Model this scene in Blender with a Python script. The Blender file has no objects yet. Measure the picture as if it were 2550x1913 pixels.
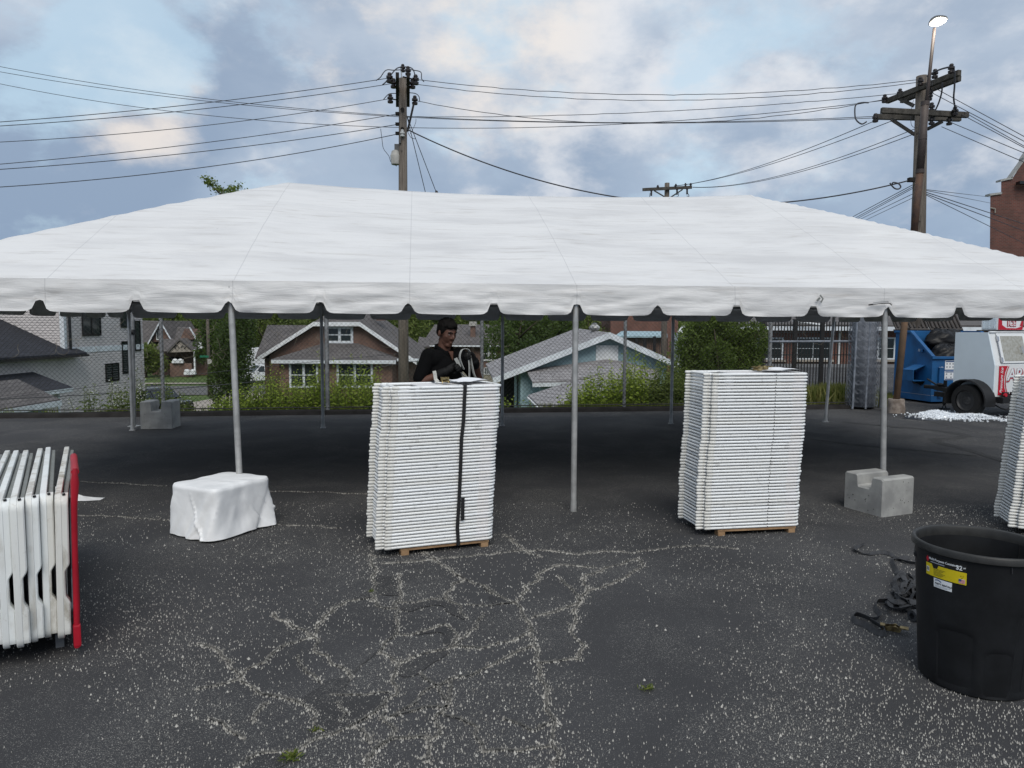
import bpy, bmesh, math, random
import numpy as np
from mathutils import Vector, Matrix, noise as mnoise
random.seed(7)
NPR = np.random.default_rng(7)
R = math.radians
scene = bpy.context.scene
COL = scene.collection

# ------------------------------------------------------------------ camera
F_PX, CX, CY, CAM_Z, PITCH, ROLL = 1836.0, 1275.0, 956.5, 1.74, R(4.44), 0.0046
cam_data = bpy.data.cameras.new('camera')
cam = bpy.data.objects.new('camera', cam_data)
COL.objects.link(cam)
cam_data.sensor_width = 36.0
cam_data.lens = 36.0 * F_PX / 2550.0
cam_data.clip_start = 0.05
cam_data.clip_end = 2500
CAM_R = Matrix.Rotation(math.pi / 2 - PITCH, 3, 'X') @ Matrix.Rotation(ROLL, 3, 'Z')
cam.matrix_world = Matrix.Translation((0, 0, CAM_Z)) @ CAM_R.to_4x4()
scene.camera = cam

# ------------------------------------------------------------------ sun and exposure
SUN_ELEV, SUN_AZ = R(48), R(174)          # azimuth clockwise from +Y: the sun stands behind the camera
sun_data = bpy.data.lights.new('sun', 'SUN')
sun_data.energy = 1.5
sun_data.angle = R(38)
sun_data.color = (1.0, 0.95, 0.87)
sun = bpy.data.objects.new('sun', sun_data)
COL.objects.link(sun)
_to_sun = Vector((math.sin(SUN_AZ) * math.cos(SUN_ELEV), math.cos(SUN_AZ) * math.cos(SUN_ELEV), math.sin(SUN_ELEV)))
sun.rotation_euler = (-_to_sun).to_track_quat('-Z', 'Y').to_euler()
sun.location = (0, -10, 30)
scene.view_settings.view_transform = 'Standard'
scene.view_settings.look = 'None'
scene.view_settings.gamma = 1.0
scene.view_settings.use_curve_mapping = False
scene.view_settings.exposure = 0.5

def ray(px, py):
    return (CAM_R @ Vector(((px - CX) / F_PX, (CY - py) / F_PX, -1.0)))
def U(px, py, Y):
    """point of the place seen at a photo pixel, at depth Y"""
    d = ray(px, py)
    t = Y / d.y
    return Vector((d.x * t, Y, CAM_Z + d.z * t))
def G(px, py, z=0.0):
    """point of the place seen at a photo pixel, on the level z"""
    d = ray(px, py)
    t = (z - CAM_Z) / d.z
    return Vector((d.x * t, d.y * t, z))

# ------------------------------------------------------------------ sky
world = bpy.data.worlds.new('World')
scene.world = world
world.use_nodes = True
wt = world.node_tree
for n in list(wt.nodes):
    wt.nodes.remove(n)
def wn(t, **kw):
    n = wt.nodes.new(t)
    for k, v in kw.items():
        setattr(n, k, v)
    return n
def wl(a, b):
    wt.links.new(a, b)
def wmath(op, a, b=None, clamp=False):
    n = wn('ShaderNodeMath', operation=op, use_clamp=clamp)
    for i, v in enumerate((a, b)):
        if v is None:
            continue
        if isinstance(v, (int, float)):
            n.inputs[i].default_value = v
        else:
            wl(v, n.inputs[i])
    return n.outputs[0]
def wmix(f, a, b):
    n = wn('ShaderNodeMix', data_type='RGBA', clamp_factor=True)
    for s, v in ((0, f), (6, a), (7, b)):
        if isinstance(v, (int, float)):
            n.inputs[s].default_value = v
        elif isinstance(v, tuple):
            n.inputs[s].default_value = (*v, 1)
        else:
            wl(v, n.inputs[s])
    return n.outputs[2]
def srgb(r, g, b):
    f = lambda c: (c / 255 / 12.92) if c / 255 <= .04045 else ((c / 255 + .055) / 1.055) ** 2.4
    return (f(r), f(g), f(b))
tc = wn('ShaderNodeTexCoord')
DIR = tc.outputs['Generated']
sep = wn('ShaderNodeSeparateXYZ'); wl(DIR, sep.inputs[0])
# cloud space: direction with its height stretched, so that the heaps flatten towards the horizon
cmb = wn('ShaderNodeVectorMath', operation='MULTIPLY'); wl(DIR, cmb.inputs[0]); cmb.inputs[1].default_value = (1.0, 1.0, 1.75)
def wnoise(vec, scale, detail, rough, dist, off=(0, 0, 0), stretch=(1, 1, 1)):
    mp = wn('ShaderNodeMapping'); mp.inputs['Location'].default_value = off; mp.inputs['Scale'].default_value = stretch
    wl(vec, mp.inputs[0])
    n = wn('ShaderNodeTexNoise'); wl(mp.outputs[0], n.inputs['Vector'])
    n.inputs['Scale'].default_value = scale; n.inputs['Detail'].default_value = detail
    n.inputs['Roughness'].default_value = rough; n.inputs['Distortion'].default_value = dist
    return n.outputs[0]
def wspot(px, py, rad_deg, sx=1.0):
    """soft round patch of sky about one direction: 1 in its middle, 0 outside"""
    d = ray(px, py).normalized()
    n = wn('ShaderNodeVectorMath', operation='DOT_PRODUCT'); wl(DIR, n.inputs[0]); n.inputs[1].default_value = d
    m = wn('ShaderNodeMapRange', interpolation_type='SMOOTHERSTEP')
    wl(n.outputs['Value'], m.inputs[0])
    m.inputs[1].default_value = math.cos(R(rad_deg)); m.inputs[2].default_value = 1.0
    return m.outputs[0]
n_big = wnoise(cmb.outputs[0], 3.4, 9, 0.54, 0.08, (3.1, 1.7, 0.3))
n_mid = wnoise(cmb.outputs[0], 9.0, 10, 0.58, 0.08, (7.7, 2.2, 1.3))
n_gap = wnoise(cmb.outputs[0], 6.0, 9, 0.60, 0.1, (1.9, 8.4, 4.0))
nish = wn('ShaderNodeTexSky', sky_type='NISHITA', sun_disc=False)
nish.sun_elevation = SUN_ELEV; nish.sun_rotation = SUN_AZ
nish.air_density = 1.2; nish.dust_density = 1.5
SKY_STRENGTH = 0.1
SKY_K = 1.08 * 2 ** -0.5            # the view exposure is applied to the sky as well
def sc(c, k=1.0):
    return tuple(v * k * SKY_K / SKY_STRENGTH for v in c)
# cloud deck: grey lavender body, slate undersides low down, pale tops
elev = wn('ShaderNodeMapRange', interpolation_type='SMOOTHSTEP'); wl(sep.outputs[2], elev.inputs[0])
elev.inputs[1].default_value = 0.02; elev.inputs[2].default_value = 0.42
body = wmix(elev.outputs[0], sc(srgb(152, 172, 196)), sc(srgb(186, 198, 213)))
dark = n_big
for px, py, rd, k in ((40, 560, 15, .30), (300, 260, 9, .14), (60, 60, 7, .10), (2540, 150, 13, .14), (700, 160, 13, .10), (1700, 420, 14, .08), (2400, 560, 12, .10), (1150, 420, 9, .06)):
    dark = wmath('ADD', dark, wmath('MULTIPLY', wspot(px, py, rd), k))
mr = wn('ShaderNodeMapRange', interpolation_type='SMOOTHSTEP'); wl(dark, mr.inputs[0])
mr.inputs[1].default_value = 0.48; mr.inputs[2].default_value = 0.80
deck = wmix(wmath('MULTIPLY', mr.outputs[0], 0.75), body, sc(srgb(134, 154, 180)))
pale = n_mid
for px, py, rd, k in ((1330, 90, 9, .14), (1560, 230, 15, .12), (330, 240, 6, .20), (1045, 40, 5, .16), (780, 420, 8, .10), (1900, 190, 12, .10), (830, 190, 5, .06), (2440, 330, 9, .09), (40, 130, 5, .12)):
    pale = wmath('ADD', pale, wmath('MULTIPLY', wspot(px, py, rd), k))
pale = wmath('SUBTRACT', pale, wmath('MULTIPLY', wspot(40, 560, 14), 0.16))
mr2 = wn('ShaderNodeMapRange', interpolation_type='SMOOTHSTEP'); wl(pale, mr2.inputs[0])
mr2.inputs[1].default_value = 0.50; mr2.inputs[2].default_value = 0.84
warm = wmath('MAXIMUM', wspot(330, 240, 7), wspot(1100, 40, 14), True)
palec = wmix(warm, sc(srgb(232, 233, 236)), sc(srgb(246, 235, 224)))
deck = wmix(wmath('MULTIPLY', mr2.outputs[0], 0.74), deck, palec)
gap = n_gap
for px, py, rd, k in ((170, 60, 7, .24), (300, 130, 5, .18), (440, 190, 4, .20), (1200, 40, 5, .07), (1250, 180, 9, .08), (1900, 170, 12, .12), (120, 290, 5, .14)):
    gap = wmath('ADD', gap, wmath('MULTIPLY', wspot(px, py, rd), k))
mr3 = wn('ShaderNodeMapRange', interpolation_type='SMOOTHSTEP'); wl(gap, mr3.inputs[0])
mr3.inputs[1].default_value = 0.56; mr3.inputs[2].default_value = 0.78
nishb = wmix(0.65, nish.outputs[0], sc(srgb(204, 230, 244)))
skycol = wmix(wmath('MULTIPLY', mr3.outputs[0], 0.7), deck, nishb)
bg = wn('ShaderNodeBackground'); bg.inputs['Strength'].default_value = SKY_STRENGTH
wl(skycol, bg.inputs['Color'])
wo = wn('ShaderNodeOutputWorld'); wl(bg.outputs[0], wo.inputs[0])

# ------------------------------------------------------------------ materials
class NT:
    """short-hand for building node trees"""
    def __init__(self, name):
        self.m = bpy.data.materials.new(name)
        self.m.use_nodes = True
        self.t = self.m.node_tree
        self.b = self.t.nodes['Principled BSDF']
        self.tc = self.t.nodes.new('ShaderNodeTexCoord')
        self.obj = self.tc.outputs['Object']
    def n(self, t, **kw):
        n = self.t.nodes.new(t)
        for k, v in kw.items():
            setattr(n, k, v)
        return n
    def l(self, a, b):
        self.t.links.new(a, b)
    def setin(self, sock, v):
        if isinstance(v, (int, float)):
            sock.default_value = v
        elif isinstance(v, tuple):
            sock.default_value = (*v, 1) if len(v) == 3 and sock.type == 'RGBA' else v
        else:
            self.l(v, sock)
    def math(self, op, a, b=None, clamp=False):
        n = self.n('ShaderNodeMath', operation=op, use_clamp=clamp)
        self.setin(n.inputs[0], a)
        if b is not None:
            self.setin(n.inputs[1], b)
        return n.outputs[0]
    def mix(self, f, a, b, blend='MIX'):
        n = self.n('ShaderNodeMix', data_type='RGBA', clamp_factor=True, blend_type=blend)
        self.setin(n.inputs[0], f); self.setin(n.inputs[6], a); self.setin(n.inputs[7], b)
        return n.outputs[2]
    def map(self, v, lo, hi, a=0.0, b=1.0, smooth=True):
        n = self.n('ShaderNodeMapRange', interpolation_type='SMOOTHSTEP' if smooth else 'LINEAR')
        self.setin(n.inputs[0], v)
        for i, x in ((1, lo), (2, hi), (3, a), (4, b)):
            n.inputs[i].default_value = x
        return n.outputs[0]
    def scaled(self, vec, s, loc=(0, 0, 0)):
        n = self.n('ShaderNodeMapping'); n.inputs['Scale'].default_value = s; n.inputs['Location'].default_value = loc
        self.l(vec, n.inputs[0])
        return n.outputs[0]
    def noise(self, scale, detail=4, rough=.55, dist=0.0, vec=None):
        n = self.n('ShaderNodeTexNoise')
        self.l(vec if vec is not None else self.obj, n.inputs['Vector'])
        n.inputs['Scale'].default_value = scale; n.inputs['Detail'].default_value = detail
        n.inputs['Roughness'].default_value = rough; n.inputs['Distortion'].default_value = dist
        return n.outputs[0]
    def voro(self, scale, vec=None, feature='F1', out='Distance', rnd=1.0):
        n = self.n('ShaderNodeTexVoronoi', feature=feature)
        self.l(vec if vec is not None else self.obj, n.inputs['Vector'])
        n.inputs['Scale'].default_value = scale
        n.inputs['Randomness'].default_value = rnd
        return n.outputs[out]
    def bump(self, h, strength=.3, dist=.01):
        n = self.n('ShaderNodeBump'); n.inputs['Strength'].default_value = strength; n.inputs['Distance'].default_value = dist
        self.l(h, n.inputs['Height']); self.l(n.outputs[0], self.b.inputs['Normal'])
    def rand(self):
        return self.n('ShaderNodeObjectInfo').outputs['Random']

def simple(name, c, rough=.6, var=.25, scale=6.0, bump=.0, bscale=40.0, metal=0.0, c2=None, spec=.4, detail=5, rnd=0.0, bdist=.004):
    k = NT(name)
    c2 = c2 or tuple(max(0, v * (1 - var)) for v in c)
    col = k.mix(k.map(k.noise(scale, detail), .32, .68), c, c2)
    if rnd:
        col = k.mix(k.math('MULTIPLY', k.rand(), rnd), col, tuple(v * .55 for v in c))
    k.setin(k.b.inputs['Base Color'], col)
    k.b.inputs['Roughness'].default_value = rough
    k.b.inputs['Metallic'].default_value = metal
    k.b.inputs['Specular IOR Level'].default_value = spec
    if bump:
        k.bump(k.noise(bscale, 5), bump, bdist)
    return k.m

M = {}
def brick_mat(name, c1, c2, mortar, size=.2, bump=.5):
    k = NT(name)
    s = k.n('ShaderNodeSeparateXYZ'); k.l(k.obj, s.inputs[0])
    c = k.n('ShaderNodeCombineXYZ'); k.l(k.math('ADD', s.outputs[0], s.outputs[1]), c.inputs[0]); k.l(s.outputs[2], c.inputs[1])
    b = k.n('ShaderNodeTexBrick'); k.l(c.outputs[0], b.inputs['Vector'])
    b.inputs['Scale'].default_value = 1.0
    b.inputs['Brick Width'].default_value = size; b.inputs['Row Height'].default_value = size * .36
    b.inputs['Mortar Size'].default_value = size * .05
    b.inputs['Color1'].default_value = (*c1, 1); b.inputs['Color2'].default_value = (*c2, 1); b.inputs['Mortar'].default_value = (*mortar, 1)
    b.inputs['Bias'].default_value = -.1
    col = k.mix(k.map(k.noise(.9, 5), .3, .7), b.outputs[0], k.mix(.35, b.outputs[0], (.02, .015, .012)))
    k.setin(k.b.inputs['Base Color'], col); k.b.inputs['Roughness'].default_value = .9
    k.bump(b.outputs['Fac'], -bump, .01)
    return k.m
def shingle_mat(name, c1, c2):
    k = NT(name)
    s = k.n('ShaderNodeSeparateXYZ'); k.l(k.obj, s.inputs[0])
    c = k.n('ShaderNodeCombineXYZ'); k.l(k.math('ADD', s.outputs[0], s.outputs[1]), c.inputs[0])
    k.l(k.math('MULTIPLY', s.outputs[2], 1.8), c.inputs[1])
    b = k.n('ShaderNodeTexBrick'); k.l(c.outputs[0], b.inputs['Vector'])
    b.inputs['Scale'].default_value = 1.0; b.inputs['Brick Width'].default_value = .32; b.inputs['Row Height'].default_value = .16
    b.inputs['Mortar Size'].default_value = .012
    b.inputs['Color1'].default_value = (*c1, 1); b.inputs['Color2'].default_value = (*c2, 1)
    b.inputs['Mortar'].default_value = (*[v * .5 for v in c2], 1)
    col = k.mix(k.map(k.noise(1.3, 6), .3, .72), b.outputs[0], k.mix(.4, b.outputs[0], tuple(v * .5 for v in c2)))
    k.setin(k.b.inputs['Base Color'], col); k.b.inputs['Roughness'].default_value = .95
    k.bump(b.outputs['Fac'], -.5, .01)
    return k.m

# asphalt: dark binder, pale stone chips worn free, tar-dark and dusty areas
def asphalt(name, base, base2, chips=1.0):
    k = NT(name)
    big = k.noise(.55, 6, .6, .4)
    col = k.mix(k.map(big, .35, .65), base, base2)
    fine = k.noise(260, 3, .6)
    col = k.mix(k.map(fine, .35, .75, 0, .75), col, tuple(v * 2.1 for v in base2))
    dens = k.map(k.noise(1.1, 5, .62, .5), .34, .68)
    warp = k.n('ShaderNodeVectorMath', operation='ADD'); k.l(k.obj, warp.inputs[0])
    nn = k.n('ShaderNodeTexNoise'); k.l(k.obj, nn.inputs['Vector']); nn.inputs['Scale'].default_value = 30
    sc_ = k.n('ShaderNodeVectorMath', operation='SCALE'); k.l(nn.outputs['Color'], sc_.inputs[0]); sc_.inputs['Scale'].default_value = .02
    k.l(sc_.outputs[0], warp.inputs[1])
    out = None
    for s, thr, r, w in ((150, .74, .38, .9), (240, .66, .40, .8), (85, .88, .28, 1.0)):
        v = k.n('ShaderNodeTexVoronoi'); k.l(warp.outputs[0], v.inputs['Vector']); v.inputs['Scale'].default_value = s
        sp = k.n('ShaderNodeSeparateColor'); k.l(v.outputs['Color'], sp.inputs[0])
        sel = k.math('GREATER_THAN', k.math('ADD', sp.outputs[0], k.math('MULTIPLY', k.math('SUBTRACT', dens, .55), .55)), thr)
        dot = k.map(v.outputs['Distance'], r * .6, r, 1, 0)
        mfac = k.math('MULTIPLY', k.math('MULTIPLY', sel, dot), w * chips)
        cc = k.mix(sp.outputs[1], (.14, .135, .125), (.40, .39, .36))
        col = k.mix(mfac, col, cc)
        out = mfac if out is None else k.math('MAXIMUM', out, mfac)
    k.setin(k.b.inputs['Base Color'], col)
    k.b.inputs['Roughness'].default_value = .95
    k.b.inputs['Specular IOR Level'].default_value = .12
    h = k.math('ADD', k.math('MULTIPLY', fine, .6), k.math('MULTIPLY', out, .8))
    k.bump(h, .45, .006)
    return k.m
M['asphalt'] = asphalt('asphalt', (.031, .031, .0325), (.046, .046, .048), .9)
M['tar'] = asphalt('asphalt_patch', (.0275, .0274, .0285), (.037, .0368, .038), .55)
M['road'] = asphalt('road_asphalt', (.075, .075, .078), (.10, .10, .10), .5)
M['crack'] = simple('crack_dirt', (.11, .105, .095), .95, .4, 45, .4, c2=(.035, .034, .031))
M['chip'] = simple('stone_chips', (.46, .445, .41), .9, .55, 25, c2=(.19, .18, .165))
M['curb'] = simple('asphalt_curb', (.030, .028, .027), .95, .4, 4, .5, 60, spec=.1)
M['concrete'] = simple('concrete_path', (.36, .32, .28), .9, .25, 1.5, .2)
M['grass'] = simple('grass_ground', (.075, .115, .022), .95, .4, .7, .5, 20, c2=(.05, .085, .02))
M['hill'] = simple('hill_green', (.05, .085, .028), .95, .5, .08)

# tent vinyl
def vinyl():
    k = NT('tent_vinyl')
    s = k.n('ShaderNodeSeparateXYZ'); k.l(k.obj, s.inputs[0])
    col = k.mix(k.map(k.noise(1.2, 6, .6, .3, k.scaled(k.obj, (.6, 2.2, 2.2))), .38, .75), (.66, .655, .65), (.55, .545, .545))
    col = k.mix(k.map(k.noise(7, 6, .65, .2, k.scaled(k.obj, (.22, 2.2, 2.2))), .52, .74, 0, .7), col, (.45, .43, .41))
    fr = k.math('ABSOLUTE', k.math('SUBTRACT', k.math('FRACT', k.math('ADD', k.math('DIVIDE', s.outputs[0], 1.525), .5)), .5))
    col = k.mix(k.map(fr, .0022, .0036, .40, 0), col, (.35, .35, .36))
    spots = k.voro(1.7); col = k.mix(k.map(spots, .012, .022, .8, 0), col, (.12, .10, .09))
    k.setin(k.b.inputs['Base Color'], col)
    k.b.inputs['Roughness'].default_value = .48
    k.b.inputs['Specular IOR Level'].default_value = .35
    wr = k.noise(5.5, 6, .6, .5, k.scaled(k.obj, (.22, 1.8, 1.8)))
    wr2 = k.noise(60, 3)
    k.bump(k.math('ADD', wr, k.math('MULTIPLY', wr2, .05)), .30, .05)
    return k.m
M['vinyl'] = vinyl()
def sheetmat():
    k = NT('white_sheet')
    k.setin(k.b.inputs['Base Color'], k.mix(k.map(k.noise(3, 5), .35, .7), (.86, .87, .88), (.78, .79, .80)))
    k.b.inputs['Roughness'].default_value = .58
    wv = k.n('ShaderNodeVectorMath', operation='ADD'); k.l(k.obj, wv.inputs[0])
    nz = k.n('ShaderNodeTexNoise'); k.l(k.obj, nz.inputs['Vector']); nz.inputs['Scale'].default_value = 5
    sv = k.n('ShaderNodeVectorMath', operation='SCALE'); k.l(nz.outputs['Color'], sv.inputs[0]); sv.inputs['Scale'].default_value = .12; k.l(sv.outputs[0], wv.inputs[1])
    v1 = k.voro(5, k.scaled(wv.outputs[0], (1, 1, .6)), 'F1'); v2 = k.voro(21, wv.outputs[0], 'F1')
    k.bump(k.math('ADD', v1, k.math('MULTIPLY', v2, .10)), .22, .03)
    return k.m
M['sheet'] = sheetmat()
M['alu'] = simple('galvanised_tube', (.50, .50, .49), .42, .3, 9, metal=.35, spec=.5)
M['darkpost'] = simple('weathered_galvanised', (.27, .28, .29), .6, .4, 7, metal=.35)
M['wire'] = simple('fence_wire', (.055, .055, .05), .7, .4, 3, metal=.2)
M['rollwire'] = simple('rolled_fence_wire', (.25, .275, .32), .6, .4, 8, metal=.3)
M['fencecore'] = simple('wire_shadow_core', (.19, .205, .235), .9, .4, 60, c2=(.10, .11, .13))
def chairmat(name, c, dirt):
    k = NT(name)
    mp = k.n('ShaderNodeMapping'); k.l(k.obj, mp.inputs[0])
    k.l(k.math('MULTIPLY', k.rand(), 37.0), mp.inputs['Location'])
    k.obj = mp.outputs[0]
    col = k.mix(k.map(k.noise(22, 5), .58, .70, 0, dirt), k.mix(k.rand(), c, tuple(a * b for a, b in zip(c, (.95, .935, .905)))), (.30, .28, .26))
    col = k.mix(k.map(k.noise(95, 2), .71, .74, 0, .8), col, (.04, .04, .04))
    k.setin(k.b.inputs['Base Color'], col); k.b.inputs['Roughness'].default_value = .42
    return k.m
M['chair'] = chairmat('white_enamel', (.84, .86, .87), .35)
M['chairp'] = chairmat('white_plastic_seat', (.80, .80, .81), .12)
M['cap'] = simple('ivory_foot_cap', (.76, .76, .73), .6, .2, 30, c2=(.66, .65, .61), rnd=.2)
M['black'] = simple('black_webbing', (.014, .014, .015), .75, .3, 30, .3, 200)
M['webgrey'] = simple('charcoal_webbing', (.046, .048, .053), .8, .4, 25, .3, 300)
M['webwhite'] = simple('pale_webbing', (.50, .50, .47), .8, .25, 25)
M['brass'] = simple('brass_zinc', (.48, .38, .19), .35, .6, 40, metal=.9, c2=(.16, .12, .06))
M['plywood'] = simple('raw_pine', (.42, .27, .15), .8, .35, 12, .2, c2=(.28, .17, .09))
M['paper'] = simple('white_paper', (.84, .85, .88), .7, .05, 4)
M['concretebl'] = simple('cast_concrete', (.37, .37, .355), .92, .3, 5, .45, 55, c2=(.25, .25, .245), detail=9)
M['canplastic'] = simple('black_can_plastic', (.0075, .008, .009), .5, .4, 6, .12, 50, c2=(.013, .014, .016), spec=.3)
M['canrim'] = simple('worn_can_rim', (.028, .028, .027), .5, .4, 15)
M['red'] = simple('red_plastic', (.42, .010, .025), .42, .25, 5, .15, 60)
def tablemat():
    k = NT('white_blow_moulded_plastic')
    mp = k.n('ShaderNodeMapping'); k.l(k.obj, mp.inputs[0])
    k.l(k.math('MULTIPLY', k.rand(), 23.0), mp.inputs['Location'])
    k.obj = mp.outputs[0]
    col = k.mix(k.rand(), (.76, .79, .79), (.66, .65, .61))
    gr = k.noise(2.2, 7, .66, .4, k.scaled(k.obj, (3, 3, 1.2)))
    col = k.mix(k.math('MULTIPLY', k.map(gr, .46, .66, 0, .85), k.math('ADD', .25, k.rand()), True), col, (.33, .30, .245))
    col = k.mix(k.map(k.noise(14, 4, .6, .6), .64, .74, 0, .35), col, (.30, .26, .20))
    k.setin(k.b.inputs['Base Color'], col); k.b.inputs['Roughness'].default_value = .5
    k.bump(k.noise(90, 4), .12, .003)
    return k.m
M['table'] = tablemat()
M['tablegrey'] = simple('grey_underside', (.22, .23, .22), .6, .2, 5)
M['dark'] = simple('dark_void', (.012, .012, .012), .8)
M['rust'] = simple('rusty_brown_steel', (.10, .055, .035), .75, .5, 6, .3, 40, c2=(.055, .035, .03))
M['brownsteel'] = simple('brown_painted_steel', (.062, .047, .043), .6, .35, 5)
M['post_orange'] = simple('weathered_orange_steel', (.20, .12, .07), .8, .5, 4, .3, 40, c2=(.12, .085, .06))
def woodpole():
    k = NT('weathered_pole_wood')
    g = k.noise(5, 7, .65, .3, k.scaled(k.obj, (7, 7, .35)))
    col = k.mix(k.map(g, .3, .7), (.17, .145, .12), (.07, .058, .048))
    col = k.mix(k.map(k.noise(3.5, 3), .68, .74, 0, .8), col, (.02, .017, .015))
    k.setin(k.b.inputs['Base Color'], col); k.b.inputs['Roughness'].default_value = .95
    k.bump(g, .7, .02)
    return k.m
M['pole'] = woodpole()
M['arm'] = simple('crossarm_wood', (.085, .078, .068), .95, .5, 9, .4, 40)
M['tarwood'] = simple('creosote_timber', (.018, .015, .013), .9, .4, 8)
M['insul'] = simple('brown_porcelain', (.022, .016, .015), .3, .2, 8)
M['insulw'] = simple('white_porcelain', (.6, .6, .58), .3, .15, 8)
M['cable'] = simple('cable_black', (.055, .058, .068), .7, .2, 2)
M['lampgrey'] = simple('lamp_housing', (.09, .09, .09), .5, .2, 8)
M['lampwhite'] = simple('pale_lamp_shell', (.40, .39, .36), .5, .2, 8)
M['white'] = simple('white_paint', (.72, .74, .76), .55, .12, 3)
M['whitetrim'] = simple('white_trim_board', (.68, .72, .76), .6, .2, 2)
M['siding'] = simple('mauve_grey_siding', (.56, .525, .52), .7, .12, 1.2)
M['siding_shade'] = M['siding']
M['bluesiding'] = simple('pale_blue_shingle_siding', (.33, .455, .50), .85, .2, 2, .2)
M['tanwall'] = simple('tan_block_wall', (.33, .31, .25), .9, .15, 2)
M['brickred'] = brick_mat('red_brick', (.20, .062, .040), (.14, .045, .033), (.20, .17, .15))
M['brickbrown'] = brick_mat('brown_brick', (.19, .085, .058), (.125, .058, .044), (.24, .21, .18))
M['brickfar'] = brick_mat('far_brick', (.155, .050, .038), (.10, .034, .028), (.13, .09, .075), .32)
M['shdark'] = shingle_mat('slate_shingle', (.030, .033, .045), (.022, .024, .033))
M['shgrey'] = shingle_mat('grey_shingle', (.15, .138, .135), (.10, .092, .092))
M['shlight'] = shingle_mat('light_grey_shingle', (.33, .32, .325), (.25, .24, .245))
M['glass'] = NT('window_glass').m
_b = M['glass'].node_tree.nodes['Principled BSDF']
_b.inputs['Base Color'].default_value = (.022, .030, .032, 1); _b.inputs['Roughness'].default_value = .08
M['carblack'] = simple('black_car_paint', (.008, .009, .010), .2, .2, 2, spec=.6)
M['carwhite'] = simple('white_car_paint', (.72, .74, .77), .3, .06, 2, spec=.6)
M['tyre'] = simple('rubber_tyre', (.012, .012, .012), .85, .3, 20, .2)
M['rim'] = simple('dark_wheel_rim', (.035, .035, .036), .5, .3, 12)
M['blue'] = simple('blue_dumpster_paint', (.012, .11, .30), .5, .5, 3, .1, 20, c2=(.013, .075, .20))
M['lid'] = simple('brown_plastic_lid', (.062, .055, .052), .65, .3, 5)
M['bag'] = simple('black_bin_bag', (.006, .006, .007), .45, .3, 6, .25, 14, spec=.3, bdist=.02)
M['trailer'] = simple('blue_grey_trailer_panel', (.68, .76, .81), .45, .06, 2)
M['trailerw'] = simple('white_trailer_panel', (.72, .74, .75), .4, .06, 2)
M['frost'] = simple('hammered_steel_door', (.52, .50, .44), .38, .4, 18, .7, 40, metal=.6, c2=(.40, .37, .30))
M['decalred'] = simple('decal_red', (.50, .012, .03), .45, .08, 3)
M['decalwhite'] = simple('decal_white', (.78, .80, .82), .45, .05, 3)
M['decalblue'] = simple('decal_blue', (.04, .09, .22), .45, .05, 3)
M['decalyellow'] = simple('decal_yellow', (.66, .52, .01), .5, .08, 20)
M['decalblack'] = simple('decal_black', (.012, .012, .012), .5, .05, 3)
M['decalgrey'] = simple('decal_grey', (.30, .32, .36), .5, .05, 3)
M['ice'] = simple('ice_cube', (.85, .89, .93), .2, .2, 15, spec=.8)
M['iron'] = simple('black_iron', (.012, .012, .013), .6, .3, 5)
M['skin'] = simple('skin', (.11, .05, .033), .55, .2, 14)
M['hair'] = simple('dark_hair', (.006, .005, .0045), .85, .3, 60, .8, 120, spec=.15)
M['shirt'] = simple('black_polo_cloth', (.005, .005, .0055), .95, .3, 12, .3, 60, spec=.1)
M['trousers'] = simple('dark_trousers', (.03, .032, .04), .9, .3, 12, .3, 60)
M['glove'] = simple('black_rubber_glove', (.009, .009, .009), .7, .4, 25, spec=.2)
M['shoe'] = simple('work_boot', (.05, .035, .025), .7, .3, 12)
def leafmat(name, c1, c2):
    k = NT(name)
    at = k.n('ShaderNodeAttribute', attribute_name='tone')
    col = k.mix(at.outputs['Fac'], c1, c2)
    k.setin(k.b.inputs['Base Color'], col); k.b.inputs['Roughness'].default_value = .55
    k.b.inputs['Specular IOR Level'].default_value = .3
    tr = k.n('ShaderNodeBsdfTranslucent'); k.setin(tr.inputs['Color'], k.mix(.5, col, (.12, .19, .01)))
    ms = k.n('ShaderNodeMixShader'); ms.inputs[0].default_value = .42
    out = k.t.nodes['Material Output']
    k.l(k.b.outputs[0], ms.inputs[1]); k.l(tr.outputs[0], ms.inputs[2]); k.l(ms.outputs[0], out.inputs['Surface'])
    return k.m
M['leafbright'] = leafmat('weed_leaf', (.21, .31, .035), (.44, .54, .09))
M['leafmid'] = leafmat('tree_leaf', (.09, .135, .032), (.22, .27, .075))
M['leafdark'] = leafmat('dark_leaf', (.040, .072, .022), (.105, .155, .042))
M['leafbush'] = leafmat('bush_leaf', (.065, .105, .022), (.19, .26, .06))
M['grassblade'] = leafmat('grass_blade', (.075, .12, .02), (.27, .27, .07))
M['grassdry'] = leafmat('dry_grass_blade', (.10, .13, .035), (.30, .27, .10))
M['petal'] = simple('white_petal', (.75, .76, .72), .8, .1, 9)
M['dryvine'] = simple('dry_vine', (.24, .21, .16), .9, .4, 5)
M['darkvine'] = simple('dark_bare_vine', (.030, .022, .016), .9, .3, 5)
M['bark'] = simple('bark', (.07, .055, .04), .95, .4, 6, .4, 30)
M['signgreen'] = simple('sign_green', (.015, .16, .085), .5)
_e = NT('lamp_light')
_e.b.inputs['Emission Color'].default_value = (1, .93, .80, 1); _e.b.inputs['Emission Strength'].default_value = 9
_e.b.inputs['Base Color'].default_value = (.9, .9, .85, 1)
M['light'] = _e.m
_e = NT('head_lamp_amber'); _e.b.inputs['Base Color'].default_value = (.5, .22, .10, 1); M['amber'] = _e.m
M['chrome'] = simple('chrome', (.5, .5, .52), .2, .1, 3, metal=1.0)

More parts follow.
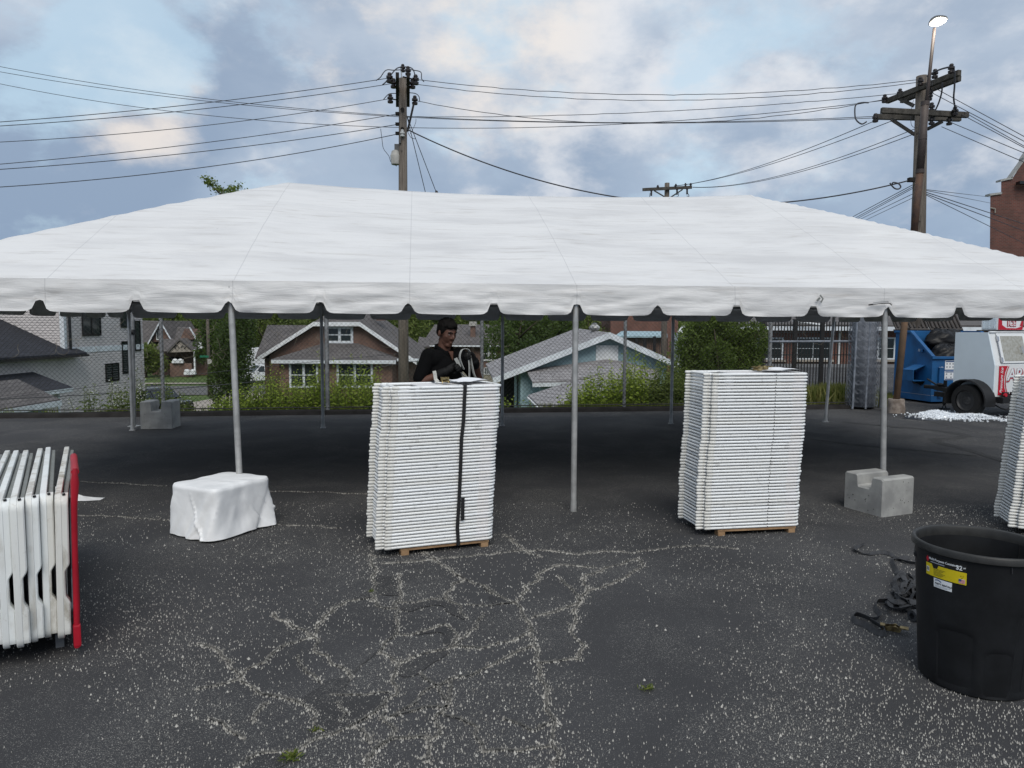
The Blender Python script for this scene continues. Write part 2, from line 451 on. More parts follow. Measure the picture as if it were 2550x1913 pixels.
# ------------------------------------------------------------------ mesh helpers
class MB:
    def __init__(self):
        self.v, self.f = [], []
    def add(self, vs, fs):
        o = len(self.v)
        self.v += [tuple(p) for p in vs]
        self.f += [tuple(i + o for i in f) for f in fs]
        return self
    def box(self, c, s, rot=None):
        x, y, z = (a / 2 for a in s)
        vs = [Vector(p) for p in ((-x, -y, -z), (x, -y, -z), (x, y, -z), (-x, y, -z), (-x, -y, z), (x, -y, z), (x, y, z), (-x, y, z))]
        if rot is not None:
            vs = [rot @ p for p in vs]
        c = Vector(c)
        return self.add([p + c for p in vs], [(0, 3, 2, 1), (4, 5, 6, 7), (0, 1, 5, 4), (1, 2, 6, 5), (2, 3, 7, 6), (3, 0, 4, 7)])
    def bx(self, a, b):
        return self.box([(p + q) / 2 for p, q in zip(a, b)], [abs(q - p) for p, q in zip(a, b)])
    def cbox(self, c, s, ch=.01, rot=None):
        """box with chamfered edges"""
        pts = []
        hx, hy, hz = (a / 2 for a in s)
        bm = bmesh.new()
        bmesh.ops.create_cube(bm, size=1)
        bmesh.ops.scale(bm, vec=s, verts=bm.verts)
        bmesh.ops.bevel(bm, geom=list(bm.edges), offset=ch, segments=2, affect='EDGES', profile=.6)
        bm.verts.index_update()
        vs = [v.co.copy() for v in bm.verts]
        fs = [tuple(v.index for v in f.verts) for f in bm.faces]
        bm.free()
        if rot is not None:
            vs = [rot @ p for p in vs]
        c = Vector(c)
        return self.add([p + c for p in vs], fs)
    def quad(self, a, b, c, d):
        return self.add([a, b, c, d], [(0, 1, 2, 3)])
    def slab(self, pts, off):
        """polygon pts extruded by vector off"""
        n = len(pts)
        off = Vector(off)
        pts = [Vector(p) for p in pts]
        vs = pts + [p + off for p in pts]
        fs = [tuple(range(n))[::-1], tuple(range(n, 2 * n))] + [(i, (i + 1) % n, n + (i + 1) % n, n + i) for i in range(n)]
        return self.add(vs, fs)
    def tube(self, path, r, n=8, caps=True, flat=1.0, up=None):
        path = [Vector(p) for p in path]
        rs = r if isinstance(r, (list, tuple)) else [r] * len(path)
        o = len(self.v)
        prev = None
        for i, p in enumerate(path):
            t = (path[min(i + 1, len(path) - 1)] - path[max(i - 1, 0)]).normalized()
            if prev is None:
                a = Vector(up) if up is not None else (Vector((0, 0, 1)) if abs(t.z) < .9 else Vector((1, 0, 0)))
            else:
                a = prev
            a = (a - t * a.dot(t)).normalized()
            prev = a
            b = t.cross(a)
            for k in range(n):
                th = 2 * math.pi * (k + .5) / n
                self.v.append(tuple(p + a * math.cos(th) * rs[i] * flat + b * math.sin(th) * rs[i]))
        m = len(path)
        for i in range(m - 1):
            for k in range(n):
                self.f.append((o + i * n + k, o + i * n + (k + 1) % n, o + (i + 1) * n + (k + 1) % n, o + (i + 1) * n + k))
        if caps:
            self.f.append(tuple(o + k for k in range(n))[::-1])
            self.f.append(tuple(o + (m - 1) * n + k for k in range(n)))
        return self
    def ribbon(self, path, w, th=.003, side=(0, 0, 1)):
        """flat strap: width w along `side` (vector or list of vectors), thickness th"""
        path = [Vector(p) for p in path]
        o = len(self.v)
        m = len(path)
        for i, p in enumerate(path):
            t = (path[min(i + 1, m - 1)] - path[max(i - 1, 0)]).normalized()
            s = Vector(side[i]) if isinstance(side, list) else Vector(side)
            s = (s - t * s.dot(t)).normalized() * w / 2
            nn = t.cross(s).normalized() * th / 2
            for q in (p - s - nn, p + s - nn, p + s + nn, p - s + nn):
                self.v.append(tuple(q))
        for i in range(m - 1):
            for k in range(4):
                self.f.append((o + i * 4 + k, o + i * 4 + (k + 1) % 4, o + (i + 1) * 4 + (k + 1) % 4, o + (i + 1) * 4 + k))
        self.f.append((o + 3, o + 2, o + 1, o)); e = o + (m - 1) * 4
        self.f.append((e, e + 1, e + 2, e + 3))
        return self
    def lathe(self, prof, n=24, c=(0, 0, 0), axis='Z', capb=False, capt=False):
        o = len(self.v)
        for r, z in prof:
            for k in range(n):
                a = 2 * math.pi * k / n
                p = (r * math.cos(a), r * math.sin(a), z)
                if axis == 'Y':
                    p = (p[0], p[2], p[1])
                elif axis == 'X':
                    p = (p[2], p[0], p[1])
                self.v.append((p[0] + c[0], p[1] + c[1], p[2] + c[2]))
        for i in range(len(prof) - 1):
            for k in range(n):
                self.f.append((o + i * n + k, o + i * n + (k + 1) % n, o + (i + 1) * n + (k + 1) % n, o + (i + 1) * n + k))
        if capb:
            self.f.append(tuple(o + k for k in range(n))[::-1])
        if capt:
            self.f.append(tuple(o + (len(prof) - 1) * n + k for k in range(n)))
        return self
    def ball(self, c, s, nu=14, nv=9, rot=None):
        c = Vector(c)
        vs, fs = [], []
        for j in range(nv + 1):
            ph = math.pi * j / nv
            for i in range(nu):
                a = 2 * math.pi * i / nu
                p = Vector((s[0] * math.sin(ph) * math.cos(a), s[1] * math.sin(ph) * math.sin(a), -s[2] * math.cos(ph)))
                vs.append((rot @ p if rot is not None else p) + c)
        for j in range(nv):
            for i in range(nu):
                fs.append((j * nu + i, j * nu + (i + 1) % nu, (j + 1) * nu + (i + 1) % nu, (j + 1) * nu + i))
        return self.add(vs, fs)
    def grid(self, nx, ny, fn):
        o = len(self.v)
        for j in range(ny + 1):
            for i in range(nx + 1):
                self.v.append(tuple(fn(i / nx, j / ny)))
        for j in range(ny):
            for i in range(nx):
                a = o + j * (nx + 1) + i
                self.f.append((a, a + 1, a + nx + 2, a + nx + 1))
        return self

def mesh_of(name, mb, mat, smooth=False, inv=None):
    me = bpy.data.meshes.new(name)
    vs = mb.v
    if inv is not None:
        vs = [tuple(inv @ Vector(p)) for p in vs]
    me.from_pydata(vs, [], mb.f)
    me.materials.append(M[mat] if isinstance(mat, str) else mat)
    if smooth:
        me.polygons.foreach_set('use_smooth', [True] * len(me.polygons))
        if smooth is not True:
            try:
                me.set_sharp_from_angle(angle=R(smooth))
            except Exception:
                pass
    me.update()
    return me
def tag(o, label=None, cat=None, group=None, kind=None):
    if label: o['label'] = label
    if cat: o['category'] = cat
    if group: o['group'] = group
    if kind: o['kind'] = kind
    return o
def thing(name, label, cat, loc=(0, 0, 0), rotz=0.0, group=None):
    o = bpy.data.objects.new(name, None)
    o.empty_display_size = .1
    COL.objects.link(o)
    o.location = loc
    o.rotation_euler = (0, 0, rotz)
    return tag(o, label, cat, group)
def root_matrix(p):
    while p.parent is not None:
        p = p.parent
    return Matrix.Translation(p.location) @ p.rotation_euler.to_matrix().to_4x4()
def part(name, mb, mat, parent, smooth=False, world=False, label=None, kind=None):
    inv = root_matrix(parent).inverted() if world else None
    me = mb if isinstance(mb, bpy.types.Mesh) else mesh_of(name, mb, mat, smooth, inv)
    o = bpy.data.objects.new(name, me)
    COL.objects.link(o)
    o.parent = parent
    if label: o['label'] = label
    if kind: o['kind'] = kind
    return o
def single(name, mb, mat, label, cat, group=None, smooth=False, loc=None, rotz=0.0):
    """a thing that is one mesh; vertices are world points unless loc is given"""
    if loc is None:
        vs = np.array(mb.v)
        c = Vector(((vs[:, 0].min() + vs[:, 0].max()) / 2, (vs[:, 1].min() + vs[:, 1].max()) / 2, vs[:, 2].min()))
        inv = Matrix.Translation(c).inverted()
    else:
        c, inv = Vector(loc), None
    o = bpy.data.objects.new(name, mesh_of(name, mb, mat, smooth, inv))
    COL.objects.link(o)
    o.location = c
    o.rotation_euler = (0, 0, rotz)
    return tag(o, label, cat, group)
def struct(name, mb, mat, smooth=False, kind='structure'):
    o = bpy.data.objects.new(name, mesh_of(name, mb, mat, smooth))
    COL.objects.link(o)
    o['kind'] = kind
    return o
def copy_tree(o, parent=None):
    c = o.copy()
    COL.objects.link(c)
    if parent is not None:
        c.parent = parent
    for ch in KIDS.get(o.name, ()):
        copy_tree(ch, c)
    return c
KIDS = {}
def index_kids(root):
    KIDS[root.name] = list(root.children)
    for ch in root.children:
        index_kids(ch)
def text_mb(s, size, shear=0.0, bold=0.0, extrude=.0008, align='CENTER'):
    """lettering as a flat mesh in the x/y plane, origin at its middle"""
    cu = bpy.data.curves.new('lettering', 'FONT')
    cu.body = s; cu.size = size; cu.shear = shear; cu.offset = bold; cu.extrude = extrude
    cu.align_x = align; cu.align_y = 'CENTER'; cu.resolution_u = 3
    ob = bpy.data.objects.new('lettering', cu)
    COL.objects.link(ob)
    bpy.context.view_layer.update()
    ev = ob.evaluated_get(bpy.context.evaluated_depsgraph_get())
    me = ev.to_mesh()
    mb = MB().add([v.co.copy() for v in me.vertices], [tuple(p.vertices) for p in me.polygons])
    ev.to_mesh_clear()
    bpy.data.objects.remove(ob); bpy.data.curves.remove(cu)
    return mb
def moved(mb, fn):
    mb.v = [tuple(fn(Vector(p))) for p in mb.v]
    return mb
def leaf_mesh(name, pts, dirs, size, tone, mat, aspect=.55):
    """many small folded leaves: pts (n,3), dirs (n,3) leaf axes, size (n,), tone (n,)"""
    n = len(pts)
    a = dirs / np.maximum(np.linalg.norm(dirs, axis=1, keepdims=True), 1e-6)
    rnd = NPR.normal(size=(n, 3))
    b = np.cross(a, rnd); b /= np.maximum(np.linalg.norm(b, axis=1, keepdims=True), 1e-6)
    c = np.cross(a, b)
    L, W = size[:, None], size[:, None] * aspect
    p0 = pts
    p1 = pts + a * L * .5 + b * W * .5 + c * W * .18
    p2 = pts + a * L
    p3 = pts + a * L * .5 - b * W * .5 + c * W * .18
    v = np.stack([p0, p1, p2, p3], 1).reshape(-1, 3).astype(np.float32)
    me = bpy.data.meshes.new(name)
    me.vertices.add(4 * n); me.vertices.foreach_set('co', v.ravel())
    me.loops.add(4 * n); me.loops.foreach_set('vertex_index', np.arange(4 * n, dtype=np.int32))
    me.polygons.add(n); me.polygons.foreach_set('loop_start', np.arange(0, 4 * n, 4, dtype=np.int32))
    try:
        me.polygons.foreach_set('loop_total', np.full(n, 4, dtype=np.int32))
    except Exception:
        pass
    me.update(calc_edges=True)
    at = me.attributes.new('tone', 'FLOAT', 'FACE'); at.data.foreach_set('value', tone.astype(np.float32))
    me.materials.append(M[mat])
    return me
# ================================================================== ground
FA, FB = Vector((-9.5, 13.72, 0)), Vector((6.84, 15.93, 0))     # two points of the fence line
FU = (FB - FA).normalized(); FN = Vector((-FU.y, FU.x, 0))
FEND = FA + FU * 17.55                                             # where the chain-link ends, right of the tent
def fence_pt(s, d=0.0, z=0.0):
    p = FA + FU * s + FN * d
    return Vector((p.x, p.y, z))
def sstep(a, b, x):
    t = min(1, max(0, (x - a) / (b - a)))
    return t * t * (3 - 2 * t)
def ground_z(x, y):
    d = (Vector((x, y, 0)) - FA).dot(FN)
    right = sstep(.30, .40, x / max(y, 1.0)) if y > 1 else 0.0
    drop = .25 * sstep(.5, 1.6, d) + 3.95 * sstep(1.6, 16, d)
    z = -.03 - drop * (1 - right) - right * .85 * sstep(6, 26, d)
    far = math.hypot(x, y)
    z += 5.5 * sstep(105, 210, far) + 7 * sstep(200, 420, far)
    if d < .25:
        z = -.35
    return z
xs = sorted(set([round(v, 2) for v in list(np.arange(-60, 60.1, 2.0)) + list(np.arange(-600, -60, 30.0)) + list(np.arange(75, 601, 30.0))]))
ys = sorted(set([round(v, 2) for v in list(np.arange(-20, 12, 4.0)) + list(np.arange(12, 40, .9)) + list(np.arange(40, 130, 4.0)) + list(np.arange(130, 620, 25.0))]))
gm = MB()
gm.v = [(x, y, ground_z(x, y)) for y in ys for x in xs]
nx = len(xs)
gm.f = [(j * nx + i, j * nx + i + 1, (j + 1) * nx + i + 1, (j + 1) * nx + i) for j in range(len(ys) - 1) for i in range(nx - 1)]
struct('ground', gm, 'grass', True)

# the asphalt lot: one sheet, from behind the camera to the fence, and on past its right end
LR = [FEND + FN * .15, Vector((9.0, 19.2, 0))]
lot = MB()
gx = np.linspace(-34, 62, 49)
def lot_far(x):
    p = FA + FU * ((x - FA.x) / FU.x)
    if x < FEND.x - .05:
        return p.y + .05
    return 34.0
xl = sorted(list(np.linspace(-34, FEND.x - .06, 24)) + list(np.linspace(FEND.x, 62, 30)))
for x in xl:
    for t in np.linspace(0, 1, 26):
        y = -8 + (lot_far(x) + 8) * t
        lot.v.append((x, y, 0.0 if y < 19 else -.004 * (y - 19)))
for i in range(len(xl) - 1):
    for j in range(25):
        a = i * 26 + j
        lot.f.append((a, a + 26, a + 27, a + 1))
struct('parking_lot', lot, 'asphalt')
cb = MB()
n = 70
for i in range(n):
    s0, s1 = -24 + i * (41.5 / n), -24 + (i + 1) * (41.5 / n)
    o = len(cb.v)
    for s in (s0, s1):
        hgt = .085 + .02 * mnoise.noise((s * 1.7, 3, 0))
        for d, z in ((-.10, -.03), (-.04, hgt * .8), (.02, hgt), (.16, hgt), (.26, -.3)):
            cb.v.append(tuple(fence_pt(s, d - .06 + .015 * mnoise.noise((s * 2.1, 9, 0)), z)))
    for k in range(4):
        cb.f.append((o + k, o + 5 + k, o + 6 + k, o + 1 + k))
struct('asphalt_kerb', cb, 'curb', 40)

# street, far pavement and drive below the fence
Z0 = -4.2
def sheet(name, pts, mat, z):
    m = MB(); m.add([(p[0], p[1], z) for p in pts], [tuple(range(len(pts)))])
    return struct(name, m, mat)
sheet('street', [(-80, 57), (-30, 62), (-8, 66), (40, 70), (40, 79), (-8, 75.5), (-30, 72), (-80, 67)], 'road', Z0 + .03)
sheet('pavement', [(-80, 70), (-30, 74.5), (-8, 78), (10, 80), (10, 81.6), (-8, 79.6), (-30, 76.1), (-80, 71.6)], 'concrete', Z0 + .04)
drv = [G(470, 1050, Z0), G(520, 1050, Z0), G(560, 1030, Z0), G(640, 1000, Z0), G(690, 992, Z0), G(640, 978, Z0), G(590, 980, Z0), G(520, 996, Z0), G(468, 1005, Z0), G(440, 1030, Z0)]
sheet('driveway', drv, 'concrete', Z0 + .045)
sheet('school_road', [(9.5, 22), (60, 22), (60, 37.5), (12.5, 37.5)], 'road', -.075)

# tar-sealed lines and patches on the lot, traced where they lie
def Z8(x, y): return G(500 + x * .54249, 1300 + y * .54249)
def Z4(x, y): return G(1800 + x * .33906, 760 + y * .33906)
def wob(p, a=.012):
    return Vector((p.x + a * mnoise.noise((p.x * 9, p.y * 9, 1)), p.y + a * mnoise.noise((p.x * 9, p.y * 9, 5)), p.z))
def dense(poly, step=.05):
    out = []
    for a, b in zip(poly[:-1], poly[1:]):
        k = max(1, int((b - a).length / step))
        out += [a.lerp(b, i / k) for i in range(k)]
    return out + [poly[-1]]
patches = [
    [(890, 455), (905, 505), (835, 590), (690, 708), (640, 790), (760, 790), (880, 782), (870, 815), (800, 885), (640, 965), (560, 985), (520, 1005), (470, 1045), (515, 945), (508, 850), (470, 828), (560, 745), (680, 700), (840, 575), (880, 500)],
    [(905, 395), (1010, 372), (1115, 358), (1180, 400), (1215, 448), (1180, 452), (1120, 385), (1020, 392), (930, 420)],
    [(975, 528), (1060, 494), (1140, 478), (1170, 522), (1165, 572), (1120, 560), (1130, 505), (1060, 512)],
    [(800, 250), (880, 250), (925, 318), (905, 345), (815, 340)],
    [(900, 660), (1060, 606), (1150, 585), (1100, 640), (1000, 690), (915, 725)],
    [(300, 1068), (440, 1056), (380, 1130), (200, 1180), (240, 1100)],
    [(690, 352), (780, 330), (795, 350), (740, 362)], [(1320, 335), (1430, 362), (1430, 378), (1330, 380)]]
pt = MB()
for pl in patches:
    ring = [Z8(*q) for q in pl]
    for _ in range(2):                      # round the corners off
        ring = [w for a, b in zip(ring, ring[1:] + ring[:1]) for w in (a.lerp(b, .25), a.lerp(b, .75))]
    pts = [wob(p, .03) for p in dense(ring + [ring[0]], .05)[:-1]]
    pt.add([(p.x, p.y, .004) for p in pts], [tuple(range(len(pts)))])
struct('tar_patch', pt, 'tar')
tl = MB()
for pl, w in (([(640, 985), (1000, 1030), (1400, 1066), (1870, 1108)], .07), ([(1150, 882), (1450, 908), (1700, 940), (1795, 962), (1700, 978), (1560, 988), (1570, 1005), (1660, 1030), (1850, 1080), (2100, 1160)], .10), ([(880, 860), (1150, 885), (1320, 905)], .06)):
    pp = dense([Z4(*q) for q in pl], .1)
    o = len(tl.v)
    for i, p in enumerate(pp):
        t = (pp[min(i + 1, len(pp) - 1)] - pp[max(i - 1, 0)]).normalized()
        nn = Vector((-t.y, t.x, 0)) * w * (.8 + .5 * mnoise.noise((p.x * 3, p.y * 3, 0)))
        tl.v += [(*(p - nn).xy, .004), (*(p + nn).xy, .004)]
    tl.f += [(o + 2 * i, o + 2 * i + 1, o + 2 * i + 3, o + 2 * i + 2) for i in range(len(pp) - 1)]
struct('tar_seam', tl, 'tar')

# the crack network: a dirt-filled groove line with stone chips lying along it
CR = """0,770 180,720 260,650 400,560 520,530 540,480 610,400 680,365 780,350 850,400 900,400;520,530 545,590 600,650 680,710
900,240 920,300 905,350 900,400 905,500 830,590 890,650 900,740 890,790 780,890 620,970 520,1000 450,1050 300,1060 150,1130
905,380 1010,360 1120,350 1190,390 1220,440;1120,350 1150,300 1200,260 1080,180 1020,140;905,520 970,515 1060,490 1140,475 1170,520 1165,575 1060,600 890,650
1165,575 1290,580 1440,545 1520,500 1500,440 1440,370 1340,330 1310,300;1220,380 1340,385 1450,370
1520,440 1640,410 1740,370 1770,320 1900,280 2030,210 2010,170 1870,215 1770,250 1770,320;1460,360 1500,300 1580,220 1660,195 1800,210
830,195 1000,180 1200,160 1450,135 1560,130 1740,150 1850,135 2000,140 2150,120 2330,110 2460,125;1400,60 1470,130 1560,160
1520,500 1540,600 1560,700 1595,770 1580,830 1620,920 1630,1000 1625,1130;1520,570 1400,620 1300,680 1160,730 1140,830 1090,890 1080,960 1050,1020 1050,1100
1040,985 880,1000 800,1040 770,1130;720,940 780,1010;850,870 870,930 860,1000;190,730 290,790 420,820 510,840 515,940 560,960;290,830 240,920
1720,380 1710,500 1760,560 1740,630 1560,640;600,795 740,795 860,790;780,150 800,250 790,340 780,365;900,890 1010,860 1130,850;1290,1050 1450,1050 1620,1020;640,830 650,880 640,910;330,420 420,470 520,530;0,560 90,600 180,720;60,900 150,960 200,1000;1000,690 1080,760 1140,830;1290,420 1240,500 1165,575;1640,250 1690,300 1740,370;1180,250 1280,290 1330,330;1400,900 1500,960 1620,920;1160,730 1060,760 980,830 900,890;1120,890 1250,930 1290,1050;440,620 500,690 560,745"""
cracks = []
for line in CR.replace('\n', ';').split(';'):
    cracks.append(([Z8(*[float(v) for v in q.split(',')]) for q in line.split()], 1.0 if len(cracks) < 28 else .45))
for pl in ([(190, 1200), (300, 1204), (410, 1211)], [(648, 1224), (780, 1226), (918, 1231)], [(190, 1283), (300, 1288), (412, 1296)], [(640, 1306), (740, 1309), (850, 1316)]):
    cracks.append(([G(*q) for q in pl], .55))
cm = MB()
cpts, cwid = [], []
for pl, wt_ in cracks:
    pp = [wob(p, .035) for p in dense(pl, .03)]
    o = len(cm.v)
    for i, p in enumerate(pp):
        t = (pp[min(i + 1, len(pp) - 1)] - pp[max(i - 1, 0)]).normalized()
        w = .0035 + .004 * (mnoise.noise((p.x * 6, p.y * 6, 2)) + .5)
        nn = Vector((-t.y, t.x, 0)) * max(.002, w)
        cm.v += [(*(p - nn).xy, .008), (*(p + nn).xy, .008)]
        dn = max(0.42, .72 + .6 * mnoise.noise((p.x * 1.7, p.y * 1.7, 7)))
        for _ in range(NPR.poisson(27 * dn * wt_)):
            wdt = (.005 + .020 * wt_ * NPR.random() ** 3) + .008 * max(0, mnoise.noise((p.x * 2.3, p.y * 2.3, 4)))
            cpts.append((p.x + NPR.normal() * wdt, p.y + NPR.normal() * wdt))
    cm.f += [(o + 2 * i, o + 2 * i + 1, o + 2 * i + 3, o + 2 * i + 2) for i in range(len(pp) - 1)]
struct('pavement_crack', cm, 'crack')
# chips strewn over the near lot, thick in some drifts and thin in others
for _ in range(50000):
    y = 2.6 + 4.6 * NPR.random() ** 1.3
    x = NPR.uniform(-.78, .78) * (y + .6)
    dn = .42 + .9 * mnoise.noise((x * .8, y * .8, 11)) + .5 * mnoise.noise((x * 3, y * 3, 12))
    if NPR.random() < dn * .8:
        cpts.append((x, y))
cp = np.array(cpts); nC = len(cp)
cs = (NPR.gamma(2.6, .00060, nC) + .0012) * (1 + 1.1 * (NPR.random(nC) > .975))
ang = NPR.uniform(0, 2 * np.pi, nC)
base = np.array([[1, 0, 0], [.2, .9, 0], [-.95, .25, 0], [-.3, -.85, 0], [.1, .05, .75]])
V = base[None] * (1 + NPR.uniform(-.35, .35, (nC, 5, 1)))
ca, sa = np.cos(ang)[:, None], np.sin(ang)[:, None]
vx = (V[..., 0] * ca - V[..., 1] * sa) * cs[:, None] + cp[:, 0:1]
vy = (V[..., 0] * sa + V[..., 1] * ca) * cs[:, None] + cp[:, 1:2]
vz = np.where(np.arange(5)[None] < 4, .0005, V[..., 2] * cs[:, None] * .8 + .008)
vv = np.stack([vx, vy, vz], 2).reshape(-1, 3).astype(np.float32)
fi = (np.array([[0, 1, 4], [1, 2, 4], [2, 3, 4], [3, 0, 4]])[None] + (np.arange(nC) * 5)[:, None, None]).reshape(-1).astype(np.int32)
me = bpy.data.meshes.new('stone_chips')
me.vertices.add(5 * nC); me.vertices.foreach_set('co', vv.ravel())
me.loops.add(12 * nC); me.loops.foreach_set('vertex_index', fi)
me.polygons.add(4 * nC); me.polygons.foreach_set('loop_start', np.arange(0, 12 * nC, 3, dtype=np.int32))
try: me.polygons.foreach_set('loop_total', np.full(4 * nC, 3, dtype=np.int32))
except Exception: pass
me.update(calc_edges=True)
me.materials.append(M['chip'])
o = bpy.data.objects.new('stone_chips', me); COL.objects.link(o); o['kind'] = 'stuff'; o['label'] = 'pale stone chips strewn over the cracked asphalt'; o['category'] = 'gravel'

# ================================================================== tent
TYAW = R(7.18)
TO = Vector((.588, 6.877, 0))
BAY, TD, EAVE, PEAK = 3.08, 6.06, 2.10, 3.52
tent = thing('frame_tent', 'long white frame tent with scalloped valance standing on grey poles', 'tent', TO, TYAW)
X0, X1 = -2 * BAY, 2 * BAY
def roof_z(x, y):
    """tent skin height: hipped, ridge sagging between its two peaks"""
    dx = min(x - X0, X1 - x)
    dy = min(y, TD - y)
    t = min(dx / BAY, dy / (TD / 2))
    t = max(0.0, min(1.0, t))
    sag = 0.0
    if abs(x) < BAY:
        sag = .095 * (1 - (x / BAY) ** 2) * t
    z = EAVE + .03 + (PEAK - EAVE) * (t + .10 * t * (1 - t)) - sag
    # slack between the rafters that run down at every bay line
    fr = abs(((x / BAY) % 1.0) - .5) * 2
    if abs(x) < BAY:
        z -= .035 * (1 - fr ** 4) * math.sin(math.pi * t)
    return z
NXR, NYR = 200, 72
def roof_pt(u, v):
    # warp the grid so that hips and ridge fall on grid lines
    x = X0 + (X1 - X0) * u
    y = TD * v
    z = roof_z(x, y)
    w = mnoise.noise((x * .55, y * 2.4, 0)) * .010 + mnoise.noise((x * 1.4, y * 6.5, 3)) * .005 + .004 * (1 - abs(mnoise.noise((x * .8 + y * .5, y * 4.2 - x * .25, 9))) * 2)
    e = min(1, min(x - X0, X1 - x, y, TD - y) / .4)
    return (x, y, z + w * e)
part('canopy', MB().grid(NXR, NYR, roof_pt), 'vinyl', tent, True)
seam = MB()
def val_mesh(mb, p0, p1, n_scal, seed, nrm):
    """valance: hangs from the eave, its hem cut into shallow scallops, blown and creased"""
    p0, p1 = Vector(p0), Vector(p1)
    L = (p1 - p0).length
    per = L / n_scal
    ns, nr = n_scal * 26, 9
    o = len(mb.v)
    for i in range(ns + 1):
        s = L * i / ns
        k = s / per
        fr = abs(k - round(k)) * per            # distance to the nearest notch
        e = fr - .030 - .012 * mnoise.noise((round(k) * 3.7, seed, 8))
        depth = .275
        if e < .085:
            q = max(0.0, e) / .085
            depth = .18 + .095 * math.sqrt(max(0, 1 - (1 - q) ** 2))
        depth += .012 * mnoise.noise((s * 1.3, seed, 0)) + .007 * math.sin(math.pi * ((k % 1)))
        for j in range(nr + 1):
            t = j / nr
            tt_ = t; t = depth * tt_ / .275
            h = .022 * math.sin(t * math.pi * .5)
            h += .034 * t * mnoise.noise((s * 1.1, t * .8, seed)) + .024 * mnoise.noise((s * 2.1, t * 4.2 + s * .7, seed + 3)) * min(1, t * 3)
            bp_ = (s / BAY) - round(s / BAY)
            h += .013 * math.exp(-abs(bp_) * 5) * math.sin(26 * (t * .8 + abs(bp_) * 1.6)) * t
            h += .010 * mnoise.noise((s * 6, t * 9 - s * 1.5, seed + 5)) * min(1, t * 3)
            p = p0.lerp(p1, i / ns) + nrm * (.035 + h)
            mb.v.append((p.x, p.y, EAVE + .03 - depth * tt_))
    for i in range(ns):
        for j in range(nr):
            a = o + i * (nr + 1) + j
            mb.f.append((a, a + nr + 1, a + nr + 2, a + 1))
vm = MB()
val_mesh(vm, (X0, 0, 0), (X1, 0, 0), 16, 1.0, Vector((0, -1, 0)))
part('valance', vm, 'vinyl', tent, True, label='scalloped front valance with creases')
for a, b, nn, sd, k in (((X1, TD, 0), (X0, TD, 0), Vector((0, 1, 0)), 21.0, 16), ((X0, TD, 0), (X0, 0, 0), Vector((-1, 0, 0)), 31.0, 8), ((X1, 0, 0), (X1, TD, 0), Vector((1, 0, 0)), 41.0, 8)):
    vm = MB(); val_mesh(vm, a, b, k, sd, nn)
    part('valance', vm, 'vinyl', tent, True)
# frame: legs, eave rails, ridge, rafters
def leg(x, y, px=0, py=0, h=EAVE):
    m = MB()
    m.tube([(x + px, y + py, .01), (x + px * .5, y + py * .5, h * .5), (x, y, h)], .0275, 12)
    lg = part('leg', m, 'alu', tent, 50)
    b = MB().box((x + px, y + py, .006), (.085, .085, .012)).lathe([(.036, .012), (.036, .07)], 12, (x + px, y + py, 0))
    if y > 1: part('base_plate', b, 'alu', lg)
    else: part('foot_sleeve', MB().lathe([(.0295, .0), (.0295, .10)], 12, (x + px, y + py, 0)), 'alu', lg)
    c = MB().lathe([(.036, h - .16), (.036, h + .01)], 12, (x, y, 0))
    part('corner_fitting', c, 'alu', lg)
foot_lean = {(-1, 0): (.06, -.05), (0, 0): (0, 0), (1, 0): (.09, .02), (2, 1): (-.10, .0)}
for i in range(-2, 3):
    for j in (0, 1):
        if abs(i) == 2 and j == 0 and i == -2:
            leg(i * BAY, 0)
            continue
        lx, ly = foot_lean.get((i, j), (0, 0))
        leg(i * BAY, j * TD, lx, ly)
for j in (0, 1):
    part('eave_rail', MB().tube([(X0, j * TD, EAVE), (X1, j * TD, EAVE)], .025, 10), 'alu', tent, 50)
for x in (X0, X1):
    part('eave_rail', MB().tube([(x, 0, EAVE), (x, TD, EAVE)], .025, 10), 'alu', tent, 50)
part('ridge_tube', MB().tube([(-BAY, TD / 2, PEAK - .06), (0, TD / 2, PEAK - .15), (BAY, TD / 2, PEAK - .06)], .025, 10), 'alu', tent, 50)
for x in (-BAY, 0, BAY):
    zt = PEAK - (.16 if x == 0 else .07)
    for y in (0, TD):
        part('rafter', MB().tube([(x, y, EAVE), (x, TD / 2, zt)], .024, 8), 'alu', tent, 50)
for sx in (-1, 1):
    for y in (0, TD):
        part('rafter', MB().tube([(sx * 2 * BAY, y, EAVE), (sx * BAY, TD / 2, PEAK - .07)], .024, 8), 'alu', tent, 50)
# tear and loose threads in the valance, right of the third pole

tear = MB()
for (xa, za, xb, zb, w_) in ((2.86, 1.965, 3.06, 1.985, .012), (3.06, 1.985, 3.10, 1.965, .008)):
    tear.ribbon([(xa, -.085, za), ((xa + xb) / 2, -.088, (za + zb) / 2 + .006), (xb, -.086, zb)], w_, .004, [(0, 0, 1)] * 3)
part('tear', tear, 'dark', tent)
part('torn_flap', MB().ribbon([(2.90, -.092, 1.982), (2.98, -.105, 1.994), (3.06, -.094, 1.996)], .022, .003, [(0, -.3, 1)] * 3), 'vinyl', tent)
part('scuff_mark', MB().ribbon([(2.36, -.082, 2.055), (2.39, -.084, 2.02), (2.37, -.083, 1.985)], .016, .002, [(1, 0, 0)] * 3).ribbon([(2.33, -.082, 2.0), (2.36, -.083, 2.03)], .02, .002, [(1, 0, 0)] * 2), 'tablegrey', tent)
TM = Matrix.Translation(TO) @ Matrix.Rotation(TYAW, 4, 'Z')
def tw(x, y, z): return TM @ Vector((x, y, z))

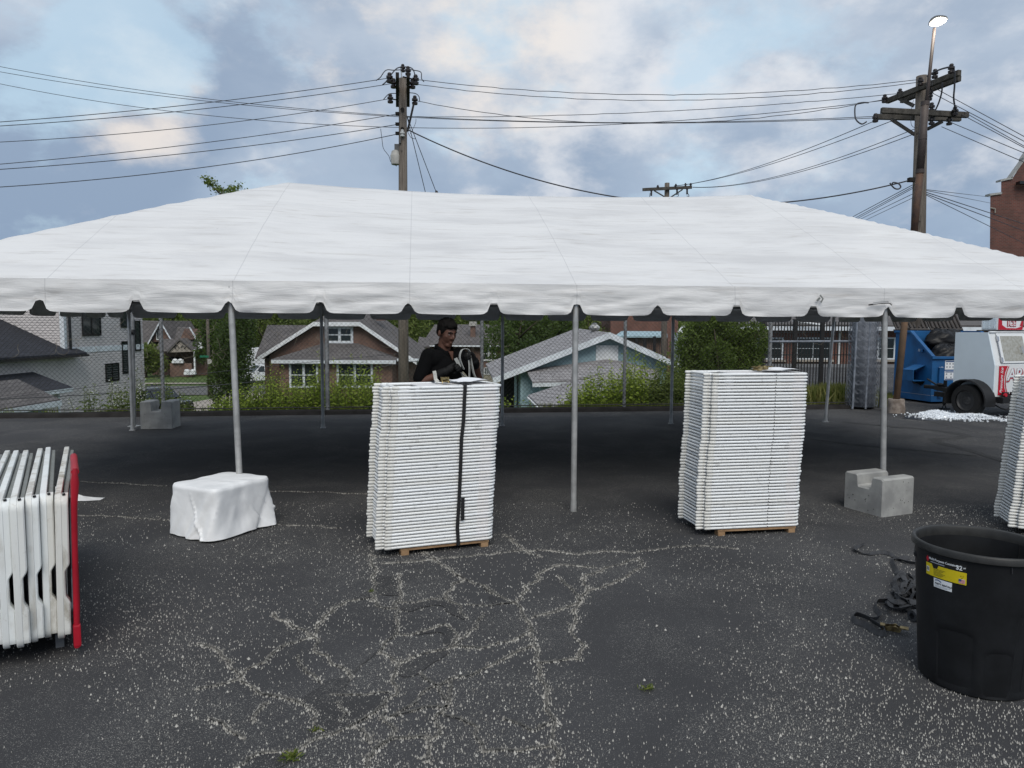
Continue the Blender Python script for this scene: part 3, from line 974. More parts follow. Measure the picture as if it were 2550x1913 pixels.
# the stray pole clipped beside the back left corner leg
m = MB(); b = G(335, 1062); m.tube([b + Vector((0, 0, .01)), b + Vector((.02, .03, 2.06))], .0275, 12)
sp = thing('tent_pole', 'spare grey tent pole standing close beside the back left tent leg', 'pole', b)
part('tube', m, 'darkpost', sp, 50, True)
m = MB().box(b + Vector((0, 0, .006)), (.16, .16, .012))
part('base_plate', m, 'alu', sp, False, True)
m = MB().tube([b + Vector((-.05, 0, 1.62)), b + Vector((.05, 0, 1.62))], .045, 10)
part('clamp', m, 'iron', sp, 40, True)

# ================================================================== chain-link fence
fence = thing('chain_link_fence', 'rusty grey chain-link fence along the back edge of the asphalt lot', 'fence', FA)
FH = 2.35
SX = -13.0                      # fence runs out of the frame on the left
def fpost(s, r=.03, h=FH, mat='darkpost', z0=-.2):
    p = fence_pt(s)
    m = MB().tube([p + Vector((0, 0, z0)), p + Vector((0, 0, h))], r, 12)
    q = part('post', m, mat, fence, 50, True)
    part('post_cap', MB().ball(p + Vector((0, 0, h)), (r * 1.15, r * 1.15, r * .8), 10, 6), mat, q, True, True)
for px, Y in ((405, 14.1), (815, 14.6), (1200, 15.1), (1555, 15.5), (1915, 15.8)):
    d = ray(px, 950)
    # foot of the post: where the line of sight crosses the fence line
    t = (FA.x * FN.x + FA.y * FN.y) / (d.x * FN.x + d.y * FN.y)
    s = (Vector((d.x * t, d.y * t, 0)) - FA).dot(FU)
    fpost(s, .042 if px in (1915, 815) else .034)
for s in (SX, SX + 3, SX + 6, SX + 9.4, 17.35):
    fpost(s, .045 if s > 0 else .034)
part('top_rail', MB().tube([fence_pt(SX, 0, FH - .05), fence_pt(17.35, 0, FH - .05)], .022, 8), 'darkpost', fence, 50, True)
part('bottom_wire', MB().tube([fence_pt(SX + i * (17.3 - SX) / 60, -.03, .135 + .012 * mnoise.noise((i * .9, 2, 2))) for i in range(61)], .012, 6), 'wire', fence, False, True)
def links(s0, s1, z0, z1, pitch=.088, r=.0026, dy=-.035):
    """woven diagonals: two families of zigzag wires a wire's width apart"""
    m = MB()
    H = z1 - z0
    n = int((s1 - s0 + H) / pitch)
    for fam in (0, 1):
        for i in range(n + 1):
            a = s0 - H + i * pitch
            if fam == 0: qa, qb = (a, z0), (a + H, z1)
            else: qa, qb = (a + H, z0), (a, z1)
            # clip to the panel
            (sa, za), (sb, zb) = qa, qb
            k = (zb - za) / (sb - sa)
            lo, hi = min(sa, sb), max(sa, sb)
            c0, c1 = max(lo, s0), min(hi, s1)
            if c1 - c0 < .01: continue
            za_, zb_ = za + (c0 - sa) * k, za + (c1 - sa) * k
            off = dy + (.0022 if fam else -.0022)
            p, q = fence_pt(c0, off, za_), fence_pt(c1, off, zb_)
            mid = p.lerp(q, .5); mid += FN * (.012 * mnoise.noise((c0 * 2, fam * 7, 1)))
            m.tube([p, mid, q], r, 3, False)
    return m
part('wire_mesh', links(SX, 14.1, .13, FH - .05), 'wire', fence, False, True, kind='stuff')
part('wire_mesh', links(14.1, 15.9, .13, FH - .05, .10), 'wire', fence, False, True, kind='stuff')
# brace rail between the last two posts and the rolled-up end of the wire
def on_fence(px, py):
    d = ray(px, py)
    t = (FA.x * FN.x + FA.y * FN.y) / (d.x * FN.x + d.y * FN.y)
    p = Vector((d.x * t, d.y * t, CAM_Z + d.z * t))
    return (p - FA).dot(FU), p.z
sA, zA = on_fence(1915, 851); sB, zB = on_fence(2178, 850)
part('brace_rail', MB().tube([fence_pt(sA, -.02, zA), fence_pt(sB, -.02, zB)], .026, 10), 'rollwire', fence, 50, True)
roll = MB()
s0r, _ = on_fence(2108, 900); s1r, _ = on_fence(2178, 900)
cR = fence_pt((s0r + s1r) / 2, -.10)
RR = (s1r - s0r) / 2
for k in range(46):          # strands of the roll
    th = 2 * math.pi * k / 46
    for dirn in (1, -1):
        pts = []
        for q in range(27):
            z = .06 + (FH + .1) * q / 26
            zz = ((q % 2) * 2 - 1) * .045 * dirn
            a = th + zz / RR
            rr = RR * (1 + .07 * mnoise.noise((th * 2, z * 1.4, 0))) * (.82 + .18 * (k % 3) / 2)
            pts.append(cR + Vector((math.cos(a) * rr, math.sin(a) * rr * .8, z)))
        roll.tube(pts, .0034, 3, False)
rl = thing('fence_roll', 'rolled bundle of grey chain-link wire standing upright at the end of the fence', 'fence roll', cR)
part('wire_coil', roll, 'rollwire', rl, False, True, kind='stuff')
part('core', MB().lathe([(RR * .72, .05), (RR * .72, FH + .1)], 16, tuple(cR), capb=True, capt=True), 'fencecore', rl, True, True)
for dx in (-.30, .0):
    p = cR + FU * (dx) + FN * -.22 + FU * -.05
    part('stretcher_bar', MB().tube([p + Vector((0, 0, .02)), p + Vector((.03, 0, 2.4))], .022, 8), 'rollwire', rl, 50, True)
s2, _ = on_fence(2200, 900)
p = fence_pt(s2, .0)
gp = thing('gate_post', 'tall grey round steel post right of the rolled fence wire', 'post', p)
part('tube', MB().tube([p + Vector((0, 0, -.2)), p + Vector((0, 0, 2.5))], .055, 14), 'rollwire', gp, 50, True)
for z in (1.35, .85, 2.1):
    part('hinge_band', MB().lathe([(.062, z), (.062, z + .05)], 14, (p.x, p.y, 0)), 'darkpost', gp, 50, True)

# dry and bare vines caught in the wire
vines = [(350, 560, 800, 985, 26, 'dryvine'), (640, 800, 800, 900, 9, 'dryvine'), (880, 1010, 800, 900, 8, 'dryvine'), (1120, 1300, 800, 900, 9, 'dryvine'), (1330, 1430, 880, 1020, 15, 'darkvine'), (1880, 2130, 800, 900, 8, 'dryvine'), (30, 320, 800, 900, 9, 'dryvine')]
labs = ['tangle of pale dry vines hanging in the fence in front of the brown house', 'dry vine threads on the fence before the brick bungalow gable', 'dry vine threads on the fence beside the wooden pole', 'dry vine threads on the fence left of the blue garage', 'bare dark vine tangle on the fence before the blue garage porch', 'sparse dry vine threads on the fence before the low brick school', 'sparse pale vine threads on the fence before the grey sided house']
for (xa, xb, ya, yb, n_, mt), lb in zip(vines, labs):
    m = MB()
    for _ in range(n_):
        px, py = NPR.uniform(xa, xb), NPR.uniform(ya, yb)
        s, z = on_fence(px, py)
        a = NPR.uniform(-2.2, -.9)
        pts = []
        for q in range(9):
            pts.append(fence_pt(s, -.05 - .01 * (q % 2), max(.12, z)))
            a += NPR.normal() * .55
            s += math.cos(a) * .042; z += math.sin(a) * .05
        m.tube(pts, [.0028] * 6 + [.0025, .002, .0015], 4, False)
    single('dry_vine', m, mt, lb, 'vine', 'vines in the wire fence')
# ================================================================== houses below the lot
def at(o, *p): return Vector(p)
def siding(mb, a, b, z0, z1, pitch=.10, lap=.030, nrm=None):
    """clapboard wall from a to b (x, y), each board a tilted strip with its own lip"""
    a, b = Vector((a[0], a[1], 0)), Vector((b[0], b[1], 0))
    t = (b - a).normalized()
    n = Vector((t.y, -t.x, 0)) if nrm is None else Vector(nrm)
    z = z0
    while z < z1 - 1e-4:
        zt = min(z + pitch, z1)
        lo, hi = n * lap, n * .001
        A, B, C, D = a + lo, b + lo, b + hi, a + hi
        A.z = B.z = z; C.z = D.z = zt
        mb.add([A, B, C, D], [(0, 1, 2, 3)])
        E, F_ = a + hi, b + hi
        E.z = F_.z = z
        mb.add([A, B, F_, E], [(3, 2, 1, 0)])
        z = zt
def window(parent, c, w, h, nrm, frame='whitetrim', fw=.09, bars=(0, 1), proud=.05, glass='glass', panes=1):
    """window in a wall: frame proud of the wall, glass set back, bars; c is the middle on the wall face"""
    c = Vector(c); n = Vector(nrm).normalized(); u = Vector((-n.y, n.x, 0)); k = Vector((0, 0, 1))
    rot = Matrix((u, n, k)).transposed()
    f = MB()
    for dx, dz, sx, sz in ((-w / 2 - fw / 2, 0, fw, h + 2 * fw), (w / 2 + fw / 2, 0, fw, h + 2 * fw), (0, h / 2 + fw / 2, w, fw), (0, -h / 2 - fw / 2, w, fw)):
        f.box(c + u * dx + k * dz + n * proud / 2, (sx, proud, sz), rot)
    for i in range(1, panes):
        f.box(c + u * (-w / 2 + w * i / panes) + n * proud * .45, (fw * 1.1, proud * .9, h), rot)
    wd = part('window', f, frame, parent, False, True)
    part('pane', MB().box(c + n * .008, (w, .012, h), rot), glass, wd, False, True)
    bm_ = MB()
    nv, nh = bars
    for i in range(nv):
        bm_.box(c + u * (-w / 2 + w * (i + 1) / (nv + 1)) + n * .022, (fw * .4, .02, h), rot)
    for i in range(nh):
        bm_.box(c + k * (-h / 2 + h * (i + 1) / (nh + 1)) + n * .024, (w, .02, fw * .45), rot)
    if bm_.v:
        part('glazing_bar', bm_, frame, wd, False, True)
    return wd
def roofslab(a, b, c, d, th=.12):
    """roof plane with thickness; a b c d in order"""
    a, b, c, d = map(Vector, (a, b, c, d))
    n = (b - a).cross(d - a).normalized()
    if n.z < 0: n = -n
    return MB().slab([a, b, c, d], -n * th)

# --- grey sided house on the left
hA = thing('grey_house', 'mauve grey clapboard house with white band and dark slate hip roof', 'house', (-20, 33, Z0))
m = MB(); siding(m, (-20, 24), (-20, 40), Z0 + .6, .45, .115); part('wall', m, 'siding', hA, False, True)
m = MB(); siding(m, (-20.02, 33), (-20.02, 40), .68, 4.0, .115); part('wall', m, 'siding', hA, False, True)
m = MB(); siding(m, (-31, 33), (-20.02, 33), -1.5, 4.0, .115); part('wall', m, 'siding', hA, False, True)
part('foundation', MB().bx((-31, 24.05, Z0 - .3), (-20.03, 39.95, Z0 + .62)), 'tanwall', hA, False, True)
part('core', MB().bx((-30.9, 33.05, Z0), (-20.06, 39.9, 3.98)).bx((-30.9, 24.1, Z0), (-20.06, 33.05, .40)), 'siding', hA, False, True)
part('band_board', MB().bx((-20.05, 33.3, .45), (-19.965, 40, .72)), 'whitetrim', hA, False, True)
part('corner_board', MB().bx((-20.16, 32.93, .6), (-19.97, 33.12, 4.0)), 'whitetrim', hA, False, True)
part('downpipe', MB().tube([(-19.90, 33.25, .62), (-19.90, 33.25, 4.0)], .06, 8), 'carblack', hA, False, True)
rf = part('roof', MB().slab([(-19.55, 33.9, .47), (-19.55, 24, .47), (-24.5, 24, 2.75), (-24.5, 33.02, 2.75)], (0, 0, -.10)), 'shdark', hA, False, True)
part('gutter', MB().bx((-19.56, 24, .30), (-19.44, 33.9, .40)), 'carblack', rf, False, True)
part('roof', MB().slab([(-32, 32.4, 4.0), (-19.6, 32.4, 4.0), (-19.6, 36.5, 4.6), (-32, 36.5, 4.6)], (0, 0, .1)).slab([(-32, 40.6, 4.0), (-19.6, 40.6, 4.0), (-19.6, 36.5, 4.6), (-32, 36.5, 4.6)], (0, 0, .1)), 'shdark', hA, False, True)
for yc, zc, w, h, pn in ((35.1, 1.93, 1.42, 1.30, 2), (38.05, 2.25, .52, 1.15, 1), (39.35, 1.17, .50, 1.5, 1), (38.05, .07, .50, 1.55, 1), (36.75, -.62, 1.12, .78, 2)):
    window(hA, (-19.985, yc, zc), w, h, (1, 0, 0), 'carblack', .06, (0, 0), .05, panes=pn)
window(hA, (-19.985, 27.1, -1.25), .9, 1.2, (1, 0, 0), 'carblack', .06, (0, 1), .05)
window(hA, (-19.985, 39.4, -2.4), .9, 1.0, (1, 0, 0), 'carblack', .06, (0, 0), .05)
# boxed-out side entry with its own little roof
m = MB(); siding(m, (-18.75, 28.5), (-18.75, 30.3), Z0, -.95, .115); siding(m, (-20, 28.5), (-18.75, 28.5), Z0, -.95, .115)
part('side_entry', m, 'siding', hA, False, True)
for x, y in ((-18.74, 28.49), (-18.74, 30.3), (-19.95, 28.49)):
    part('corner_board', MB().bx((x - .07, y - .07, Z0), (x + .05, y + .05, -.95)), 'whitetrim', hA, False, True)
pr = part('porch_roof', MB().slab([(-18.35, 28.1, -.86), (-18.35, 30.7, -.86), (-20.0, 30.7, -.22), (-20.0, 28.1, -.22)], (0, 0, -.05)), 'shdark', hA, False, True)
part('fascia', MB().slab([(-18.34, 28.09, -.88), (-18.34, 30.71, -.88), (-18.34, 30.71, -1.04), (-18.34, 28.09, -1.04)], (-.05, 0, 0)).slab([(-18.36, 28.08, -.90), (-19.98, 28.08, -.27), (-19.98, 28.08, -.42), (-18.36, 28.08, -1.05)], (0, .05, 0)), 'whitetrim', pr, False, True)

# --- shed roof nearer the fence
sh = thing('garden_garage', 'grey garage with brown shingle roof and white fascia below the grey house', 'garage', (-15, 19, Z0))
m = MB(); siding(m, (-14.15, 14.5), (-14.15, 22.3), Z0, -.72, .15)
part('wall', m, 'bluesiding', sh, False, True)
part('core', MB().bx((-16.3, 14.6, Z0), (-14.2, 22.25, -.75)), 'bluesiding', sh, False, True)
rf = part('roof', MB().slab([(-13.9, 14.4, -.60), (-13.9, 22.6, -.60), (-15.2, 22.6, .02), (-15.2, 14.4, .02)], (0, 0, .05)).slab([(-16.5, 14.4, -.60), (-16.5, 22.6, -.60), (-15.2, 22.6, .02), (-15.2, 14.4, .02)], (0, 0, .05)), 'shgrey', sh, False, True)
part('fascia', MB().bx((-13.93, 14.4, -.75), (-13.87, 22.6, -.585)).slab([(-13.9, 22.6, -.60), (-15.2, 22.6, .02), (-15.2, 22.6, -.14), (-13.9, 22.6, -.76)], (0, .05, 0)), 'whitetrim', rf, False, True)

def gable_house(name, label, c, W, L, zb, ze, zr, wall, roof, over=.45, axis='Y', cat='house', trim='whitetrim', group=None, th=.10, bt=.22):
    """gabled house: gable faces the viewer (axis Y) or the ridge runs across (axis X); parts wall, roof, bargeboards"""
    cx_, cy_ = c
    h = thing(name, label, cat, (cx_, cy_, zb), 0, group)
    hw, hl = (W / 2, L / 2)
    if axis == 'Y':
        g = lambda x, y, z: (cx_ + x, cy_ + y, z)
    else:
        g = lambda x, y, z: (cx_ + y, cy_ + x, z)
    w = MB()
    gab = [(-hw, zb), (hw, zb), (hw, ze), (0, zr), (-hw, ze)]
    w.slab([g(x, -hl, z) for x, z in gab], Vector(g(0, hl, 0)) - Vector(g(0, -hl, 0)))
    part('wall', w, wall, h, False, True)
    k = (zr - ze) / hw
    eo = over
    r = MB()
    for s in (-1, 1):
        a, b = (s * (hw + eo), ze - k * eo), (0.0, zr)
        r.slab([g(a[0], -hl - over, a[1] + .02), g(a[0], hl + over, a[1] + .02), g(b[0], hl + over, b[1] + .02), g(b[0], -hl - over, b[1] + .02)], (0, 0, th))
    rf_ = part('roof', r, roof, h, False, True)
    for sgn in (-1, 1):
        bb = MB()
        for s in (-1, 1):
            a, b = (s * (hw + eo), ze - k * eo), (0.0, zr)
            q = sgn * (hl + over + .002)
            p = [g(a[0], q, a[1] + .02 + th), g(b[0], q, b[1] + .02 + th), g(b[0], q, b[1] + th - bt), g(a[0], q, a[1] + th - bt)]
            bb.slab(p, Vector(g(0, sgn * .05, 0)) - Vector(g(0, 0, 0)))
        part('bargeboard', bb, trim, rf_, False, True)
    return h

# --- brick bungalow, clipped gable
YC = 48.0
def C(px, py, Y=YC): return U(px, py, Y)
hC = thing('brick_bungalow', 'brown brick bungalow with clipped white gable and hipped porch roof', 'house', (C(845, 900).x, YC, Z0))
gl, gtl, gtr, gr = C(648, 893), C(786, 806), C(900, 806), C(1040, 901)
kx = lambda t: gl.lerp(gr, t)
zE = gl.z - .05
wallp = [(gl.x + .6, Z0), (gr.x - .6, Z0), (gr.x - .6, zE + .25), (gtr.x, gtr.z - .15), (gtl.x, gtl.z - .15), (gl.x + .6, zE + .25)]
part('wall', MB().slab([(x, YC, z) for x, z in wallp], (0, 9.5, 0)), 'brickbrown', hC, False, True)
apex_x, apex_z = (gtl.x + gtr.x) / 2, gtl.z + 1.25
rm = MB()
for (e, tp, s) in ((gl, gtl, -1), (gr, gtr, 1)):
    a0, a1 = Vector((e.x, YC - .5, e.z)), Vector((e.x, YC + 10, e.z))
    b0 = Vector((tp.x, YC - .5, tp.z)); c0 = Vector((apex_x, YC + 1.6, apex_z)); c1 = Vector((apex_x, YC + 10, apex_z))
    rm.slab([a0, b0, c0, c1, a1], (0, 0, .10))
rm.slab([(gtl.x, YC - .5, gtl.z), (gtr.x, YC - .5, gtr.z), (apex_x, YC + 1.6, apex_z)], (0, 0, .101))
rf = part('roof', rm, 'shgrey', hC, False, True)
bb = MB()
for a, b in ((gl, gtl), (gtl, gtr), (gtr, gr)):
    bb.slab([(a.x, YC - .52, a.z + .10), (b.x, YC - .52, b.z + .10), (b.x, YC - .52, b.z - .17), (a.x, YC - .52, a.z - .17)], (0, -.06, 0))
part('bargeboard', bb, 'white', rf, False, True)
# lower cross wing behind on the left
l0, l1 = C(648, 893, 50), C(672, 813, 53.0)
part('roof', MB().slab([(l0.x, 49, l0.z), (l0.x + 6, 49, l0.z), (l1.x + 5, 52.5, l1.z), (l1.x, 52.5, l1.z)], (0, 0, .1)).slab([(l0.x - .3, 56, l0.z), (l0.x + 6, 56, l0.z), (l1.x + 5, 52.5, l1.z), (l1.x, 52.5, l1.z)], (0, 0, .1)), 'shgrey', hC, False, True)
part('wall', MB().bx((l0.x + .5, 49.4, Z0), (l0.x + 5, 55.6, l0.z)), 'brickbrown', hC, False, True)
# porch: hipped roof, fascia, sun-room wall
e0, e1, r0, r1 = C(676, 897, 45.6), C(986, 900, 45.6), C(806, 857, YC), C(890, 857, YC)
ext = C(1040, 897, 45.6)
pm = MB().slab([e0, e1, r1, r0], (0, 0, .06)).slab([e0, r0, (e0.x, YC, e0.z)], (0, 0, .06)).slab([e1, r1, (e1.x, YC, e1.z)], (0, 0, .06))
prf = part('porch_roof', pm, 'shgrey', hC, False, True)
part('fascia', MB().bx((e0.x, 45.52, e0.z - .20), (e1.x, 45.62, e0.z + .02)), 'whitetrim', prf, False, True)
part('porch_wall', MB().bx((e0.x + .35, 46.0, Z0), (e1.x - .3, YC - .01, e0.z - .06)), 'brickbrown', hC, False, True)
for px, w in ((757, 1.55), (884, 2.0)):
    c = C(px, 934, 46.0)
    window(hC, (c.x, 45.995, c.z), w, 1.35, (0, -1, 0), 'whitetrim', .13, (1, 1), .08, panes=2)
c = C(846, 834)
window(hC, (c.x, YC - .005, c.z), 1.45, .78, (0, -1, 0), 'whitetrim', .16, (0, 1), .08, panes=2)
part('porch_post', MB().bx((ext.x - .1, 46.2, Z0), (ext.x + .02, 46.32, ext.z)).bx((e1.x, 46.0, ext.z - .1), (ext.x + .1, 46.4, ext.z + .05)), 'whitetrim', hC, False, True)
part('chimney', MB().bx((apex_x + 1.7, 52, apex_z - 1), (apex_x + 2.3, 52.6, apex_z + .8)), 'brickbrown', rf, False, True)

# --- brown craftsman house across the street
YB = 88.0
def B(px, py, Y=YB): return U(px, py, Y)
a, b, zz = B(352, 848), B(428, 848), B(402, 803)
hB = thing('craftsman_house', 'dark brown brick house with steep gables and porch across the street', 'house', (B(430, 935).x, YB, Z0))
wl_, wr_ = B(378, 930).x, B(520, 930).x
part('wall', MB().bx((wl_, YB, Z0), (wr_, YB + 9, B(400, 868).z)), 'brickbrown', hB, False, True)
part('wall', MB().slab([(B(374, 852).x, YB + .3, B(374, 852).z), (B(427, 850).x, YB + .3, B(427, 850).z), (zz.x, YB + .3, zz.z)], (0, 7, 0)), 'brickbrown', hB, False, True)
rr = MB()
for p, q in ((B(371, 858), B(402, 802)), (B(430, 850), B(402, 802))):
    rr.slab([(p.x, YB - .2, p.z), (q.x, YB - .2, q.z), (q.x, YB + 8, q.z), (p.x, YB + 8, p.z)], (0, 0, .18))
rf = part('roof', rr, 'shgrey', hB, False, True)
bb = MB()
for p, q in ((B(371, 858), B(402, 802)), (B(430, 850), B(402, 802))):
    bb.slab([(p.x, YB - .25, p.z + .2), (q.x, YB - .25, q.z + .2), (q.x, YB - .25, q.z - .08), (p.x, YB - .25, p.z - .08)], (0, -.08, 0))
part('bargeboard', bb, 'whitetrim', rf, False, True)
part('roof', MB().slab([B(320, 862), B(374, 858), B(398, 802, 90), B(330, 800, 90)], (0, .3, .12)), 'shgrey', hB, False, True)
p, q = B(412, 817, 91), B(471, 817, 91)
part('roof', MB().slab([B(396, 874, 86.5), B(505, 868, 86.5), q, p], (0, .25, .12)), 'shgrey', hB, False, True)
part('roof', MB().slab([B(382, 876, 85.5), B(446, 874, 85.5), B(436, 846, 87.5), B(400, 846, 87.5)], (0, .25, .1)), 'shgrey', hB, False, True)
g1 = MB().slab([(B(460, 845).x, YB - 1.2, B(460, 845).z), (B(488, 845).x, YB - 1.2, B(488, 845).z), (B(471, 819).x, YB - 1.2, B(471, 819).z)], (0, 4, 0))
part('dormer', g1, 'brickbrown', hB, False, True)
part('bargeboard', MB().slab([B(470, 815, 86.6), B(472, 815, 86.6), B(491, 846, 86.6), B(487, 846, 86.6)], (0, .2, 0)), 'whitetrim', rf, False, True)
# porch gable with fretwork, small white gable
py0, px0, px1, pa = 879, B(420, 878, 85), B(478, 876, 85), B(449, 850, 85)
part('porch_gable', MB().slab([px0, px1, pa], (0, 2.0, 0)), 'concrete', hB, False, True)
rr = MB()
for p in (B(416, 880, 84.8), B(482, 876, 84.8)):
    rr.slab([p, pa + Vector((0, -.2, .12)), pa + Vector((0, 3, .12)), p + Vector((0, 3, 0))], (0, 0, .22))
part('porch_roof', rr, 'shgrey', hB, False, True)
fr = MB()
for s in (-1, 1):
    fr.tube([pa + Vector((s * .1, -.12, -.75)), pa + Vector((s * .35, -.12, -.45)), pa + Vector((s * .62, -.12, -.62)), pa + Vector((s * .5, -.12, -.9))], .045, 5)
part('fretwork', fr, 'carblack', hB, False, True)
w0, w1, wa = B(490, 870, 86), B(516, 868, 86), B(498, 848, 86)
part('side_gable', MB().slab([w0, w1, wa], (0, 1.5, 0)), 'white', hB, False, True)
part('side_roof', MB().slab([w1 + Vector((.4, -.1, -.2)), wa + Vector((0, -.1, .1)), wa + Vector((0, 2, .1)), w1 + Vector((.4, 2, -.2))], (0, 0, .16)), 'shgrey', hB, False, True)
part('porch_post', MB().bx((B(485, 930, 85).x - .08, 85, B(485, 932, 85).z), (B(485, 930, 85).x + .08, 85.16, B(485, 870, 85).z)), 'white', hB, False, True)
for px in (394, 400):
    c = B(px, 835, YB + .28)
    window(hB, (c.x, YB + .28, c.z), .22, .95, (0, -1, 0), 'white', .1, (0, 0), .06)
c = B(388, 900, YB); window(hB, (c.x, YB - .01, c.z), .75, 1.5, (0, -1, 0), 'carblack', .08, (0, 1), .06)
c = B(440, 902, YB); window(hB, (c.x, YB - .01, c.z), 1.6, 1.1, (0, -1, 0), 'carblack', .08, (2, 1), .06)
pp = B(438, 903, 85.2)
part('porch_rail', MB().bx((B(424, 912, 85.2).x, 85.1, Z0), (B(478, 912, 85.2).x, 85.35, B(430, 905, 85.2).z)), 'brickbrown', hB, False, True)
for px in (436, 450):
    c = B(px, 902, 84.9); single('flower_box', MB().box(c, (.62, .3, .22)).ball(c + Vector((0, 0, .2)), (.35, .2, .2), 8, 5), 'white', 'white flower box on the brown house porch rail, %s one' % ('left' if px == 436 else 'right'), 'flower box', 'flower boxes on the porch rail')
for px in (466, 481):
    c = B(px, 930, 84.4); single('porch_planter', MB().box(c, (.62, .4, .30)).ball(c + Vector((0, 0, .28)), (.36, .25, .22), 8, 5), 'white', 'white planter by the porch steps of the brown house, %s one' % ('left' if px == 466 else 'right'), 'planter', 'planters by the porch steps')

# --- two-storey brick house behind the man
YD = 64.0
def D(px, py, Y=YD): return U(px, py, Y)
hD = thing('brick_house', 'brick house with mauve grey roof, tall chimney and white windows behind the man', 'house', (D(1180, 900).x, YD, Z0))
part('wall', MB().bx((D(1062, 900).x, YD, Z0), (D(1330, 900).x, YD + 9, D(1180, 858).z)), 'brickbrown', hD, False, True)
part('stone_base', MB().bx((D(1062, 900).x - .05, YD - .06, Z0), (D(1330, 900).x, YD + .02, D(1180, 925).z)), 'tanwall', hD, False, True)
part('roof', MB().slab([D(1050, 861, YD - .5), D(1335, 861, YD - .5), D(1320, 812, YD + 4.5), D(1082, 812, YD + 4.5)], (0, 0, .14)).slab([D(1050, 861, YD - .5) + Vector((0, 10, 0)), D(1335, 861, YD - .5) + Vector((0, 10, 0)), D(1320, 812, YD + 4.5), D(1082, 812, YD + 4.5)], (0, 0, .14)), 'shgrey', hD, False, True)
part('gutter', MB().bx((D(1050, 861).x, YD - .62, D(1100, 863).z), (D(1335, 861).x, YD - .5, D(1100, 859).z)), 'whitetrim', hD, False, True)
ch = part('chimney', MB().bx((D(1172, 850, YD + 1.5).x, YD + 1.2, D(1172, 856).z), (D(1184, 850, YD + 1.5).x, YD + 1.8, D(1172, 812, YD + 1.5).z)), 'brickbrown', hD, False, True)
part('chimney_cap', MB().bx((D(1169, 812, YD + 1.5).x, YD + 1.05, D(1169, 812, YD + 1.5).z), (D(1187, 812, YD + 1.5).x, YD + 1.95, D(1169, 801, YD + 1.5).z)), 'lampwhite', ch, False, True)
for px in (1217, 1297):
    c = D(px, 881)
    window(hD, (c.x, YD - .01, c.z), 1.05, .98, (0, -1, 0), 'white', .14, (0, 1), .08, panes=2)
c = D(1217, 924); window(hD, (c.x, YD - .07, c.z), .72, .48, (0, -1, 0), 'white', .06, (3, 2), .06)
part('roof', MB().slab([D(1038, 868, YD - 2), D(1070, 866, YD - 2), D(1068, 846, YD + 1), D(1044, 842, YD + 1)], (0, 0, .12)), 'shgrey', hD, False, True)
part('wall', MB().bx((D(1040, 900).x, YD - 1.6, Z0), (D(1062, 900).x, YD + 2, D(1050, 870).z)), 'brickbrown', hD, False, True)

# --- blue-grey shingled garage by the fence
YE = 30.0
def E(px, py, Y=YE): return U(px, py, Y)
hE = thing('blue_garage', 'pale blue shingle-sided garage with light roof and turbine vent', 'garage', (E(1460, 900).x, YE, Z0))
ap, le, re = E(1515, 833), E(1228, 945), E(1688, 910)
lw, rw = E(1300, 930), E(1660, 900)
def lerp_z(a, b, x): return a.z + (b.z - a.z) * (x - a.x) / (b.x - a.x)
RK = Vector((-.6, 8.2, .15))        # the ridge runs back and a little left
m = MB()
z = Z0
while z < ap.z - .1:              # shingle courses, each cut to the gable
    zt = z + .125
    def xr(zz):
        xl_ = max(lw.x, le.x + (zz - le.z) * (ap.x - le.x) / (ap.z - le.z)) + .0
        xr_ = min(rw.x, re.x + (zz - re.z) * (ap.x - re.x) / (ap.z - re.z))
        return xl_, xr_
    a0, b0 = xr(z); a1, b1 = xr(zt)
    if b1 - a1 < .1: break
    m.add([(a0, YE - .016, z), (b0, YE - .016, z), (b1, YE, zt), (a1, YE, zt)], [(0, 1, 2, 3)])
    m.add([(a0, YE - .016, z), (b0, YE - .016, z), (b0, YE, z), (a0, YE, z)], [(3, 2, 1, 0)])
    z = zt
siding(m, (lw.x, YE + 8), (lw.x, YE), Z0, lerp_z(le, ap, lw.x) - .1, .125, .016, (-1, 0, 0))
part('wall', m, 'bluesiding', hE, False, True)
part('core', MB().slab([(lw.x + .03, YE + .02, Z0), (rw.x, YE + .02, Z0), (rw.x, YE + .02, lerp_z(re, ap, rw.x) - .1), (ap.x, YE + .02, ap.z - .1), (lw.x + .03, YE + .02, lerp_z(le, ap, lw.x) - .1)], (-.4, 7.8, 0)), 'bluesiding', hE, False, True)
rm = MB()
f0 = Vector((0, -.45, 0))
rm.slab([le + f0, ap + f0, ap + RK, le + RK], (0, 0, .08)).slab([re + f0, ap + f0, ap + RK, re + RK], (0, 0, .08))
rf = part('roof', rm, 'shlight', hE, False, True)
bb = MB()
for p in (le, re):
    bb.slab([p + f0 + Vector((0, -.01, .09)), ap + f0 + Vector((0, -.01, .09)), ap + f0 + Vector((0, -.01, -.16)), p + f0 + Vector((0, -.01, -.16))], (0, -.05, 0))
part('bargeboard', bb, 'whitetrim', rf, False, True)
part('board_panel', MB().bx((E(1484, 880).x, YE - .05, E(1484, 900).z), (E(1539, 880).x, YE + .01, E(1484, 860).z)), 'white', hE, False, True)
part('corner_board', MB().bx((lw.x - .06, YE - .05, Z0), (lw.x + .05, YE + .06, lerp_z(le, ap, lw.x) - .1)), 'bluesiding', hE, False, True)
tb = E(1480, 829, YE + 2.6)
tvb = part('turbine_vent', MB().lathe([(.21, -.2), (.16, .18), (.145, .32), (.20, .36)], 16, tuple(tb + Vector((0, 0, -.28)))), 'alu', rf, 40, True)
m = MB()
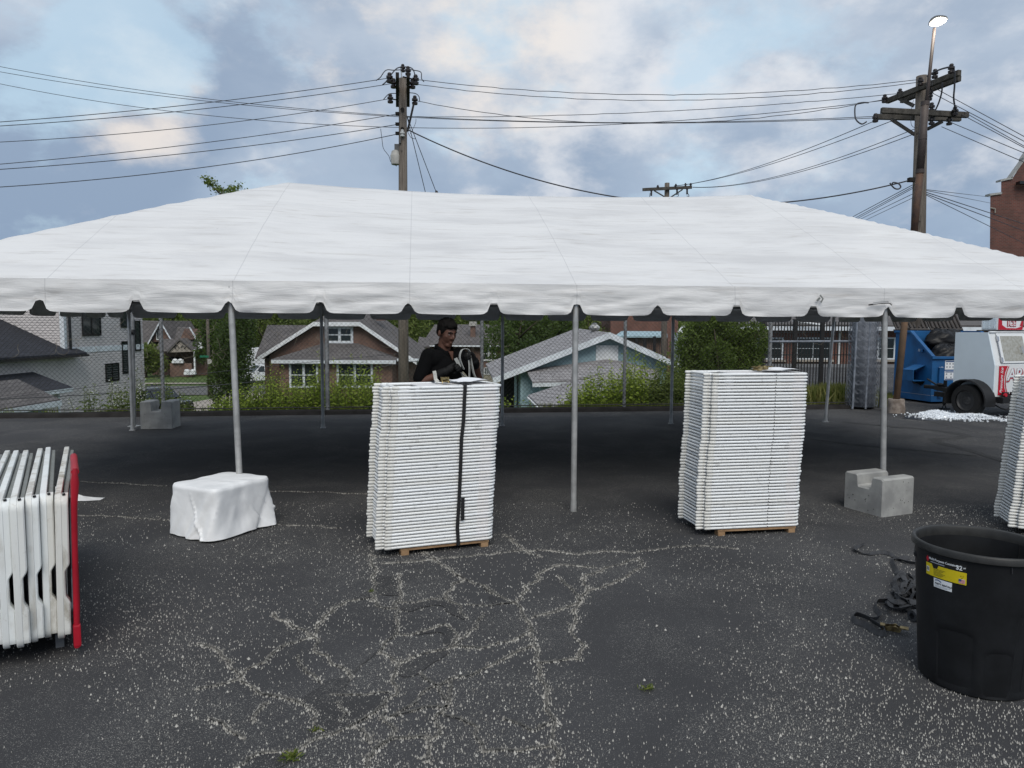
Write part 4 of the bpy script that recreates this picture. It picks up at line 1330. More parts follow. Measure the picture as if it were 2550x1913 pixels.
for k in range(18):
    a = 2 * math.pi * k / 18
    pts = [tb + Vector((math.cos(a + q * .05) * .24 * math.sin(math.pi * (q + .6) / 7.2), math.sin(a + q * .05) * .24 * math.sin(math.pi * (q + .6) / 7.2), .06 + .055 * q)) for q in range(7)]
    m.ribbon(pts, .055, .006, [(-math.sin(a), math.cos(a), 0)] * 7)
part('turbine_blade', m, 'alu', rf, False, True)
part('turbine_cap', MB().ball(tb + Vector((0, 0, .40)), (.13, .13, .04), 12, 6).ball(tb + Vector((0, 0, .22)), (.15, .15, .18), 12, 7), 'darkpost', rf, True, True)
# two low porch roofs hung on its front
q0, q1, q2, q3 = E(1310, 925, YE - .05), E(1510, 899, YE - .05), E(1548, 903, YE - .05), E(1640, 925, YE - .05)
e0, e1, e2 = E(1326, 955, 28.4), E(1420, 952, 28.4), E(1520, 930, 28.0)
part('porch_roof', MB().slab([q0, q1, e2, e1, e0], (0, 0, .07)), 'shlight', hE, False, True)
part('porch_roof', MB().slab([q1, q2, q3, E(1640, 975, 27.3), E(1420, 962, 27.4), e2], (0, 0, .06)), 'shlight', hE, False, True)
part('porch_fascia', MB().slab([e0, e1, e1 - Vector((0, 0, .14)), e0 - Vector((0, 0, .14))], (0, -.05, 0)), 'whitetrim', hE, False, True)
part('porch_wall', MB().bx((E(1345, 960, 28.6).x, 28.6, Z0), (E(1520, 960, 28.6).x, YE - .02, E(1345, 962, 28.6).z)), 'bluesiding', hE, False, True)
s0_, s1_, s2_, s3_ = E(1315, 988, 27), E(1425, 952, 27.6), E(1560, 945, 27.6), E(1560, 985, 25.4)
part('low_roof', MB().slab([s0_, s1_, s2_, s3_, E(1350, 1022, 24.5)], (0, 0, .06)), 'shlight', hE, False, True)
part('low_fascia', MB().slab([s0_, E(1350, 1022, 24.5), E(1350, 1022, 24.5) - Vector((0, 0, .06)), s0_ - Vector((0, 0, .06))], (-.05, -.05, 0)), 'white', hE, False, True)
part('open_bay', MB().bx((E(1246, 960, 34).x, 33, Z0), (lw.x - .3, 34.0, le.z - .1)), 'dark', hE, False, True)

# --- red brick block, right of the garage, and a flat green roof before it
YF = 62.0
def Fp(px, py, Y=YF): return U(px, py, Y)
hF = thing('red_brick_block', 'plain red brick building behind the blue garage', 'building', (Fp(1600, 850).x, YF, -3))
part('wall', MB().bx((Fp(1520, 850).x, YF, -4), (Fp(1688, 850).x, YF + 12, Fp(1600, 780).z)), 'brickred', hF, False, True)
part('coping', MB().bx((Fp(1519, 850).x, YF - .1, Fp(1600, 780).z), (Fp(1689, 850).x, YF + 12.1, Fp(1600, 777).z)), 'concrete', hF, False, True)
g = thing('green_roof_shed', 'low shed with pale green metal roof before the red brick block', 'shed', (Fp(1590, 860, 50).x, 50, -2))
part('roof', MB().slab([Fp(1530, 841, 48), Fp(1662, 841, 48), Fp(1660, 829, 52), Fp(1548, 828, 52)], (0, 0, .1)), 'bluesiding', g, False, True)
part('wall', MB().bx((Fp(1536, 870, 49).x, 48.5, -4), (Fp(1660, 870, 49).x, 51.5, Fp(1600, 842, 49).z)), 'brickbrown', g, False, True)
# iron railing standing above the garage roof
irr = thing('iron_railing', 'black iron railing on the bank between the blue garage and red brick building', 'railing', (E(1620, 870, 38).x, 38, -2))
for i, (px, yt) in enumerate(((1566, 846), (1585, 844), (1605, 841), (1629, 838), (1655, 836))):
    p = E(px, 872, 38)
    part('post', MB().bx((p.x - .07, 37.93, p.z - .9), (p.x + .07, 38.07, E(px, yt, 38).z)), 'iron', irr, False, True)
for px in range(1562, 1664, 4):
    p = E(px, 876, 38.0); zt = E(px, 846 - (px - 1562) * .07, 38).z
    part('picket', MB().bx((p.x - .012, 37.99, p.z - 1.0), (p.x + .012, 38.01, zt)), 'iron', irr, False, True)
bx_ = thing('white_shed', 'small white metal shed with peaked lid left of the dark bush', 'shed', (Fp(1715, 880, 36).x, 36, -1.6))
part('body', MB().bx((Fp(1691, 880, 36).x, 36, -3), (Fp(1742, 880, 36).x, 37.2, Fp(1700, 830, 36).z)), 'white', bx_, False, True)
part('lid', MB().slab([Fp(1688, 829, 35.9), Fp(1745, 829, 35.9), Fp(1738, 814, 36.6), Fp(1700, 814, 36.6)], (0, .1, .05)), 'white', bx_, False, True)

# --- low brick school on the right
YG = 40.0
def S(px, py, Y=YG): return U(px, py, Y)
hG = thing('brick_school', 'low red brick building with white eaves and paired windows behind the iron fence', 'building', (S(2000, 900).x, YG, -.9))
xa, xb = S(1840, 900).x, S(2700, 900).x
part('wall', MB().bx((xa, YG, S(2000, 922).z), (xb, YG + 10, S(2000, 823).z)), 'brickred', hG, False, True)
part('foundation', MB().bx((xa - .05, YG - .06, -1.4), (xb, YG + 10, S(2000, 922).z - .003)), 'tanwall', hG, False, True)
part('eave', MB().bx((xa - .5, YG - .9, S(2000, 823).z), (xb, YG + 10.5, S(2000, 813).z)), 'whitetrim', hG, False, True)
part('roof', MB().slab([(xa - .5, YG - .9, S(2000, 813).z), (xb, YG - .9, S(2000, 813).z), (xb, YG + 5, S(2000, 780).z + .3), (xa - .5, YG + 5, S(2000, 780).z + .3)], (0, 0, .1)), 'shgrey', hG, False, True)
for px, w, pn in ((1916, 1.3, 2), (2025, 1.75, 2), (2226, 1.7, 2), (2420, 1.75, 2)):
    c = S(px, 868)
    window(hG, (c.x, YG - .01, c.z), w, 1.05, (0, -1, 0), 'whitetrim', .07, (1, 1), .07, panes=pn)
    part('window_sill', MB().box((c.x, YG - .08, c.z - .66), (w + .5, .2, .11)), 'concrete', hG, False, True)
c = S(2087, 880); part('downpipe', MB().tube([(c.x, YG - .1, S(2087, 908).z), (c.x, YG - .1, S(2087, 825).z)], .05, 8), 'white', hG, False, True)
part('gutter_pipe', MB().tube([S(1975, 799, 38.8), S(2055, 811, 38.8)], .06, 8), 'white', hG, False, True)
# black iron fence before it
YI = 19.6
fi_ = thing('iron_fence', 'black iron picket fence along the school road', 'fence', (S(2000, 975, YI).x, YI, 0))
for px in (1895, 1975, 2042, 2125):
    p = G(px, 978)
    part('post', MB().bx((p.x - .05, p.y - .05, -.1), (p.x + .05, p.y + .05, 1.98)), 'iron', fi_, False, True)
pA, pB = G(1850, 979), G(2126, 977)
nP = 38
me_p = None
for i in range(nP):
    p = pA.lerp(pB, i / (nP - 1))
    part('picket', MB().bx((p.x - .011, p.y - .011, .05), (p.x + .011, p.y + .011, 1.92)), 'iron', fi_, False, True)
for z in (.14, 1.02, 1.62, 1.80):
    a, b = pA.copy(), pB.copy(); a.z = b.z = z
    part('rail', MB().tube([a, b], .018, 4), 'iron', fi_, False, True)

# --- tall brick building with stepped gable at the right edge
YH = 60.0
def Hh(px, py, Y=YH): return U(px, py, Y)
hH = thing('tall_brick_building', 'tall dark red brick building with stepped stone-capped gable at the right edge', 'building', (Hh(2540, 700).x, YH, -2))
out = [Hh(2462, 1000), Hh(2466, 488), Hh(2493, 484), Hh(2493, 453), Hh(2520, 446), Hh(2551, 398), Hh(2620, 290), Hh(2690, 398), Hh(2720, 446), Hh(2750, 484), Hh(2790, 1000)]
part('wall', MB().slab(out, (10.2, 14, 0)), 'brickfar', hH, False, True)
for a, b in ((1, 2), (3, 4), (4, 5), (5, 6), (6, 7)):
    p, q = out[a], out[b]
    cm_ = MB()
    cm_.slab([p + Vector((-.12, -.12, 0)), q + Vector((.0, -.12, 0)), q + Vector((0, -.12, .16)), p + Vector((-.12, -.12, .16))], (0, .6, 0))
    part('coping', cm_, 'concretebl', hH, False, True)
c = Hh(2552, 456, YH - .4); part('floodlight', MB().box(c, (1.1, .5, .22)), 'carblack', hH, False, True)
part('vent_pipe', MB().tube([Hh(2466, 518, YH - .1), Hh(2478, 520, YH - .1), Hh(2478, 530, YH - .1)], .05, 6), 'concrete', hH, False, True)

# --- things on the street
def lathe_wheel(parent, c, r, w, ax=(0, 1, 0), rimm='rim', spokes=5):
    """wheel with tyre and rim; axle along ax"""
    c = Vector(c); ax = Vector(ax).normalized()
    rot = Vector((0, 1, 0)).rotation_difference(ax).to_matrix()
    ty = MB().lathe([(r * .62, -w / 2), (r * .90, -w / 2), (r, -w * .32), (r, w * .32), (r * .90, w / 2), (r * .62, w / 2)], 28, axis='Y')
    moved(ty, lambda p: rot @ p + c)
    wh = part('wheel', ty, 'tyre', parent, 40, True)
    rm_ = MB().lathe([(r * .63, -w * .30), (r * .60, -w * .40), (r * .52, -w * .25), (r * .30, -w * .22), (r * .22, -w * .34), (.004, -w * .36)], 24, axis='Y')
    rm_.lathe([(r * .63, w * .30), (r * .60, w * .40), (r * .52, w * .25), (r * .30, w * .22), (r * .22, w * .34), (.004, w * .36)], 24, axis='Y')
    for k in range(spokes):
        a = 2 * math.pi * k / spokes
        for s in (-1, 1):
            rm_.ball((math.cos(a) * r * .14, s * w * .37, math.sin(a) * r * .14), (r * .035, .012, r * .035), 6, 4)
    moved(rm_, lambda p: rot @ p + c)
    part('wheel_rim', rm_, rimm, wh, 40, True)
    return wh
def suv(name, label, loc, rotz, paint, L=4.9, W=1.95, H=1.82):
    """sport utility vehicle, nose along local +x"""
    v = thing(name, label, 'car', loc, rotz)
    hl = L / 2
    # side outline of the lower body and of the glasshouse
    low = [(-hl, .45), (-hl + .05, 1.05), (-hl + .10, 1.12), (hl - 1.45, 1.14), (hl - 1.25, 1.10), (hl - .12, .98), (hl, .80), (hl, .42), (hl - .25, .32), (-hl + .2, .32)]
    b = MB()
    hw = W / 2
    sec = []
    n = len(low)
    for y, k in ((-hw, .985), (-hw + .06, 1.0), (hw - .06, 1.0), (hw, .985)):
        sec.append([(x * k, y, z) for x, z in low])
    o = 0
    for s in sec: b.v += s
    for i in range(3):
        for j in range(n):
            b.f.append((i * n + j, i * n + (j + 1) % n, (i + 1) * n + (j + 1) % n, (i + 1) * n + j))
    b.f += [tuple(range(n))[::-1], tuple(range(3 * n, 4 * n))]
    part('body', b, paint, v, 35)
    gh = [(-hl + .12, 1.13), (-hl + .30, H - .08), (-hl + .5, H), (hl - 2.35, H), (hl - 2.15, H - .05), (hl - 1.42, 1.15)]
    c = MB()
    top, bot = .80, .97
    vs = []
    for s in (-1, 1):
        for x, z in gh:
            t = (z - 1.13) / (H - 1.13)
            vs.append((x, s * hw * (bot + (top - bot) * t), z))
    m_ = len(gh)
    c.add(vs, [tuple(range(m_)), tuple(range(m_, 2 * m_))[::-1]] + [(j, m_ + j, m_ + (j + 1) % m_, (j + 1) % m_) for j in range(m_)])
    part('cabin', c, paint, v, 30)
    def side(x0, x1, z0, z1, s, skew0=0, skew1=0):
        f = lambda x, z: (x, s * (hw * (bot + (top - bot) * (z - 1.13) / (H - 1.13)) + .006), z)
        return MB().slab([f(x0, z0), f(x1, z0), f(x1 + skew1, z1), f(x0 + skew0, z1)], (0, s * .008, 0))
    for s in (-1, 1):
        for x0, x1, k0, k1 in ((-hl + .30, -.75, .12, 0), (-.66, .02, 0, 0), (.10, hl - 1.62, 0, -.55)):
            part('side_window', side(x0, x1, 1.17, H - .12, s, k0, k1), 'glass', v)
        part('mirror', MB().cbox((hl - 1.75, s * (hw + .10), 1.18), (.14, .20, .17), .03), paint, v)
        part('door_handle', MB().box((.0, s * (hw + .012), .98), (.16, .03, .035)), 'chrome', v)
        hlm = MB().cbox((hl - .05, s * (hw - .28), .80), (.14, .42, .17), .03)
        part('headlight', hlm, 'chrome' if paint != 'carwhite' else 'amber', v)
        part('roof_rail', MB().tube([(-hl + .6, s * hw * .76, H + .03), (hl - 2.5, s * hw * .76, H + .03)], .025, 6), 'carblack', v)
        for x in (-hl + .95, hl - .95):
            lathe_wheel2(v, (x, s * (hw - .11), .36), .36, .24)
            part('wheel_arch', MB().lathe([(.40, 0), (.44, 0), (.44, .03), (.40, .03)], 24, (x, s * (hw - .01), .37), 'Y'), 'carblack', v)
    ws = [(hl - 1.44, 1.17), (hl - 2.12, H - .07)]
    part('windscreen', MB().slab([(ws[0][0] + .02, -hw * .90, ws[0][1]), (ws[0][0] + .02, hw * .90, ws[0][1]), (ws[1][0] + .02, hw * .76, ws[1][1]), (ws[1][0] + .02, -hw * .76, ws[1][1])], (.012, 0, .012)), 'glass', v)
    part('rear_window', MB().slab([(-hl + .15, -hw * .86, 1.2), (-hl + .15, hw * .86, 1.2), (-hl + .29, hw * .76, H - .12), (-hl + .29, -hw * .76, H - .12)], (-.012, 0, .004)), 'glass', v)
    part('grille', MB().box((hl + .005, 0, .78), (.03, .85, .20)), 'carblack', v)
    part('bumper', MB().cbox((hl + .02, 0, .48), (.16, W * .94, .20), .04), 'carblack' if paint == 'carblack' else 'rim', v)
    part('number_plate', MB().box((hl + .11, 0, .50), (.01, .32, .15)), 'white', v)
    return v
def lathe_wheel2(v, c, r, w):
    ty = MB().lathe([(r * .62, -w / 2), (r * .92, -w / 2), (r, -w * .32), (r, w * .32), (r * .92, w / 2), (r * .62, w / 2)], 24, c, 'Y')
    wh = part('wheel', ty, 'tyre', v, 40)
    part('wheel_rim', MB().lathe([(r * .63, -w * .3), (r * .5, -w * .42), (.01, -w * .36)], 20, c, 'Y').lathe([(r * .63, w * .3), (r * .5, w * .42), (.01, w * .36)], 20, c, 'Y'), 'chrome', wh, 40)
p = U(418, 1000, 47.5)
suv('black_car', 'black sport utility car parked below the fence beside the grey house', (p.x - 1.0, 48.2, Z0 + .05), R(-32), 'carblack')
p = U(622, 945, 75)
suv('white_car', 'white sport utility car parked in the street before a white trailer', (p.x + .9, 76.2, Z0 + .05), R(218), 'carwhite', 5.2, 2.0, 1.88)
tr = thing('white_trailer', 'white box trailer parked behind the white car', 'trailer', (U(640, 915, 79).x, 80, Z0))
tx0, tx1 = U(609, 915, 79).x, U(674, 915, 79).x
part('box_body', MB().cbox(((tx0 + tx1) / 2, 80.2, -1.9), (tx1 - tx0, 2.4, 2.5), .06), 'carwhite', tr, False, True)
for x in (tx0 + .8, tx0 + 1.7):
    lathe_wheel(tr, (x, 79.05, Z0 + .40), .36, .22)
part('trailer_tongue', MB().bx((tx0 - 1.0, 80.1, Z0 + .45), (tx0, 80.3, Z0 + .6)), 'carblack', tr, False, True)
# street corner post with two signs
p = U(522, 985, 62); pb = Vector((p.x, 62, Z0))
sgp = thing('wooden_street_pole', 'thin wooden pole with green street sign before the brown house', 'pole', pb)
part('pole_shaft', MB().tube([pb + Vector((0, 0, -.1)), pb + Vector((.0, 0, 9.5))], [.15, .11], 12), 'pole', sgp, True, True)
c = U(509, 888, 61.8)
part('street_sign', MB().box(c, (.75, .04, .17)), 'signgreen', sgp, False, True)
c = U(522, 901, 61.8)
part('notice_plate', MB().box(c, (.34, .04, .42)), 'lampwhite', sgp, False, True)
p = G(541, 1036, Z0)
ys_ = U(541, 1024, 31)
yz = ground_z(ys_.x, 31)
sg = thing('yard_sign', 'pale blue and white yard sign stuck in the grass bank below the fence', 'sign', (ys_.x, 31, yz))
part('panel', MB().cbox((ys_.x, 31, ys_.z + .02), (.34, .02, .34), .005), 'white', sg, False, True)
part('print', MB().box((ys_.x - .03, 30.985, ys_.z + .03), (.20, .006, .20)), 'trailer', sg, False, True)
for s in (-.12, .12):
    part('stake', MB().tube([(ys_.x + s, 31, yz - .1), (ys_.x + s, 31, ys_.z)], .008, 5), 'iron', sg, False, True)
# ================================================================== utility poles and wires
def ins(parent, p, s=1.0, mat='insul', axis='Z'):
    m = MB().lathe([(.02, -.09), (.055, -.085), (.06, -.045), (.032, -.04), (.032, -.015), (.062, -.01), (.062, .03), (.035, .035), (.035, .055), (.045, .06), (.03, .09), (.005, .095)], 12, (0, 0, 0), axis)
    p = Vector(p)
    moved(m, lambda q: q * s + p)
    return part('insulator', m, mat, parent, 40, True)
def beam(name, a, b, parent, mat, w=.10, h=.13):
    a, b = Vector(a), Vector(b)
    t = (b - a).normalized(); s = Vector((0, 0, 1)).cross(t).normalized(); u = t.cross(s)
    rot = Matrix((t, s, u)).transposed()
    return part(name, MB().cbox((a + b) / 2, ((b - a).length, w, h), .012, rot), mat, parent, False, True)
YP = 20.0
cp_ = U(1003, 600, YP)
poleA = thing('utility_pole', 'tall weathered wooden utility pole behind the middle of the tent', 'utility pole', (cp_.x, YP, -2.0))
def px_x(px, py, Y): return U(px, py, Y).x
topA = U(1003, 196, YP)
part('shaft', MB().tube([(cp_.x - .01, YP, -3.2), (cp_.x, YP, 2.0), (topA.x, YP, topA.z)], [.155, .135, .102], 16), 'pole', poleA, True, True)
zA_ = 7.97
part('arm_brace', MB().tube([(topA.x + .12, 20.0, 6.9), (topA.x + .16, 21.0, zA_ - .05)], .03, 6), 'tarwood', poleA, False, True)
part('top_pin', MB().tube([(topA.x - .03, YP - .03, topA.z - .1), (topA.x - .03, YP - .03, topA.z + .26)], .02, 6), 'alu', poleA, False, True)
for px, py, Y, s in ((1003, 170, YP, 1.1), (1016, 177, 18.9, 1.2)):
    ins(poleA, U(px, py, Y), s)
for px, py, Y in ((970, 194, 19.0), (980, 208, 19.6), (1035, 199, 19.0), (1027, 209, 19.6), (972, 246, 21.0), (1033, 250, 21.0)):
    p = U(px, py, Y); ins(poleA, p, 1.35)
    part('insulator_iron', MB().tube([p, Vector((topA.x + (.145 if px > 1003 else -.145), Y, zA_))], .018, 5), 'tarwood', poleA, False, True)
for py in (284, 310, 333):
    p = U(992, py, YP)
    part('cable_bracket', MB().box(p + Vector((.0, -.02, 0)), (.14, .10, .07)), 'tarwood', poleA, False, True)
for py in (273, 321):
    part('bolt', MB().lathe([(.05, -.02), (.05, .02)], 10, tuple(U(1002, py, YP - .13)), 'Y', True, True), 'tarwood', poleA, False, True)
ins(poleA, U(1002, 332, YP - .15), 1.0, 'insulw')
lp = U(985, 398, YP)
part('lamp_arm', MB().bx((lp.x - .02, YP - .05, lp.z + .12), (lp.x + .10, YP + .05, lp.z + .40)), 'lampgrey', poleA, False, True)
part('yard_lamp', MB().lathe([(.02, .27), (.10, .22), (.13, .12), (.14, .10), (.115, -.12), (.10, -.13), (.01, -.13)], 16, tuple(lp)), 'lampwhite', poleA, 40, True)
part('meter_box', MB().box(U(996, 352, YP - .12), (.06, .06, .10)), 'lampgrey', poleA, False, True)
for px in (989.5, 1016.5):
    a, b = U(px, 187, 18.8), U(px, 254, 21.25)
    b.z = a.z
    beam('crossarm', a, b, poleA, 'tarwood', .085, .14)
# jumper loops over the pole head
def loop(parent, pts, r=.012):
    P_ = [U(*q) for q in pts]
    out = []
    for i in range(len(P_) - 1):
        a, b, c, d = P_[max(0, i - 1)], P_[i], P_[i + 1], P_[min(len(P_) - 1, i + 2)]
        for k in range(6):
            t = k / 6
            out.append(.5 * ((2 * b) + (c - a) * t + (2 * a - 5 * b + 4 * c - d) * t * t + (3 * b - a - 3 * c + d) * t ** 3))
    out.append(P_[-1])
    part('jumper_wire', MB().tube(out, r, 5), 'cable', parent, True, True)
loop(poleA, [(952, 212, 19), (962, 203, 19), (974, 186, 19), (988, 171, 19.3), (1002, 167, 20), (1020, 168, 19.6), (1030, 176, 19.2), (1035, 196, 19)], .016)
loop(poleA, [(936, 201, 19), (947, 193, 19), (956, 180, 19), (965, 174, 19.2), (980, 175, 19.4), (998, 174, 20)])
loop(poleA, [(1012, 172, 19), (1030, 175, 19), (1048, 180, 19), (1050, 196, 19), (1056, 204, 19)])
loop(poleA, [(955, 248, 21), (966, 236, 21), (975, 233, 21), (990, 233, 20.5)])
loop(poleA, [(1018, 231, 20.5), (1034, 233, 21), (1043, 240, 21), (1045, 252, 21)])
loop(poleA, [(948, 321, 20), (951, 345, 20), (955, 370, 20), (968, 388, 20), (974, 404, 20), (988, 414, 20)], .008)
loop(poleA, [(1011, 300, 20), (1013, 318, 20), (1016, 330, 20), (1024, 343, 20), (1034, 346, 20)], .008)
loop(poleA, [(1036, 296, 20.2), (1035, 306, 20.2), (1028, 322, 20.2), (1021, 334, 20.2)], .006)

YR = 18.6
pr_ = U(2287, 590, YR)
poleB = thing('utility_pole', 'thick wooden utility pole with two double crossarms behind the dumpster', 'utility pole', (pr_.x, YR, -.1))
topB = U(2296, 190, YR)
part('shaft', MB().tube([(U(2270, 815, YR).x, YR, -.3), (pr_.x, YR, pr_.z), (topB.x, YR, topB.z)], [.19, .165, .13], 16), 'pole', poleB, True, True)
aR, aL = U(2390, 181, 17.35), U(2209, 250, 19.5)
aL.z = aR.z
beam('crossarm', aL, aR, poleB, 'arm')
offv = Vector((aR - aL).normalized().cross(Vector((0, 0, 1)))) * -.36
beam('crossarm', aL + offv * .9 + (aR - aL) * .06, aR + offv * .9 - (aR - aL) * .14, poleB, 'arm')
b0_, b1_ = U(2178, 288, 18.1), U(2411, 284, 18.1); b1_.z = b0_.z
beam('crossarm', b0_ + Vector((.15, 0, .12)), b1_ + Vector((0, 0, .02)), poleB, 'arm')
beam('crossarm', U(2176, 291, 18.9), U(2392, 296, 18.9), poleB, 'arm')
for a, b in (((2219, 297, 18.2), (2277, 335, 18.5)), ((2348, 302, 18.2), (2309, 322, 18.5)), ((2238, 245, 19.1), (2276, 264, 18.7))):
    beam('brace', U(*a), U(*b), poleB, 'arm', .03, .09)
for px, py, Y in ((2203, 246, 19.3), (2241, 232, 19.1), (2292, 203, 18.2), (2328, 184, 17.7), (2369, 171, 17.3), (2180, 294, 18.2), (2320, 267, 18.2), (2323, 283, 18.2), (2320, 300, 18.2), (2316, 232, 18.2), (2314, 240, 18.2), (2364, 301, 18.2), (2378, 277, 18.0)):
    ins(poleB, U(px, py, Y), 1.15)
loop(poleB, [(2309, 190, 17.9), (2330, 178, 17.6), (2352, 170, 17.4), (2370, 168, 17.3), (2377, 180, 17.3), (2377, 215, 17.4), (2375, 245, 17.5), (2380, 272, 17.8), (2386, 276, 17.9)], .02)
loop(poleB, [(2347, 206, 17.5), (2345, 230, 17.6), (2338, 255, 17.8), (2330, 273, 18)], .018)
loop(poleB, [(2163, 256, 18.4), (2145, 256, 18.4), (2131, 262, 18.4), (2129, 285, 18.3), (2133, 300, 18.2), (2146, 309, 18.2), (2158, 303, 18.2)], .018)
loop(poleB, [(2275, 250, 18.3), (2270, 270, 18.2), (2280, 285, 18.2), (2300, 262, 18.1), (2318, 200, 18.1), (2322, 214, 18.0)], .006)
loop(poleB, [(2268, 290, 18.3), (2270, 312, 18.2), (2284, 318, 18.2), (2296, 300, 18.2), (2290, 280, 18.2)], .006)
loop(poleB, [(2220, 463, 18.4), (2224, 455, 18.3), (2238, 458, 18.3), (2243, 466, 18.3), (2236, 471, 18.3), (2226, 468, 18.3), (2216, 456, 18.3)], .018)
loop(poleB, [(2272, 490, 18.4), (2270, 540, 18.4), (2268, 600, 18.4)], .01)
part('pole_tag', MB().box(U(2286, 508, YR - .2), (.10, .03, .20)), 'lampwhite', poleB, False, True)
part('cable_bracket', MB().box(U(2270, 448, YR - .1), (.16, .12, .10)), 'tarwood', poleB, False, True)

# leaning steel lamp post on its stump footing
lb = G(2231, 1028)
st = thing('concrete_footing', 'round weathered stump-like footing under the leaning lamp post', 'footing', lb)
sm_ = MB()
stp = [(.165, -.02), (.172, .08), (.160, .20), (.158, .27), (.145, .29), (.02, .285)]
sm_.lathe(stp, 26, tuple(lb))
moved(sm_, lambda p: p + Vector((p.x - lb.x, p.y - lb.y, 0)) * (.16 * mnoise.noise((p.x * 5, p.y * 5, p.z * 4))))
part('block', sm_, simple('pitted_footing', (.30, .255, .22), .95, .5, 8, .6, 25, c2=(.15, .12, .10)), st, 40, True)
lamp = thing('lamp_post', 'leaning brown steel lamp post with lit floodlight at the top', 'lamp post', lb + Vector((0, 0, .285)))
YL = lb.y
def LPt(px, py): return U(px, py, YL)
pb_ = Vector((lb.x, lb.y, .28)); pm_ = LPt(2275, 590); pk_ = LPt(2291, 427); pn_ = LPt(2304, 258); ptop = LPt(2327, 70)
part('lower_tube', MB().tube([pb_, pm_], [.066, .066], 14), 'post_orange', lamp, True, True)
part('middle_tube', MB().tube([pm_, pk_], .069, 14), 'rust', lamp, True, True)
part('upper_tube', MB().tube([pk_, pn_], .074, 14), 'brownsteel', lamp, True, True)
for p in (pn_, pk_, pn_.lerp(pk_, .5)):
    part('collar', MB().lathe([(.082, -.04), (.084, .04)], 14, tuple(p)), 'brownsteel', lamp, True, True)
part('mast', MB().tube([pn_ - Vector((0, 0, .4)), ptop], [.036, .030], 10), 'brownsteel', lamp, True, True)
hd = LPt(2336, 54)
# shallow tilted floodlight, its lit face turned towards the lot
fn = (Vector((0, 0, CAM_Z)) - hd).normalized() * .55 + Vector((.0, -.25, -.75)); fn.normalize()
fu = Vector((1, .15, .10)); fu = (fu - fn * fu.dot(fn)).normalized(); fv = fn.cross(fu)
def oval(w, h, d, n=22, pw=2.6):
    pts = []
    for k in range(n):
        a = 2 * math.pi * k / n
        c, s = math.cos(a), math.sin(a)
        pts.append(hd + fu * (.66 * w * abs(c) ** (2 / pw) * (1 if c >= 0 else -1) + .06 * s) + fv * (.66 * h * abs(s) ** (2 / pw) * (1 if s >= 0 else -1)) + fn * d)
    return pts
hh = MB()
rings = [oval(.14, .10, -.13), oval(.19, .17, -.05), oval(.20, .18, .0), oval(.175, .155, .012)]
for r_ in rings: hh.v += [tuple(p) for p in r_]
n_ = 22
for i in range(3):
    for k in range(n_):
        hh.f.append((i * n_ + k, i * n_ + (k + 1) % n_, (i + 1) * n_ + (k + 1) % n_, (i + 1) * n_ + k))
hh.f.append(tuple(range(n_))[::-1])
hs = part('lamp_housing', hh, 'lampgrey', lamp, 40, True)
lm = MB(); lm.v = [tuple(p) for p in oval(.174, .154, .008)]; lm.f = [tuple(range(n_))]
part('lens', lm, 'light', hs, False, True)
ld = bpy.data.lights.new('lamp_light', 'POINT'); ld.energy = 18; ld.color = (1, .93, .8); ld.shadow_soft_size = .15
lo = bpy.data.objects.new('lamp_light', ld); COL.objects.link(lo); lo.location = hd + fn * .25

# far pole
Y3 = 36.0
p3 = U(1661, 470, Y3)
poleC = thing('utility_pole', 'distant wooden utility pole with one crossarm peeking over the tent ridge', 'utility pole', (p3.x, Y3, -3))
t3 = U(1661, 456, Y3)
part('shaft', MB().tube([(p3.x, Y3, -4.5), (p3.x, Y3, t3.z)], [.16, .115], 12), 'pole', poleC, True, True)
beam('crossarm', U(1600, 472.5, Y3 - .2), U(1723, 466.5, Y3 - .2), poleC, 'arm', .1, .14)
for a, b in (((1629, 475), (1656, 491)), ((1700, 472), (1668, 493))):
    beam('brace', U(*a, Y3 - .2), U(*b, Y3 - .2), poleC, 'arm', .05, .06)
for px, py in ((1622, 478), (1686, 475), (1711, 474)):
    p = U(px, py, Y3 - .35)
    part('fuse_cutout', MB().box(p + Vector((0, 0, -.08)), (.07, .08, .22)).box(p + Vector((0, 0, .06)), (.09, .09, .06)), 'insul', poleC, False, True)
for px, py in ((1638, 469), (1683, 466), (1707, 464), (1720, 464)):
    ins(poleC, U(px, py, Y3 - .2) + Vector((0, 0, .06)), 1.0)
loop(poleC, [(1619, 481, Y3), (1618, 495, Y3), (1622, 505, Y3)], .015)
loop(poleC, [(1690, 481, Y3), (1688, 490, Y3), (1676, 491, Y3)], .015)
loop(poleC, [(1712, 480, Y3), (1716, 489, Y3), (1710, 488, Y3)], .015)

def wire(label, a, b, m=None, r=.011, ext0=0.0, ext1=0.0, bump_=0.0):
    A, B_ = U(*a), U(*b)
    sag = 0.0
    if m:
        t = (m[0] - a[0]) / (b[0] - a[0])
        # perspective-correct share of the span
        t = t * a[2] / (t * a[2] + (1 - t) * b[2])
        q = U(m[0], m[1], A.y + (B_.y - A.y) * t)
        sag = ((1 - t) * A.z + t * B_.z - q.z) / (4 * t * (1 - t))
    pts = []
    nseg = 44
    for i in range(nseg + 1):
        t = -ext0 + (1 + ext0 + ext1) * i / nseg
        p = A.lerp(B_, t)
        p.z -= 4 * sag * t * (1 - t)
        if bump_: p.z += bump_ * mnoise.noise((t * 30, hash(label) % 17, 0))
        pts.append(p)
    single('power_line', MB().tube(pts, r * .72, 5, False), 'cable', label, 'wire', 'overhead wires', True)
W = wire
W('top wire from the central wooden pole to the left edge of the photo', (0, 304, 17), (972, 194, 19), (500, 258), .012, .5)
W('second highest wire from the central pole to the left edge', (0, 314, 17), (978, 208, 19.6), (500, 272), .012, .5)
